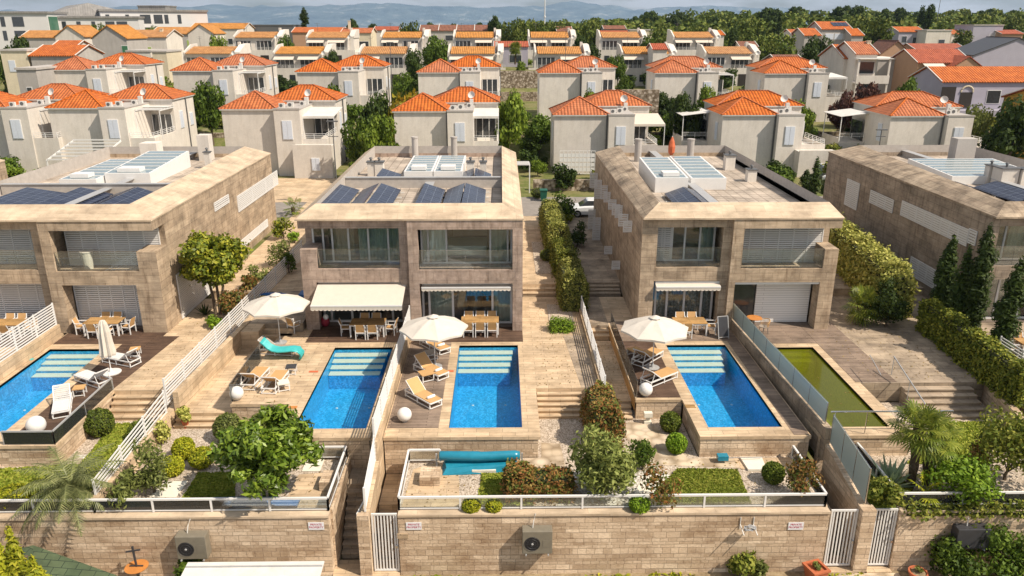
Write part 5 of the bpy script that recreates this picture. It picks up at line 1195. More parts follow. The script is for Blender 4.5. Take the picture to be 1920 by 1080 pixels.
def hedge(label, pts, wd, z0, h, leaf='lf_hedge', dens=420, ls=.085, cat='hedge', rough=.09, name='hedge', group=None):
    """hedge along a polyline: solid dark core with a leafy shell"""
    a0 = Vector((pts[0][0], pts[0][1], z0)); t = thing(name, label, cat, a0, 0, group); core = MB(); CC = []; DD = []
    for a, b in zip(pts[:-1], pts[1:]):
        A = Vector((a[0], a[1], 0)); B = Vector((b[0], b[1], 0)); d = (B - A); L_ = d.length; d.normalize(); n = Vector((-d.y, d.x, 0))
        w = wd / 2 - rough; e = A - n * w; f = B - n * w; g = B + n * w; k = A + n * w
        core.prism([(p.x, p.y) for p in (e, f, g, k)], z0, z0 + h - rough)
        for (su, sv, cnt, fn) in ((L_, h, 2, 'side'), (L_, wd, 1, 'top'), (wd, h, 2, 'end')):
            for sg in ((-1, 1) if cnt == 2 else (1,)):
                m = int(su * sv * dens); u = RNG.uniform(0, 1, m); v = RNG.uniform(0, 1, m); o = RNG.normal(0, rough, m)
                wob = .06 * np.sin(u * L_ * 3.1) + .05 * np.sin(u * L_ * 7.7 + 1)
                if fn == 'side': c = np.outer(u * L_, d) + np.outer(np.full(m, sg * wd / 2) + o * 1 + sg * wob, n); zz_ = v * h; q = np.array(n) * sg
                elif fn == 'top': c = np.outer(u * L_, d) + np.outer((v - .5) * wd, n); zz_ = h + o + wob; q = np.array((0, 0, 1.))
                else: c = np.outer((np.full(m, 0 if sg < 0 else L_)) + o, d) + np.outer((u - .5) * wd, n); zz_ = v * h; q = np.array(d) * sg
                c = c + np.array(A); c[:, 2] = z0 + zz_
                off_ = c[:, :2] - np.array(A)[:2]; lat = off_ @ np.array(n)[:2]; al = off_ @ np.array(d)[:2]; lump = .10 * np.sin(al * 1.9 + 1) + .06 * np.sin(al * 4.3)
                tz = np.clip((c[:, 2] - z0) / h, 0, 1.2); rnd = (np.abs(lat) / (wd / 2)) ** 4; c[:, 2] -= rnd * .16 * h * (tz > .75) - lump * tz * min(1, h)
                c[:, :2] += RNG.normal(0, .03, (m, 2)); st = RNG.random(m) < .015; c[st, 2] += RNG.uniform(0, .18, st.sum())
                pass; CC.append(c); DD.append(np.tile(q, (m, 1)))
    core.build('dark_core', 'core', t, world=True)
    C = np.vstack(CC) - np.array(a0); lobj('foliage', leafmesh('foliage', C, np.vstack(DD), ls, 1.6), leaf, t); return t
def frond(mb, o, yaw, pitch0, L_, w, droop=1.2, n=7, leaflets=True, seed=0):
    """feather frond: arching spine with leaflets"""
    p = Vector(o); rn = random.Random(seed); el = pitch0; st = L_ / n; prev = p
    dirh = Vector((math.cos(yaw), math.sin(yaw), 0)); side = Vector((-math.sin(yaw), math.cos(yaw), 0))
    for i in range(n):
        d = dirh * math.cos(el) + Vector((0, 0, math.sin(el))); q = p + d * st
        mb.beam(p, q, .025, .02)
        for s in (-1, 1):
            for k in (0, .33, .66):
                b = p.lerp(q, k); t = (i + k) / n; l = w * (math.sin(math.pi * min(1, t * .9 + .12)) ** .6) * rn.uniform(.85, 1.1)
                e = b + (side * s * .85 + d * .55 - Vector((0, 0, .22 + .2 * rn.random()))).normalized() * l; wv = d * .032
                mb.quad(b - wv, b + wv, e)
        p = q; el -= droop / n
def fan_leaf(mb, o, yaw, el, L_, r_, nseg=15):
    o = Vector(o); d = Vector((math.cos(yaw) * math.cos(el), math.sin(yaw) * math.cos(el), math.sin(el))); c = o + d * L_; mb.beam(o, c, .025)
    s = Vector((-math.sin(yaw), math.cos(yaw), 0)); u = s.cross(d)
    for i in range(nseg):
        a = -2.1 + 4.2 * i / (nseg - 1); v = (d * math.cos(a) + s * math.sin(a)); e = c + v * r_ * (1 - .12 * abs(a)) - Vector((0, 0, .16 * r_ * (1 + abs(a) * .3)))
        w = (s * math.cos(a) - d * math.sin(a)) * r_ * .06; m = c + v * r_ * .55; mb.quad(c, m - w, e, m + w)
def fan_palm(label, px, pyb, z, H, nl=34, fr=.55, seed=0, leaf='lf_palm', loc=None):
    g = loc or P(px, pyb, z); t = thing('fan_palm', label, 'palm', g, 0); rn = random.Random(seed)
    tb = MB(); pts = []; rs = []
    for i in range(9): f = i / 8; pts.append((.06 * math.sin(f * 3 + seed), .05 * f, f * H)); rs.append(.13 + .035 * (i % 2) + .05 * f)
    tb.tube(pts, rs, 9); tb.build('trunk', 'palm_bark', t)
    mb = MB()
    for i in range(nl):
        a = i * 2.4; el = 1.25 - 2.3 * (i / nl) + rn.uniform(-.1, .1); fan_leaf(mb, (0, 0, H), a, el, .55 + .25 * rn.random(), fr * rn.uniform(.85, 1.1))
    mb.build('fronds', leaf, t); return t
# ---- beside the left villa
gx = P(413, 590, 0); m_ = mk_tree('magnolia_tree', 0, 5.3, 2.3, 3.7, 'lf_mag', 11500, .15, 40, 3, .09, stems=3, br=.27, lo=.2)
fin(m_, 'glossy round-headed magnolia tree with yellow-green leaves beside the left villa', 'tree', gx)
def bush(label, px, pyb, wpx, hpx, z, leaf='lf_mid', n=900, ls=.12, seed=0, name='bush', cat='bush', asp=1.7, dens=1.0, stem=True, loc=None, group=None, nb=9):
    g = loc or P(px, pyb, z); k = mpp(g); rx = wpx * k / 2; h = hpx * k * 1.04
    r = bpy.data.objects.new(name, None); COL.objects.link(r)
    mk_tree(name, 0, h, rx, h * .93, leaf, int(n * dens), ls, nb, seed, .03 + .01 * h, par=r, asp=asp, br=.5, lo=.3)
    return fin(r, label, cat, g, group)
bush('red-leaved photinia shrub leaning on the long slatted fence', 438, 603, 52, 62, 0, 'lf_red', 1500, .12, 4)
bush('low bright green shrub at the foot of the magnolia', 405, 613, 36, 28, 0, 'lf_bright', 700, .1, 5)
bush('reddish loose shrub between magnolia and slatted fence', 462, 556, 40, 40, 0, 'lf_red', 700, .12, 6)
bush('grey-green shrub by the middle of the slatted fence', 487, 530, 46, 34, .2, 'lf_olive', 800, .1, 7)
bush('silvery mounded shrub near the upper end of the slatted fence', 528, 498, 50, 46, .5, 'lf_olive', 1000, .1, 8)
bush('bright green shrub near the villa at the top of the slatted fence', 553, 455, 30, 22, .5, 'lf_bright', 500, .1, 9)
bush('small standard tree with round yellowish crown on the upper path', 532, 448, 36, 40, .5, 'lf_mag', 800, .13, 10, name='small_tree', cat='tree')
bush('green potted bush just inside the slatted fence above the steps', 542, 512, 30, 36, .5, 'lf_mid', 500, .1, 11)
fan_palm('small fan palm behind the slatted fence near the street', 551, 402, .5, .6, 14, .5, 3)
# spiky agave
def agave(label, px, pyb, z, r_, n=26, m='lf_agave', seed=0):
    g = P(px, pyb, z); t = thing('agave', label, 'plant', g); mb = MB(); rn = random.Random(seed)
    for i in range(n):
        a = i * 2.4; el = 1.3 - 1.15 * i / n; L_ = r_ * rn.uniform(.85, 1.1); d = Vector((math.cos(a) * math.cos(el), math.sin(a) * math.cos(el), math.sin(el))); s = Vector((-math.sin(a), math.cos(a), 0)) * .055 * r_ * 1.3
        b = Vector((0, 0, .05)); q = b + d * L_ * .5; e = b + d * L_; mb.quad(b - s * .7, b + s * .7, q + s, q - s); mb.quad(q - s, q + s, e)
    mb.build('leaves', m, t); return t
agave('dark spiky yucca beside the low bright green shrub', 385, 592, 0, .75, 30, 'lf_dark', 1)
agave('large blue-grey agave behind the right corner railing', 1668, 915, -1, 1.35, 30, 'lf_agave', 2)
# ---- lower left garden
t = thing('feather_palm', 'grey-green feather palm arching over the left garden railing', 'palm', P(140, 948, -1)); mb = MB()
for i in range(34): frond(mb, (0, 0, .75), i * 2.4, 1.3 - 1.25 * i / 34, 1.9 + .5 * random.random(), .48, 1.5, 8, seed=i)
mb.build('fronds', 'lf_palmg', t); MB().tube([(0, 0, -.2), (0, 0, .4), (.02, 0, .85)], [.22, .2, .15], 9).build('trunk', 'palm_bark', t)
ballshrub('dark green ball shrub at the foot of the left wide steps', 190, 795, 26, -1, 'lf_ball')
ballshrub('low dark mound shrub against the slatted fence foot', 268, 805, 23, -1, 'lf_ball', sq=.8)
ballshrub('flat yellow-green mound at the left edge behind the railing', 26, 925, 30, -1, 'lf_yellow', sq=.65)
ballshrub('greyish clipped ball right of the potted yellow plant', 430, 804, 26, -1, 'lf_olive')
ballshrub('greyish clipped ball partly behind the cherry laurel', 491, 798, 21, -1, 'lf_olive')
ballshrub('yellow-green ball nearest the slatted fence in the gravel', 347, 842, 20, -1, 'lf_yellow')
ballshrub('yellow-green ball right of its lookalike in the gravel', 380, 857, 22, -1, 'lf_yellow', sq=.85)
ballshrub('yellow-green mound below the two gravel balls', 326, 874, 20, -1, 'lf_yellow', sq=.9)
bush('silvery olive sapling crossing the slatted fence, left of the white slab', 292, 930, 84, 96, -1, 'lf_olive', 1300, .08, 12, 'olive_tree', 'tree', 2.8, loc=P(290, 925, -1), nb=11)
bush('small silvery olive bush behind the corner post of the railing', 228, 948, 66, 66, -1, 'lf_olive', 750, .085, 13, 'olive_tree', 'tree', 2.6)
bush('yellow-leaved shrub on the slatted fence above the ball shrubs', 303, 832, 34, 44, -1, 'lf_variegated', 600, .09, 14)
bush('pale flowering shrub beside the white square slab', 283, 905, 30, 26, -1, 'lf_variegated', 500, .08, 15)
r = mk_tree('cherry_laurel', 0, 3.75, 2.4, 3.4, 'lf_mid', 10500, .115, 62, 9, .07, stems=3, asp=2.8, br=.17, lo=.1); M['lf_laurel'] = leafm('leaf_laurel', [(.025, .05, .008), (.07, .12, .015), (.18, .25, .04)], .4, .25, .4)
r.children[-1].data.materials[0] = M['lf_laurel']
for c in r.children:
    if c.name.startswith('crown'): c.data.materials[0] = M['lf_laurel']
fin(r, 'large loose green tree growing in front of the pool left of centre', 'tree', P(508, 935, -1))
# ---- middle garden
def pz(px, py, z=-1): q = P(px, py, z); return (q.x, q.y)
a = P(940, 935, -1); b_ = P(1080, 935, -1)
hedge('clipped hedge with red new leaves behind the middle railing', [(a.x + .2, a.y + .3), (b_.x - .2, a.y + .3)], 1.05, -1, .98, 'lf_red', 700, .09)
hedge('tall rust-red hedge between the stone steps and the alley', [(4.45, 29.3), (4.45, 31.9)], 1.25, -1, 1.75, 'lf_red', 560, .09)
M['lf_red2'] = M['lf_red']
bush('yellow variegated bush on top of the slatted fence end', 1122, 742, 34, 50, 0, 'lf_variegated', 700, .1, 16, loc=Vector((4.6, 32.4, -.5)))
bush('big feathery olive bush in the middle garden', 1135, 925, 125, 128, -1, 'lf_olive', 5200, .085, 17, 'olive_tree', 'tree', 2.8, nb=20)
bush('dense green mound right of the big olive bush', 1205, 880, 54, 56, -1, 'lf_mid', 1500, .08, 18)
bush('sparse reddish sapling behind the railing in front of white pebbles', 1240, 948, 78, 90, -1, 'lf_red', 700, .085, 19, 'sapling', 'tree', 2.0)
ballshrub('low yellow-green cushion behind the railing, left of the red hedge', 884, 945, 17, -1, 'lf_yellow', 1200, sq=.8)
ballshrub('small green cushion touching the front of the red hedge', 926, 947, 15, -1, 'lf_yellow', 900, sq=.8)
ballshrub('bright low cushion shrub right of the olive bush stem', 1198, 944, 19, -1, 'lf_bright', 1200, sq=.8)
ballshrub('clipped green ball nearest the lounger platform', 1256, 793, 19, -1, 'lf_ball')
ballshrub('clipped lime ball below the other by the pool wall', 1267, 833, 19, -1, 'lf_bright')
ballshrub('clipped green ball right of the flat white cover', 1448, 888, 20, -1, 'lf_ball')
bush('loose brownish-green shrub pushing through the corner railing', 1505, 935, 75, 82, -1, 'lf_red', 1500, .08, 20, nb=12)
# ---- hedge path
M['lf_hedge2'] = leafm('leaf_hedge_pale', [(.06, .08, .02), (.16, .18, .05), (.36, .36, .14)])
hedge('clipped hedge nearest the terrace on the path right of the middle villa', [(4.35, 43.6), (4.35, 47.6)], 1.35, 0, 2.1, 'lf_hedge2', 620, .085)
hedge('lower yellow-green hedge section in the middle of the path', [(4.25, 48.6), (4.25, 53.0)], 1.35, .45, 1.55, 'lf_hedge', 620, .08)
hedge('farthest clipped hedge section of the path towards the street', [(4.1, 54.2), (4.1, 63.5)], 1.5, .45, 2.0, 'lf_hedge2', 420, .09)
bush('dark rounded shrub right of the path hedge', 1083, 462, 48, 48, .5, 'lf_dark', 1100, .1, 21)
bush('green shrub tucked behind the middle hedge section', 1068, 498, 34, 36, .5, 'lf_mid', 700, .1, 22)
bush('small round shrub beside the parked white car', 1062, 418, 26, 22, .5, 'lf_mag', 500, .1, 23)
bush('broad-leaved small tree in front of the parked white car', 1052, 412, 62, 48, .5, 'lf_mid', 900, .2, 24, 'small_tree', 'tree')
ballshrub('low dark cushion at the left foot of the path hedge', 1026, 478, 14, .5, 'lf_ball', 900, sq=.8)
ballshrub('green low hedge clump by the green bin', 1008, 362, 12, .5, 'lf_ball', 700, sq=.8)
hedge('square clipped box hedge on the terrace beside the path', [(2.75, 40.6), (3.95, 40.6)], .75, 0, .5, 'lf_bright', 900, .06)
# ---- right side
M['lf_ivy'] = leafm('leaf_ivy', [(.035, .06, .01), (.12, .15, .025), (.30, .30, .06)])
hedge('tall variegated hedge between the right villa and the weathered one', [(22.9, 42.2), (23.5, 48), (24.4, 57)], 1.8, 0, 3.0, 'lf_variegated', 260, .13, rough=.16)
hedge('ivy hedge climbing the wall of the right-hand patio', [(23.5, 31.0), (24.05, 40.6)], .9, 0, 1.75, 'lf_ivy', 520, .1)
bush('round shrub at the far end of the tall variegated hedge', 1580, 478, 52, 46, .5, 'lf_hedge2', 1300, .13, 25)
bush('dark green dense shrub mass at the foot of the tall hedge', 1660, 612, 76, 90, 0, 'lf_dark', 1900, .12, 26)
fan_palm('bushy fan palm in front of the tall variegated hedge', 1615, 606, 0, 1.1, 30, .7, 5)
def cyp(label, X, Y, z, H, w, seed, n=5200, group=None, ls=.13):
    r = bpy.data.objects.new('cypress', None); COL.objects.link(r); rn = np.random.default_rng(seed); bl = []
    for i in range(22):
        f = i / 21; rr = w * (math.sin(math.pi * (f * .86 + .1)) ** .7); a = rn.uniform(0, 6.3); q = rr * .25
        bl.append((math.cos(a) * q, math.sin(a) * q, H * (.06 + .88 * f), rr * .62, rr * .62, H * .085))
    C, D = blobs_pts(bl, n, .4); D[:, 2] += .8; lobj('foliage', leafmesh('foliage', C, D, ls * .8, 2.6), 'lf_dark', r)
    MB().tube([(0, 0, -.3), (0, 0, H * .9)], [.11, .02], 7).build('trunk', 'bark', r); return fin(r, label, 'tree', (X, Y, z), group)
c1 = S(1778, 590, 25.9); cyp('leftmost of the three tall cypresses beside the ivy hedge', 24.9, 40.8, 0, 5.4, .8, 1)
cyp('tallest of the three cypresses beside the ivy hedge', 25.4, 38.6, 0, 6.6, .95, 2, 5200); cyp('rightmost cypress beside the white right-hand fence', 25.5, 36.0, -.4, 6.0, .9, 3, 4600)
cyp('slender cypress attached left of the tallest one', 24.9, 39.3, 0, 5.3, .65, 4, 3000)
for i, (px, py, h) in enumerate(((1522, 380, 4.4), (1548, 386, 3.2), (1507, 372, 3.0))):
    q = P(px, py, .5); cyp(['tall pointed conifer behind the roof right of the skylight villa', 'shorter conifer right of the pointed one by the parked cars', 'small conifer left of the pointed one behind the villa roof'][i], q.x, q.y, .4, h, .8, 10 + i, 1800)
# right garden
fan_palm('shaggy fan palm with dark trunk in the right garden, left stem', 1703, 918, -1, 2.75, 38, .62, 7, 'lf_palm')
fan_palm('shaggy fan palm with dark trunk in the right garden, right stem', 1732, 908, -1, 2.15, 34, .6, 8)
fan_palm('small young palm with orange-tinged leaves behind the right railing', 1738, 935, -1, .3, 14, .5, 9, 'lf_yellow')
bush('wide bright green bush behind the right railing', 1800, 935, 130, 78, -1, 'lf_bright', 3600, .1, 27, nb=14)
bush('tall grey-green bush filling the right edge of the garden', 1885, 900, 130, 150, -1, 'lf_hedge', 4600, .10, 28, nb=26)
bush('leggy pinkish-green shrub in front of the tall grey-green bush', 1835, 880, 60, 70, -1, 'lf_red', 900, .09, 29)
bush('low creeping shrub right of the glass fence foot', 1655, 945, 70, 45, -1, 'lf_hedge', 1500, .1, 30)
hedge('ivy trailing over the coping of the right front wall', [(15.2, 24.75), (30, 24.75)], .5, -1.15, .35, 'lf_hedge', 260, .1)
# strip in front of the wall
bush('flowering shrub with pink blooms at the foot of the right wall', 1790, 1085, 95, 85, -3.6, 'lf_mid', 2600, .1, 31, nb=14)
bush('dense dark shrub in the bottom right corner', 1880, 1090, 140, 105, -3.6, 'lf_mid', 3800, .1, 32, nb=16)
bush('sprawling weed with grey-green leaves in front of the hose hook', 1388, 1080, 60, 58, -3.6, 'lf_hedge', 900, .11, 33)
bush('small leafy weed right of the sprawling one', 1420, 1085, 34, 40, -3.6, 'lf_olive', 400, .1, 34)
bush('ivy tuft on the wall below the left outdoor unit', 415, 1062, 80, 34, -3.6, 'lf_mid', 1200, .1, 35, loc=Vector((-11.6, 24.3, -3.3)))
t = MB()
C = np.c_[RNG.uniform(-4, 14, 3000), RNG.uniform(22.6, 24.5, 3000), np.full(3000, -3.58)]
k_ = np.sin(C[:, 0] * 2.1) + np.sin(C[:, 0] * .7 + C[:, 1] * 3) > .2; C = C[k_]
g = lobj('weeds', leafmesh('weeds', C, np.tile((0, 0, 1.), (len(C), 1)), .11, 1.5), 'lf_yellow'); g['kind'] = 'stuff'
for i, (px, py, h) in enumerate(((36, 1075, 2.1), (72, 1100, 1.3), (10, 1080, 1.6))):
    q = P(px, py, -2.0); r = bpy.data.objects.new('young_conifer', None); COL.objects.link(r); bl = [(0, 0, h * (.1 + .8 * f), .34 * (1 - f) + .06, .34 * (1 - f) + .06, h * .1) for f in np.linspace(0, 1, 9)]
    C, D = blobs_pts(bl, 700, .3); D[:, 2] += 1; lobj('foliage', leafmesh('foliage', C, D, .09, 3), 'lf_yellow', r); MB().tube([(0, 0, -1.8), (0, 0, h)], [.03, .01], 5).build('trunk', 'bark', r)
    fin(r, ['tallest young conifer in front of the green shingle roof', 'short young conifer tip at the bottom left', 'young conifer at the left picture edge'][i], 'tree', q)
# ---- trees between the rows
protos = {}
M['lf_brightm'] = leafm('leaf_bright_mid', [(.04, .07, .01), (.09, .14, .018), (.18, .24, .04)])
def tproto(k):
    if k in protos: return protos[k]
    cfg = {'round': ('broadleaf_tree', 5.0, 2.35, 4.3, 'lf_mid', 3600, .22), 'round2': ('broadleaf_tree', 5.0, 2.5, 4.2, 'lf_dark', 3600, .22), 'bright': ('broadleaf_tree', 5.0, 2.4, 4.5, 'lf_brightm', 3600, .22),
           'autumn': ('broadleaf_tree', 4.0, 2.4, 3.8, 'lf_autumn', 2300, .24), 'plum': ('plum_tree', 4.0, 2.0, 3.4, 'lf_plum', 1600, .24), 'pine': ('pine_tree', 9.0, 2.6, 6.5, 'lf_dark', 2600, .34), 'olive': ('olive_tree', 4.5, 2.2, 3.8, 'lf_olive', 2000, .2),
           'far': ('broadleaf_tree', 9.0, 4.6, 8.2, 'lf_far', 2600, .5), 'pinefar': ('pine_tree', 11.0, 3.8, 8.0, 'lf_dark', 2400, .55)}[k]
    r = mk_tree(cfg[0], 0, cfg[1], cfg[2], cfg[3], cfg[4], cfg[5], cfg[6], 18, len(k) * 7 + 3, .14, br=.38)
    protos[k] = (r, cfg[1]); return protos[k]
M['lf_autumn'] = leafm('leaf_autumn', [(.10, .09, .01), (.22, .20, .02), (.40, .26, .04)])
used = set()
def tree(k, label, px, pyb, hpx, z=None, Y=None, group=None, wide=1.0):
    r, h0 = tproto(k); rr = ray(px, pyb); g = None
    for i in range(2400):                                   # where the line of sight meets the terrain
        yy = 48 + i * .15; tt = yy / rr[1]
        if CAMZ + rr[2] * tt <= TZ(rr[0] * tt, yy): g = Vector((rr[0] * tt, yy, TZ(rr[0] * tt, yy))); break
    if g is not None and Y - 13 < g.y < Y + 18: hm = hpx * mpp(g); s = sw = hm / h0
    else:
        top = Q(px, pyb - hpx, Y); g = Vector((top.x, Y, TZ(top.x, Y))); s = max(2.0, top.z - g.z) / h0; sw = hpx * mpp(top) / h0 * 1.25; sw = max(sw, s * .55)
    o = dup(r, g, random.uniform(0, 6), label, group, (sw * wide, sw * wide, s)); o['category'] = 'tree'; return o
Ts = [('autumn', 'yellow-orange leafed bush right of the third white house', 755, 208, 44, 92), ('round2', 'dark small tree left of the yellow-orange bush', 698, 215, 48, 92), ('round', 'round standard tree on the left of the lane by the third house', 678, 262, 52, 82), ('bright', 'taller round standard tree in the lane by the third house', 712, 270, 62, 80),
      ('bright', 'tall bright tree right of the central hip-roofed house', 952, 222, 58, 92), ('bright', 'bushy bright tree below the tall one, central lane', 960, 262, 68, 84), ('round', 'dark round tree against the fifth house wall', 1010, 290, 78, 80),
      ('round', 'green shrub tree above the stone garden wall', 990, 296, 40, 82), ('bright', 'low leafy clump behind the rubble wall by the car', 1008, 332, 34, 77), ('round2', 'round tree left of two between fourth and fifth houses', 1246, 232, 60, 92), ('round2', 'round tree between the two clipped trees at centre right', 1292, 218, 50, 96),
      ('bright', 'bright round tree rising behind the orange hipped roof', 1336, 200, 44, 100), ('round', 'dense tree beside the balcony of the sixth house', 1268, 275, 72, 84), ('round', 'bush behind the pergola of the second house', 385, 165, 20, 100), ('bright', 'hibiscus-like bush left of the second hip roof', 135, 188, 28, 95),
      ('bright', 'green bush showing behind the fourth hip roof ridge', 1095, 192, 28, 98), ('round', 'small bush above the third house roof', 620, 182, 28, 98), ('bright', 'sprawling green shrub right of the sixth hip roof', 1500, 215, 34, 98), ('plum', 'dark plum shrub between sixth and seventh houses', 1590, 200, 34, 100), ('plum', 'dark plum tree right of its smaller neighbour', 1628, 185, 36, 104),
      ('round', 'green willow-like bush above the seventh hip roof', 1712, 180, 40, 103), ('round2', 'big dark green tree at the right edge by the pergola', 1912, 275, 105, 80), ('olive', 'greyish bush left of the mustard house', 1835, 222, 34, 96),
      ('round', 'clipped round tree beside a street lamp, third row left', 755, 160, 30, 118), ('round', 'little standard tree in front of the sixth terrace house', 1172, 165, 28, 122), ('round2', 'dark rounded tree right of the fourth terrace strip', 778, 125, 36, 148), ('round2', 'dark tree between third-row roofs above the pergola', 617, 118, 28, 150),
      ('round', 'leafy tree between third and fourth rows left of centre', 815, 112, 48, 168), ('bright', 'tree with yellowish shrub between ochre roofs at left', 408, 96, 34, 162), ('round2', 'dark tree behind the cream stepped house at left edge', 22, 102, 40, 138), ('round', 'green tree right of the second ochre strip, fourth row', 535, 92, 30, 178),
      ('bright', 'tree in the raised central garden, left of the palm', 918, 118, 24, 158), ('bright', 'shrub in the raised central garden, left', 922, 132, 22, 152), ('bright', 'shrub in the raised central garden, right', 980, 132, 20, 152), ('round2', 'tall dark tree right of the fifth terrace', 1098, 112, 48, 165), ('round', 'small tree before the sixth terrace house', 1145, 122, 20, 150), ('round', 'small tree before the sixth terrace house doors', 1160, 122, 22, 150),
      ('round', 'tree right behind the terrace with the parked awning', 1215, 90, 26, 178), ('far', 'olive-toned bushy tree right of the low red roof', 1238, 82, 34, 200), ('far', 'broad green tree above the fifth ochre roof, fourth row', 1108, 72, 38, 232), ('far', 'large round tree behind the small brick-red roof', 766, 68, 32, 225),
      ('pine', 'dark tall pine right of the brown row building', 929, 68, 42, 215), ('far', 'green tree group left of the mast', 958, 76, 42, 205), ('far', 'wide tree right of the dark pine near the mast', 985, 66, 36, 235), ('far', 'light tree behind the fifth fourth-row house', 1012, 68, 34, 228), ('far', 'green tree under the mast, right side', 1045, 66, 26, 238),
      ('far', 'green round tree above the seventh fourth-row roof', 1313, 72, 32, 210), ('far', 'brownish broad tree on the slope right of centre', 1415, 78, 52, 215), ('far', 'huge spreading tree in front of the solar-roofed house', 1465, 118, 62, 165), ('round2', 'huge dark tree right of the spreading one', 1540, 120, 56, 160), ('far', 'large olive-green tree right of the solar-roofed house', 1640, 92, 68, 200),
      ('far', 'tree at the left of the spreading tree by twin cypresses', 1395, 95, 36, 200), ('pine', 'tall pine standing alone above the orange veranda house', 1742, 48, 44, 260), ('far', 'small tree in front of the white cubic house', 1812, 84, 32, 200), ('far', 'shrubby tree below the grey flat house', 1860, 84, 16, 200), ('far', 'wide tree on the far right slope', 1905, 60, 34, 240),
      ('far', 'leafy tree between hotel and ochre roofs', 178, 62, 22, 195), ('round', 'dark bush near the hotel entrance', 285, 60, 14, 205), ('pine', 'dark pine over the red roofs at centre', 662, 50, 18, 250), ('far', 'tree left of the fourth terrace in the fourth row', 60, 98, 12, 175)]
for k, lb, px, pyb, hp, Y in Ts: tree(k, lb, px, pyb, hp, Y=Y)
q = Q(571, 48, 238); cyp('pointed dark spruce left of centre on the skyline', q.x, q.y, q.z - 1, 6.2, 1.8, 31, 1500, None, .3)
for px, pb, hh, Y, lb in ((1460, 62, 42, 225, 'slim dark cypress on the wooded slope'), (1370, 92, 42, 190, 'left of the twin slim cypresses by the low brown roof'), (1378, 92, 38, 191, 'right of the twin slim cypresses by the low brown roof')):
    q = Q(px, pb, Y); cyp(lb, q.x, q.y, q.z - .5, hh * mpp(q), .9, px, 1200, None, .28)
fan_palm('small palm in the raised central garden', 0, 0, 0, 3.0, 34, 1.1, 12, 'lf_palm', loc=Q(966, 118, 156) - Vector((0, 0, .3)))
# pines on the skyline and the wood behind them
rs = random.Random(11); sky_list = [(1190, 30), (1212, 22), (1222, 20), (1262, 26), (1275, 22), (1440, 14), (1455, 16), (1490, 12), (1500, 12), (1525, 20), (1575, 12), (1590, 10), (1610, 10), (1660, 16), (1690, 14), (1720, 22), (1860, 16), (1845, 20), (900, 42), (1160, 34), (1340, 30), (1395, 26), (1905, 26), (850, 44), (655, 46), (700, 44), (805, 42)]
for px, yt in sky_list:
    Y = rs.uniform(300, 400); q = Q(px, yt, Y); gz = TZ(q.x, Y); H = max(7, q.z - gz); r, h0 = tproto('pinefar'); s = H / h0; sw = min(s, 1.15)
    o = dup(r, (q.x, Y, gz), rs.uniform(0, 6), 'dark pine on the wooded skyline', 'pines on the skyline', (sw, sw, s)); o['category'] = 'tree'
rn = np.random.default_rng(5); C = []; D = []
def forest(x0, x1, y0, y1, n, hmin, hmax, ok=None):
    for i in range(n):
        x = rn.uniform(x0, x1); y = rn.uniform(y0, y1)
        if ok and not ok(x, y): continue
        gz = TZ(x, y); h = rn.uniform(hmin, hmax); r_ = h * rn.uniform(.38, .6); m = 95
        k = 5; off = rn.normal(0, .42, (k, 3)) * r_; off[:, 2] *= .5; idx = rn.integers(0, k, m); d = rn.normal(0, 1, (m, 3)); d /= np.linalg.norm(d, axis=1)[:, None]; d[:, 2] = np.abs(d[:, 2]) * 1.1 - .25
        c = off[idx] + d * r_ * .55; c[:, 2] *= .8; C.append(c + np.array((x, y, gz + h * .62))); D.append(d)
forest(20, 330, 236, 300, 420, 4, 8, lambda x, y: not (x > 180 and y < 262)); forest(10, 420, 300, 430, 520, 5, 10); forest(-60, 60, 240, 330, 150, 4, 6.5); forest(-130, -60, 262, 320, 60, 3, 4)
forest(60, 200, 226, 240, 60, 3, 6); forest(-150, -60, 262, 300, 60, 3, 5); forest(-330, -150, 110, 330, 330, 3.5, 7); forest(150, 330, 100, 232, 260, 3.5, 7, lambda x, y: x > .75 * y + 8)
g = lobj('distant_wood', leafmesh('distant_wood', np.vstack(C), np.vstack(D), 1.25, 1.4), 'lf_far'); g['kind'] = 'stuff'
g['label'] = 'distant wood covering the hillside'
q = P(1850, 40, 15.0) if False else None
sheet('field', 'field', [(205, 268), (300, 268), (300, 292), (205, 292)], 12.6)
for k, (r, h0) in protos.items():
    for c in list(r.children_recursive) + [r]: bpy.data.objects.remove(c)

# shrubs and small trees filling the gardens between the white houses
FP = [(Q(p_, y_, 86.0).x, 85.3, 99.5) for p_, y_, _, _ in A_] + [(Q(p_, y_, 112.0).x, 111.3, 125.5) for p_, y_, _, _ in B_] + [(Q(p_, 101.5, 154.0).x, 153.5, 163.5) for p_, _ in rowC] + [(Q(p_, 71, 181.0).x, 180.5, 190.5) for p_, _ in rowD]
def free(x, y, r_=1.0): return all(not (fx - 1 - r_ < x < fx + 12.6 + r_ and fy0 - 2.2 - r_ < y < fy1 + r_) for fx, fy0, fy1 in FP)
sh = {}
for k, leafk in (('green', 'lf_mid'), ('light', 'lf_brightm'), ('dark', 'lf_dark'), ('dry', 'lf_hedge')):
    r = bpy.data.objects.new('garden_shrub', None); COL.objects.link(r); mk_tree('x', 0, 2.0, 1.15, 1.9, leafk, 1500, .17, 10, len(k) * 3, .05, par=r, br=.5, lo=.3); sh[k] = r
rs = random.Random(21); cnt = 0
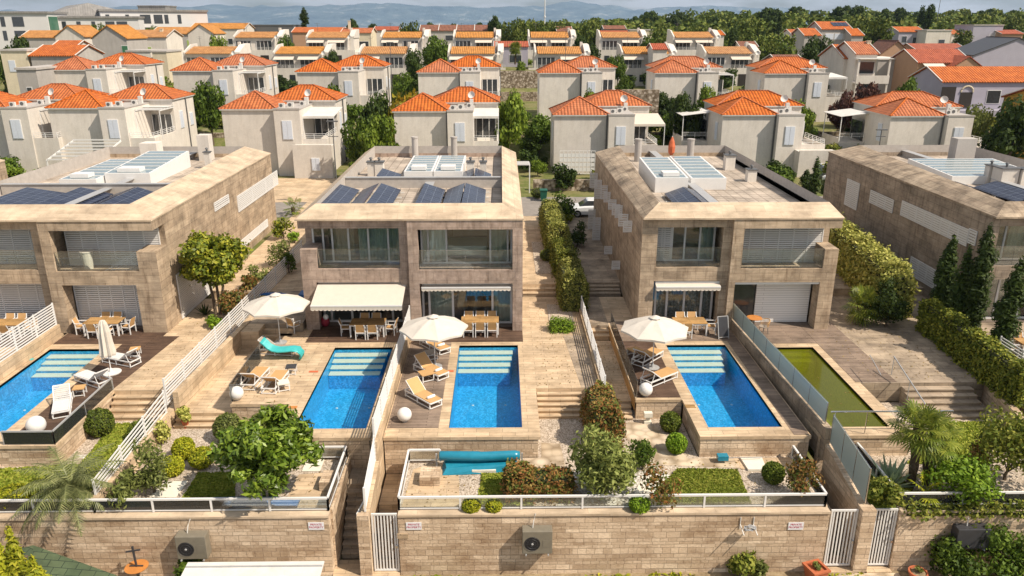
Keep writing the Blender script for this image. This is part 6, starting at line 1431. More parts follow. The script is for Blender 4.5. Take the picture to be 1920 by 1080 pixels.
for band in ((74.8, 84.5, 46), (99.8, 110.5, 84), (126.5, 152, 90), (164, 179, 60)):
    m = 0
    for tr_ in range(900):
        if m >= band[2]: break
        y = rs.uniform(band[0], band[1]); x = rs.uniform(-.68 * y, .68 * y)
        if band[0] < 80 and (not free(x, y, .2) or -9 < x < 3.5 or -34 < x < -14): continue
        if not free(x, y, .3) or (126 < y < 141 and 133 < y < 138): continue
        k = rs.choice(['green', 'green', 'light', 'dark', 'dry']); s_ = rs.uniform(.6, 1.5) * (1.25 if y > 120 else 1)
        o = dup(sh[k], (x, y, TZ(x, y) - .05), rs.uniform(0, 6), {'green': 'green', 'light': 'light green', 'dark': 'dark green', 'dry': 'yellowish green'}[k] + ' shrub in the gardens between the white houses', f'{k} shrubs between the houses', (s_ * rs.uniform(.9, 1.3), s_, s_)); o['category'] = 'shrub'; m += 1
for y0, y1, n_ in ((86, 99, 34), (112, 124, 30)):
    for tr_ in range(600):
        if n_ <= 0: break
        y = rs.uniform(y0, y1); x = rs.uniform(-.66 * y, .66 * y)
        if all(not (fx - .6 < x < fx + 12.0) for fx, fy0, fy1 in FP if fy0 < y < fy1) and not (-1 < x < 2.5):
            k = rs.choice(['green', 'light', 'dark', 'dry']); s_ = rs.uniform(.6, 1.3); n_ -= 1
            o = dup(sh[k], (x, y, TZ(x, y) - .05), rs.uniform(0, 6), {'green': 'green', 'light': 'light green', 'dark': 'dark green', 'dry': 'yellowish green'}[k] + ' shrub in the gardens between the white houses', f'{k} shrubs between the houses', (s_, s_, s_)); o['category'] = 'shrub'
for r in sh.values():
    for c in list(r.children_recursive) + [r]: bpy.data.objects.remove(c)

C = []
for (x0, x1, y0, y1, z, n_) in ((-18, -15.2, 34, 46, .01, 160), (-12, -9.8, 32, 46, .01, 120), (1.7, 4.5, 33.5, 46, .01, 220), (17.2, 23, 34, 46, .01, 420), (5, 6.1, 33, 40, -.49, 90), (13.9, 16.6, 29.5, 37.9, -.12, 60), (-15, -6.6, 25.2, 31, -.985, 300), (-3.8, 12.2, 25.2, 28.5, -.98, 420)):
    C.append(np.c_[RNG.uniform(x0, x1, n_), RNG.uniform(y0, y1, n_), np.full(n_, z + .012)])
C = np.vstack(C); g = lobj('leaf_litter', leafmesh('leaf_litter', C, np.tile((0, 0, 3.), (len(C), 1)), .055, 1.5), 'lf_litter'); g['kind'] = 'stuff'
# ================================================================ fences and railings
def slat_fence(label, A, B, h, m='white', pitch=.15, name='slatted_fence', sw=.062, post=1.9, h2=None):
    A = Vector(A); B = Vector(B); h2 = h2 or h; t = thing(name, label, 'fence', A, 0, 'white slatted fences'); d = B - A; n = max(1, round(d.length / post))
    for i in range(n + 1):
        p = A + d * (i / n); hh = h + (h2 - h) * i / n; MB().beam(p, p + Vector((0, 0, hh + .03)), .07, .07).build('post', m, t, world=True)
    mb = MB(); k = int(h / pitch)
    for i in range(k + 1):
        f = (i + .3) / (k + .6); mb.beam(A + Vector((0, 0, h * f)), B + Vector((0, 0, h2 * f)), .03, sw)
    mb.build('slats', m, t, world=True); return t
slat_fence('long white slatted fence climbing beside the magnolia tree', (-15.22, 31.75, .02), (-14.3, 53.5, .45), 1.3)
slat_fence('lower white slatted fence crossing the left garden', (-15.25, 25.15, -.95), (-15.24, 31.6, -.95), 1.3, h2=1.75)
slat_fence('white slatted fence at the far left beside the blue pool', (-24.48, 29.0, .76), (-24.48, 39.9, .76), 1.25)
slat_fence('white slatted fence between the two middle pools', (-5.14, 27.45, .56), (-5.14, 40.4, .56), 1.02)
slat_fence('lower white slatted fence above the narrow stairway', (-5.14, 24.75, -.85), (-5.14, 27.4, -.3), 1.0, h2=1.1)
slat_fence('white slatted fence right of the path, ending in variegated leaves', (4.76, 32.4, .24), (4.76, 43.4, .24), .8)
slat_fence('white slatted fence at the right edge behind the ivy hedge', (25.0, 28.5, .3), (25.0, 35.5, .3), 1.3)
def glass_run(label, pts, z0, z1, **k):
    t = thing('glass_railing', label, 'railing', (pts[0][0], pts[0][1], z0), 0, 'glass railings'); rail_glass(t, pts, z0, z1, name='rail_frame', **k); return t
WR = dict(posts=2.3, postm='white', pr=.035, toph=.075)
def front_rail(label, pts): 
    t = glass_run(label, pts, -.9, -.36, **WR); mb = MB()
    for a, b in zip(pts[:-1], pts[1:]): mb.beam((a[0], a[1], -.84), (b[0], b[1], -.84), .04, .04)
    mb.build('bottom_rail', 'white', t, world=True)
front_rail('white-framed glass railing on the left garden wall', [(-40, 24.9), (-15.25, 24.9), (-6.55, 24.9), (-6.55, 28.6), (-7.9, 28.6)])
front_rail('white-framed glass railing on the middle garden wall', [(-2.6, 28.3), (-3.9, 28.3), (-3.9, 24.9), (12.2, 24.9), (12.2, 28.4)])
front_rail('white-framed glass railing around the right garden', [(15.0, 28.6), (15.0, 24.9), (32, 24.9)])
glass_run('clear glass railing at the lounger corner of the far left terrace', [(-20.5, 28.32), (-18.42, 28.32), (-18.42, 33.4)], 0, .62, posts=2.5, pr=.012, toph=.06, postm='steel_dull')
glass_run('clear glass screen left of the left lounger platform', [(-12.35, 31.85), (-12.35, 36.5)], 0, 1.0, posts=2.3, pr=.01, toph=.012)
glass_run('clear glass screen left of the right parasol deck', [(6.2, 32.05), (6.2, 41.0)], 0, .95, posts=2.2, pr=.008, toph=.01)
fg = thing('frosted_glass_fence', 'tall frosted glass fence beside the green pool', 'fence', (13.1, 28.7, .5))
rail_glass(fg, [(13.55, 28.7, .52, 1.5), (13.1, 40.9, .52, 1.5)], .5, 1.5, posts=1.75, m='frost', name='fence_frame', pr=.02, toph=.015)
fg = thing('frosted_glass_fence', 'lower frosted glass fence above the right-hand gates', 'fence', (13.7, 24.9, -.8))
rail_glass(fg, [(13.72, 24.9, -.8, .74), (13.68, 28.3, -.18, 1.15)], 0, 1, posts=1.2, m='frost', name='fence_frame', pr=.02, toph=.015)
t = thing('steel_handrail', 'polished steel rail in front of the green pool and down the steps', 'handrail', (13.9, 28.75, 0)); mb = MB()
mb.tube([(13.75, 28.75, 1.05), (18.9, 28.75, 1.05)], .035, 8)
for x in (13.95, 15.3, 16.6, 17.9, 18.8): mb.tube([(x, 28.75, 0 if x < 17.4 else -1), (x, 28.75, 1.05)], .022, 6)
mb.build('rail', 'steel', t, world=True)
t = thing('steel_handrail', 'dark steel stair rail on the broad right-hand steps', 'handrail', (19.25, 33.6, 0)); mb = MB()
mb.tube([(19.25, 34.6, .95), (19.2, 31.0, .0), (18.9, 28.8, .0)], .03, 7).tube([(18.2, 34.9, .9), (17.9, 33.0, .7)], .02, 6)
for y, z0, z1 in ((34.5, 0, .95), (32.8, -.5, .5), (31.1, -1, .05)): mb.tube([(19.22, y, z0), (19.22, y, z1)], .02, 6)
mb.build('rail', 'steel_dull', t, world=True)
def gate(label, x0, x1, y, z0, z1, rz=0, nb=7, loc=None):
    t = thing('barred_gate', label, 'gate', loc or (x0, y, z0), rz, 'white metal gates'); w = x1 - x0; h = z1 - z0
    MB().box(0, -.03, 0, .06, .03, h).box(w - .06, -.03, 0, w, .03, h).box(.061, -.028, 0, w - .061, .028, .07).box(.061, -.028, h - .07, w - .061, .028, h).build('gate_frame', 'white', t)
    for i in range(nb): x = .06 + (w - .12) * (i + .5) / nb; MB().box(x - .026, -.015, .075, x + .026, .015, h - .075).build('bar', 'white', t)
    MB().box(w - .10, -.09, h * .42, w - .02, -.031, h * .46).build('handle', 'steel', t); return t
gate('white barred gate in the middle of the front wall', -4.93, -3.97, 24.72, -3.5, -.93)
gate('white barred gate between the long wall and the pillar', 12.4, 13.42, 24.72, -3.45, -.93)
gate('white barred gate right of the pillar', 14.02, 14.92, 24.72, -3.45, -.9)
gate('white gate swung open into the narrow stairway', 0, 1.1, 0, -3.5, -.95, R(82), loc=(-5.46, 24.75, -3.5))
for x0, x1 in ((-6.5, -5.3), (-4.98, -3.95), (12.35, 13.45), (13.98, 14.95)): struct(MB().box(x0, 24.4, -3.7, x1, 25.4, -3.53).build('threshold', 'paving'))
struct(MB().box(-60, 23.9, -3.66, -3.9, 24.5, -3.6).build('pavement', 'paving')); struct(MB().box(12.2, 22.0, -3.66, 15.2, 24.4, -3.58).build('pavement', 'flag'))
# stair-well box on the middle garden
tag(MB().box(-3.3, 26.6, -1.75 + .78, -2.5, 27.4, -.6).build('planter_box', 'ashlar'), 'small ashlar block beside the stair well behind the middle railing', 'planter')
tag(MB().box(-7.2, 26.3, -.97, -6.75, 27.2, -.6).build('planter_box', 'ashlar'), 'small ashlar block inside the left garden corner railing', 'planter')
# ================================================================ things on the front wall
def outdoor_unit(label, x, z, m, dark=False, fan=True, w=1.12, h=.98):
    t = thing('outdoor_unit', label, 'air conditioner', (x, 24.58, z), 0, 'outdoor units on the front wall')
    MB().box(0, -.45, 0, w, -.02, h).build('casing', m, t, bevel=.02)
    if fan:
        c = (w * .33, -.452, h * .46)
        f = MB().add([(c[0] + .30 * math.cos(a), c[1] - .004, c[2] + .30 * math.sin(a)) for a in np.linspace(0, 2 * math.pi, 25)[:-1]], [tuple(range(24))]); f.build('fan_opening', 'black', t)
        g = MB()
        for a in np.linspace(0, 2 * math.pi, 13)[:-1]: g.beam((c[0], c[1] - .02, c[2]), (c[0] + .29 * math.cos(a), c[1] - .02, c[2] + .29 * math.sin(a)), .004)
        for rr in (.1, .2, .29): g.tube([(c[0] + rr * math.cos(a), c[1] - .02, c[2] + rr * math.sin(a)) for a in np.linspace(0, 2 * math.pi, 25)], .006, 4)
        g.build('grille', 'charcoal', t); g2 = MB().lathe((c[0], c[1] - .03, c[2]), [(.02, 0), (.02, .02)], 8)
        MB().sphere((c[0], c[1] - .03, c[2]), .05, 10, 1, .4, 1).build('hub', 'steel_dull', t, smooth=True)
    for k in range(5): pass
    MB().box(w * .68, -.458, h * .3, w * .93, -.451, h * .62).build('side_panel', m if not dark else 'black', t)
    b = MB().box(.12, -.5, -.06, .17, -.001, -.005).box(w - .17, -.5, -.06, w - .12, -.001, -.005); b.build('bracket', 'steel_dull', t)
    MB().tube([(w * .35, -.2, h), (w * .38, -.15, h + .25), (w * .45, -.03, h + .5)], .02, 6).build('pipe', 'white_dirty', t); return t
outdoor_unit('taupe outdoor unit with black fan in the middle of the wall', .72, -2.35, 'olive_box')
outdoor_unit('leaf-shaded grey outdoor unit with black fan on the left wall', -12.1, -2.45, 'olive_box')
outdoor_unit('plain dark grey outdoor unit on the right wall', 17.0, -2.3, 'charcoal', True, False, 1.25, .85)
def sign(label, x, z):
    t = thing('wall_sign', label, 'sign', (x, 24.59, z), 0, 'small signs on the front wall'); MB().box(-.29, -.02, -.16, .29, -.002, .16).build('plate', 'sign', t)
    for txt, dz, m in (('PRIVATE', .035, 'ink'), ('PROPERTY', -.085, 'ink')):
        cu = bpy.data.curves.new('lettering', 'FONT'); cu.body = txt; cu.size = .115; cu.align_x = 'CENTER'; cu.extrude = .002; cu.resolution_u = 2
        to = bpy.data.objects.new('tmp', cu); COL.objects.link(to); bpy.context.view_layer.update(); me = bpy.data.meshes.new_from_object(to.evaluated_get(bpy.context.evaluated_depsgraph_get())); bpy.data.objects.remove(to)
        o = bpy.data.objects.new('lettering', me); COL.objects.link(o); me.materials.clear(); me.materials.append(M[m]); o.parent = t; o.rotation_euler = (R(90), 0, 0); o.location = (0, -.024, dz)
for px, lb in ((593, 'white PRIVATE PROPERTY sign on the left wall by the stairway'), (776, 'white PRIVATE PROPERTY sign right of the central gate'), (1492, 'white PRIVATE PROPERTY sign left of the right-hand gates')):
    q = Q(px, 986, 24.59); sign(lb, q.x, q.z)
q = Q(755, 1005, 24.59); tag(MB().box(q.x - .2, 24.575, q.z - .11, q.x + .2, 24.598, q.z + .11).build('name_plate', 'paving'), 'blank pale plate on the wall below the central sign', 'plate')
q = Q(1403, 985, 24.5); t = thing('hose_hook', 'grey hose bundled on two wall brackets', 'hose', q)
mb = MB()
for i in range(7):
    pts = [(.22 * math.cos(a) + random.uniform(-.05, .05), -.18 + random.uniform(-.06, .06), .07 * math.sin(a) + random.uniform(-.05, .05)) for a in np.linspace(0, 6.3, 12)]; mb.tube(pts, .018, 5)
mb.build('hose', 'steel_dull', t); MB().beam((-.28, .1, -.0), (-.28, -.45, -.12), .03).beam((.22, .1, -.0), (.22, -.45, -.12), .03).beam((-.28, .08, .3), (-.28, .08, -.2), .03).beam((.22, .08, .3), (.22, .08, -.2), .03).build('bracket', 'white_dirty', t)
def meter(label, px, pyb, z): q = P(px, pyb, z); tag(MB().box(q.x - .17, q.y - .12, z, q.x + .17, q.y + .08, z + .12).box(q.x - .09, q.y - .05, z + .121, q.x + .09, q.y + .04, z + .34).box(q.x - .19, q.y - .14, z + .342, q.x + .19, q.y + .1, z + .56).build('meter_box', 'ivory'), label, 'box')
meter('ivory box on a post in front of the right lounger platform', 1214, 793, -1); meter('ivory box on the wall below the left lounger platform', 454, 790, -1)
# ================================================================ patio furniture
def chair_proto():
    r = thing('dining_chair', 'x', 'chair')
    for sx in (-.26, .26):
        for sy in (-.24, .24): MB().beam((sx, sy, 0), (sx, sy, .62 if sy < 0 else .66), .045).build('leg', 'white', r)
        MB().beam((sx, -.27, .64), (sx, .27, .66), .05, .03).build('armrest', 'white', r)
    MB().beam((-.26, .24, .6), (-.24, .36, .9), .04).beam((.26, .24, .6), (.24, .36, .9), .04).beam((-.26, -.24, .12), (.26, -.24, .12), .03).beam((-.26, -.24, .4), (.26, -.24, .4), .04).beam((-.26, .24, .4), (.26, .24, .4), .04).beam((-.26, -.24, .4), (-.26, .24, .4), .04).beam((.26, -.24, .4), (.26, .24, .4), .04).build('frame', 'white', r)
    MB().box(-.24, -.24, .425, .24, .22, .45).build('seat', 'sling', r)
    MB().hexa([(-.23, .22, .5), (.23, .22, .5), (.23, .245, .5), (-.23, .245, .5)], [(-.22, .34, .9), (.22, .34, .9), (.22, .365, .9), (-.22, .365, .9)]).build('backrest', 'sling', r); return r
chp = chair_proto(); firstc = [True]
def place_chair(x, y, rz, label, z=DZ): return dup(chp, (x, y, z), rz, label, 'tan dining chairs')
def dining(label, tl, x, y, w, d, nb_, left=True, right=True, z=DZ, nf=None, top='teak'):
    t = thing('dining_table', label, 'table', (x, y, z), 0, 'teak dining tables')
    MB().box(-w / 2, -d / 2, .71, w / 2, d / 2, .75).build('tabletop', top, t)
    for sx in (-1, 1):
        for sy in (-1, 1): MB().box(sx * (w / 2 - .04) - .035, sy * (d / 2 - .04) - .035, 0, sx * (w / 2 - .04) + .035, sy * (d / 2 - .04) + .035, .708).build('leg', 'white', t)
    MB().box(-w / 2 + .05, -d / 2 + .02, .64, w / 2 - .05, -d / 2 + .05, .70).build('apron', 'white', t)
    o = ['left', 'middle', 'right'] if nb_ == 3 else (['left', 'right'] if nb_ == 2 else ['only'])
    for i in range(nb_):
        xx = x + (i - (nb_ - 1) / 2) * .66
        place_chair(xx, y + d / 2 + .12, 0, f'{o[i]} dining chair on the far side of the {tl}', z)
        if nf is None or i < nf: place_chair(xx + .03, y - d / 2 - .12, math.pi, f'{o[i]} dining chair on the near side of the {tl}', z)
    if left: place_chair(x - w / 2 - .3, y, math.pi / 2 + .1, f'dining chair at the left end of the {tl}', z)
    if right: place_chair(x + w / 2 + .32, y, -math.pi / 2 - .15, f'dining chair at the right end of the {tl}', z)
def at(px, py, z=0): q = P(px, py, z); return q.x, q.y
x, y = at(690, 603, .75); dining('teak dining table with six chairs under the spread awning', 'table under the spread awning', x, y, 1.9, 1.0, 2)
x, y = at(900, 599, .75); dining('teak dining table right of the middle parasol', 'table right of the middle parasol', x, y, 2.1, .95, 3, False, False)
x, y = at(1293, 601, .75); dining('teak dining table behind the right parasol', 'table behind the right parasol', x, y, 1.8, 1.0, 2, False, True, nf=1)
x, y = at(195, 601, .75); dining('teak dining table behind the closed parasol', 'table behind the closed parasol', x, y, 1.95, 1.0, 2)
x, y = at(12, 604, .75); dining('teak dining table at the left picture edge', 'table at the left picture edge', x, y, 1.9, 1.0, 2, False, True)
x, y = at(1940, 640, .75); dining('teak table half outside the right picture edge', 'table at the right picture edge', x, y, 1.7, .9, 2)
place_chair(*at(1915, 655), 1.2, 'lone tan chair at the right edge behind the cypresses')
def lounger_proto(striped=False):
    r = thing('sun_lounger', 'x', 'sun lounger'); L_ = 1.95; w = .33; hb = .68; m = 'white'
    MB().beam((-w, 0, .3), (-w, L_, .3), .05, .06).beam((w, 0, .3), (w, L_, .3), .05, .06).beam((-w, 0, .3), (w, 0, .3), .05).beam((-w, L_, .3), (w, L_, .3), .05).beam((-w, 0, .06), (w, 0, .06), .035).beam((-w, .02, .06), (-w, L_, .06), .035).beam((w, .02, .06), (w, L_, .06), .035).beam((-w, L_, .06), (w, L_, .06), .035).build('frame', m, r)
    for sx in (-w, w):
        for yy in (.05, L_ * .5, L_ - .05): MB().beam((sx, yy, 0), (sx, yy, .28), .045).build('leg', m, r)
    a = R(38); y0 = 1.22; y1 = y0 + .78 * math.cos(a); z1 = .34 + .78 * math.sin(a)
    if striped:
        s = MB()
        for i in range(13): yy = .04 + i * .092; s.box(-w + .03, yy, .335, w - .03, yy + .06, .352)
        s.build('seat_slats', m, r); s = MB()
        for i in range(8):
            f = (i + .5) / 8; yy = y0 + (y1 - y0) * f; zz = .34 + (z1 - .34) * f; s.beam((-w + .03, yy, zz), (w - .03, yy, zz), .02, .065)
        b = s.build('backrest', m, r)
    else:
        MB().box(-w + .01, .02, .335, w - .01, y0, .36).build('seat', 'sling', r)
        b = MB().hexa([(-w + .01, y0 + .01, .335), (w - .01, y0 + .01, .335), (w - .01, y1, z1), (-w + .01, y1, z1)], [(-w + .01, y0 + .0, .36), (w - .01, y0 + .0, .36), (w - .01, y1 - .02, z1 + .03), (-w + .01, y1 - .02, z1 + .03)]).build('backrest', 'sling', r)
    MB().beam((-w, y0, .33), (-w, y1, z1), .04).beam((w, y0, .33), (w, y1, z1), .04).beam((-w, y1, z1), (w, y1, z1), .04).beam((-w, y1 - .15, z1 - .12), (-w, L_ - .1, .3), .025).beam((w, y1 - .15, z1 - .12), (w, L_ - .1, .3), .025).build('backrest_frame', m, r)
    return r
lt = lounger_proto(); ls_ = lounger_proto(True)
def lounger(proto, foot, head, label, z=DZ, grp='tan sun loungers'):
    f = P(*foot, z); h = P(*head, z); d = h - f; a = math.atan2(-d.x, d.y); mid = (f + h) / 2; u = Vector((-math.sin(a), math.cos(a), 0))
    return dup(proto, mid - u * .975, a, label, grp)
LG = [lounger(lt, (842, 668), (790, 640), 'tan lounger with towel, farthest of three by the middle pool'), lounger(lt, (832, 712), (785, 690), 'tan lounger with towel, middle of three by the middle pool'), lounger(lt, (824, 768), (765, 735), 'tan lounger with towel, nearest of three by the middle pool'),
      lounger(lt, (1238, 662), (1188, 690), 'tan lounger behind the parasol pole beside the glitter pool'), lounger(lt, (1265, 702), (1205, 726), 'tan lounger nearest the sphere lamp beside the glitter pool'),
      lounger(lt, (496, 697), (462, 735), 'tan lounger seen from behind, left of its twin'), lounger(lt, (533, 702), (500, 744), 'tan lounger seen from behind, right of its twin')]
for L0 in LG[:3]:
    u = Matrix.Rotation(L0.rotation_euler.z, 3, 'Z') @ Vector((0, .38, 0)); p = L0.location + u + Vector((0, 0, .42))
    o = MB().tube([(-.2, 0, 0), (.2, 0, 0)], .07, 10).build('towel_roll', 'towel', smooth=True); o.location = p; o.rotation_euler.z = L0.rotation_euler.z
    tag(o, 'white rolled towel on the ' + ['farthest', 'middle', 'nearest'][LG.index(L0)] + ' lounger by the middle pool', 'towel')
lg = lounger(lt, (556, 664), (486, 660), 'grey lounger under the turquoise float')
for c in lg.children:
    if c.name.startswith(('seat', 'backrest')) and 'frame' not in c.name: c.data = c.data.copy(); c.data.materials[0] = M['sling_d']
LS = [((670 * .296, 560 + 385 * .296), (875 * .296, 560 + 425 * .296)), ((500 * .296, 560 + 500 * .296), (690 * .296, 560 + 565 * .296)), ((390 * .296, 560 + 770 * .296), (410 * .296, 560 + 630 * .296))]
for (f, h), lb in zip(LS, ('white slatted lounger beside the closed parasol', 'white slatted lounger between the other two by the far left pool', 'white slatted lounger nearest the corner sphere lamp')): lounger(ls_, f, h, lb, grp='white slatted loungers')
def side_table(label, px, py, rz=0, s=.5, m='sling', z=DZ):
    q = P(px, py, z); t = thing('side_table', label, 'side table', q, rz, 'low side tables')
    MB().box(-s / 2, -s / 2, .36, s / 2, s / 2, .40).build('tabletop', m, t)
    for sx in (-1, 1):
        for sy in (-1, 1): MB().beam((sx * (s / 2 - .03), sy * (s / 2 - .03), 0), (sx * (s / 2 - .03), sy * (s / 2 - .03), .358), .04).build('leg', 'white', t)
    MB().beam((-s / 2 + .03, -s / 2 + .03, .06), (s / 2 - .03, -s / 2 + .03, .06), .03).beam((-s / 2 + .03, s / 2 - .03, .06), (s / 2 - .03, s / 2 - .03, .06), .03).build('frame', 'white', t)
side_table('low tan table between the middle and near tan loungers', 799, 712, .5, .62); side_table('low tan table between the two farther tan loungers', 808, 672, .5, .55, 'sling_d')
side_table('low tan table right of the first slatted lounger', 255, 666, .25); side_table('low tan table between the slatted loungers', 151, 740, .25)
side_table('low tan stool at the back left of the right parasol deck', 1190, 668, .5, .6); side_table('low pale table right of the tan lounger pair', 532, 730, .4, .55, 'ivory'); side_table('small dark-topped table by the left pool edge', 547, 700, .1, .5, 'charcoal')
def parasol(label, px, pyb, H=2.75, r_=1.7, z=DZ, rot=.2, n=8, base=True):
    q = P(px, pyb, z); t = thing('parasol', label, 'parasol', q, rot, 'cream pool parasols')
    MB().tube([(0, 0, 0), (0, 0, H)], .024, 8).build('pole', 'white', t)
    MB().lathe((0, 0, 0), [(.34, 0), (.36, .05), (.1, .07), (.05, .3)], 18).build('base', 'steel_dull' , t, smooth=False)
    mb = MB(); ap = (0, 0, H); rim = []; mid = []; zr = H - .62
    for i in range(n):
        a = 2 * math.pi * i / n; rim.append((r_ * math.cos(a), r_ * math.sin(a), zr)); mid.append((r_ * .52 * math.cos(a), r_ * .52 * math.sin(a), H - .27))
    for i in range(n):
        j = (i + 1) % n; am = 2 * math.pi * (i + .5) / n; c = math.cos(math.pi / n)
        mr = (r_ * .98 * c * math.cos(am), r_ * .98 * c * math.sin(am), zr + .03); mm = (r_ * .52 * c * math.cos(am), r_ * .52 * c * math.sin(am), H - .29)
        mb.quad(ap, mid[i], mm).quad(ap, mm, mid[j]).quad(mid[i], rim[i], mr, mm).quad(mm, mr, rim[j], mid[j]); mb.quad(rim[i], (rim[i][0], rim[i][1], zr - .09), (mr[0], mr[1], zr - .07), mr).quad(mr, (mr[0], mr[1], zr - .07), (rim[j][0], rim[j][1], zr - .09), rim[j])
    mb.build('canopy', 'canvas', t)
    v = MB()
    for i in range(n):
        a = 2 * math.pi * i / n; b = 2 * math.pi * (i + 1) / n; v.quad((0, 0, H + .1), (.3 * math.cos(a), .3 * math.sin(a), H - .03), (.3 * math.cos(b), .3 * math.sin(b), H - .03))
        MB().beam((.03 * math.cos(a), .03 * math.sin(a), H - .5), (r_ * .52 * math.cos(a), r_ * .52 * math.sin(a), H - .3), .02).build('strut', 'white', t)
    v.build('vent_cap', 'canvas', t); return t
parasol('cream open parasol beside the turquoise float', 526, 643, 2.8, 1.75, rot=.35); parasol('cream open parasol over the tan loungers of the middle pool', 816, 688, 2.75, 1.72, rot=.2); parasol('cream open parasol on the deck beside the glitter pool', 1223, 690, 2.75, 1.72, rot=.1)
q = P(209, 699, DZ); t = thing('parasol', 'closed cream parasol standing by the slatted loungers', 'parasol', q, 0, 'cream pool parasols')
MB().tube([(0, 0, 0), (0, 0, 2.75)], .024, 8).build('pole', 'white', t); MB().lathe((0, 0, 0), [(.45, 0), (.47, .05), (.1, .07), (.05, .25)], 20).build('base', 'globe', t)
mb = MB(); n = 32; k0 = [(.10, 2.78), (.17, 2.6), (.24, 2.2), (.27, 1.6), (.33, 1.05), (.30, .95)]
vs = [((r0 * (1 + .22 * math.cos(j * math.pi / 2 * 1.0))) * math.cos(2 * math.pi * j / n), (r0 * (1 + .22 * math.cos(j * math.pi / 2))) * math.sin(2 * math.pi * j / n), z0) for r0, z0 in k0 for j in range(n)]
mb.add(vs, [(i * n + j, i * n + (j + 1) % n, (i + 1) * n + (j + 1) % n, (i + 1) * n + j) for i in range(5) for j in range(n)] + [tuple(range(n))]); mb.build('canopy', 'canvas', t)
def globe(label, px, pyc, rp, z=0): 
    g = P(px, pyc + rp * .8, z); r_ = rp * mpp(g); t = thing('globe_lamp', label, 'lamp', g, 0, 'white globe lamps'); MB().sphere((0, 0, r_ + .02), r_, 24).build('globe', 'globe', t, smooth=True); MB().lathe((0, 0, 0), [(r_ * .4, 0), (r_ * .4, .04)], 14).build('base', 'steel_dull', t)
globe('white globe lamp at the left front corner of the far left deck', 71, 799, 17); globe('white globe lamp beside the tan lounger pair', 445, 739, 13); globe('white globe lamp in front of the nearest tan lounger', 759, 779, 13.5); globe('white globe lamp on the deck beside the glitter pool', 1210, 732, 13); globe('small white globe lamp in the box hedge', 1045, 605, 6)
# turquoise float over the grey lounger
t = thing('pool_float', 'wavy turquoise air mattress draped over the grey lounger', 'float', P(528, 655, .5)); mb = MB(); prof = [(-.95, .55), (-.8, .42), (-.62, .2), (-.4, .06), (-.1, .0), (.25, .02), (.6, .06), (.9, .02), (1.05, -.2), (1.0, -.4)]
for s in range(6):
    y0 = -.33 + s * .11; mb.tube([(x, y0, z) for x, z in prof], .065, 7)
mb.build('air_mattress', 'turq_l', t, smooth=True)
# turquoise roller cover
a = P(822, 858, -.95); t = thing('pool_cover_roll', 'turquoise pool cover rolled on its stand below the middle pool', 'pool cover', (-1.0, 27.9, -1))
MB().tube([(-1.6, 0, .6), (-1.55, 0, .6), (0, 0, .56), (.15, .0, .55), (1.5, 0, .6), (1.72, 0, .6)], [.16, .2, .21, .2, .2, .16], 20).build('roll', 'turq', t, smooth=True)
MB().hexa([(-1.45, -.55, .02), (1.6, -.4, .02), (1.62, .2, .02), (-1.5, .2, .02)], [(-1.3, -.28, .2), (1.55, -.25, .35), (1.6, .1, .4), (-1.4, .1, .4)]).build('hanging_cover', 'turq', t)
MB().beam((-1.72, 0, 0), (-1.72, 0, .7), .06).beam((1.8, 0, 0), (1.8, 0, .7), .06).beam((-1.72, -.3, .03), (-1.72, .3, .03), .06).beam((1.8, -.3, .03), (1.8, .3, .03), .06).build('stand', 'steel_dull', t)
q1 = P(345, 946, -1); q2 = P(560, 946, -1); t = thing('pool_cover_roll', 'blue pool cover lying behind the left railing', 'pool cover', ((q1.x + q2.x) / 2, 25.35, -1)); hw = (q2.x - q1.x) / 2
for k in range(3): MB().tube([(-hw, -.12 + k * .2, .1), (0, -.1 + k * .2, .11 + .04 * (k == 1)), (hw, -.12 + k * .2, .09)], .1, 8).build('fold', 'blue', t, smooth=True)
# pots
def pot(label, px, pyb, z, r_, h, sq=False, plant=None, m='terracotta'):
    q = P(px, pyb, z); t = thing('plant_pot', label, 'plant pot', q, .3)
    if sq: MB().hexa([(-r_ * .7, -r_ * .7, 0), (r_ * .7, -r_ * .7, 0), (r_ * .7, r_ * .7, 0), (-r_ * .7, r_ * .7, 0)], [(-r_, -r_, h), (r_, -r_, h), (r_, r_, h), (-r_, r_, h)]).build('pot', m, t); MB().box(-r_ - .04, -r_ - .04, h - .001, r_ + .04, -r_ + .06, h + .08).box(-r_ - .04, r_ - .06, h - .001, r_ + .04, r_ + .04, h + .08).box(-r_ - .04, -r_ + .061, h - .001, -r_ + .06, r_ - .061, h + .08).box(r_ - .06, -r_ + .061, h - .001, r_ + .04, r_ - .061, h + .08).build('rim', m, t)
    else: MB().lathe((0, 0, 0), [(r_ * .65, 0), (r_ * .95, h * .85), (r_ * 1.08, h * .86), (r_ * 1.08, h), (r_ * .88, h), (r_ * .85, h * .9)], 20).build('pot', m, t)
    MB().lathe((0, 0, h * .9), [(r_ * .84, 0), (r_ * .6, .03), (.02, .04)], 12).build('soil', 'soil', t)
    if plant:
        bl = crown_blobs(7, plant[1], plant[1], plant[1], h + plant[1] * .9, .5, 3); C, D = blobs_pts(bl, plant[2], .3); lobj('foliage', leafmesh('foliage', C, D, .1, 2), plant[0], t)
pot('square terracotta pot left of the right-hand gates', 1527, 1088, -3.6, .33, .55, True, ('lf_olive', .14, 60)); pot('round terracotta pot right of the gates', 1718, 1092, -3.6, .33, .5, plant=('lf_olive', .12, 40)); pot('terracotta pot with yellow variegated plant by the left steps', 349, 802, -1, .16, .4, plant=('lf_variegated', .36, 420))
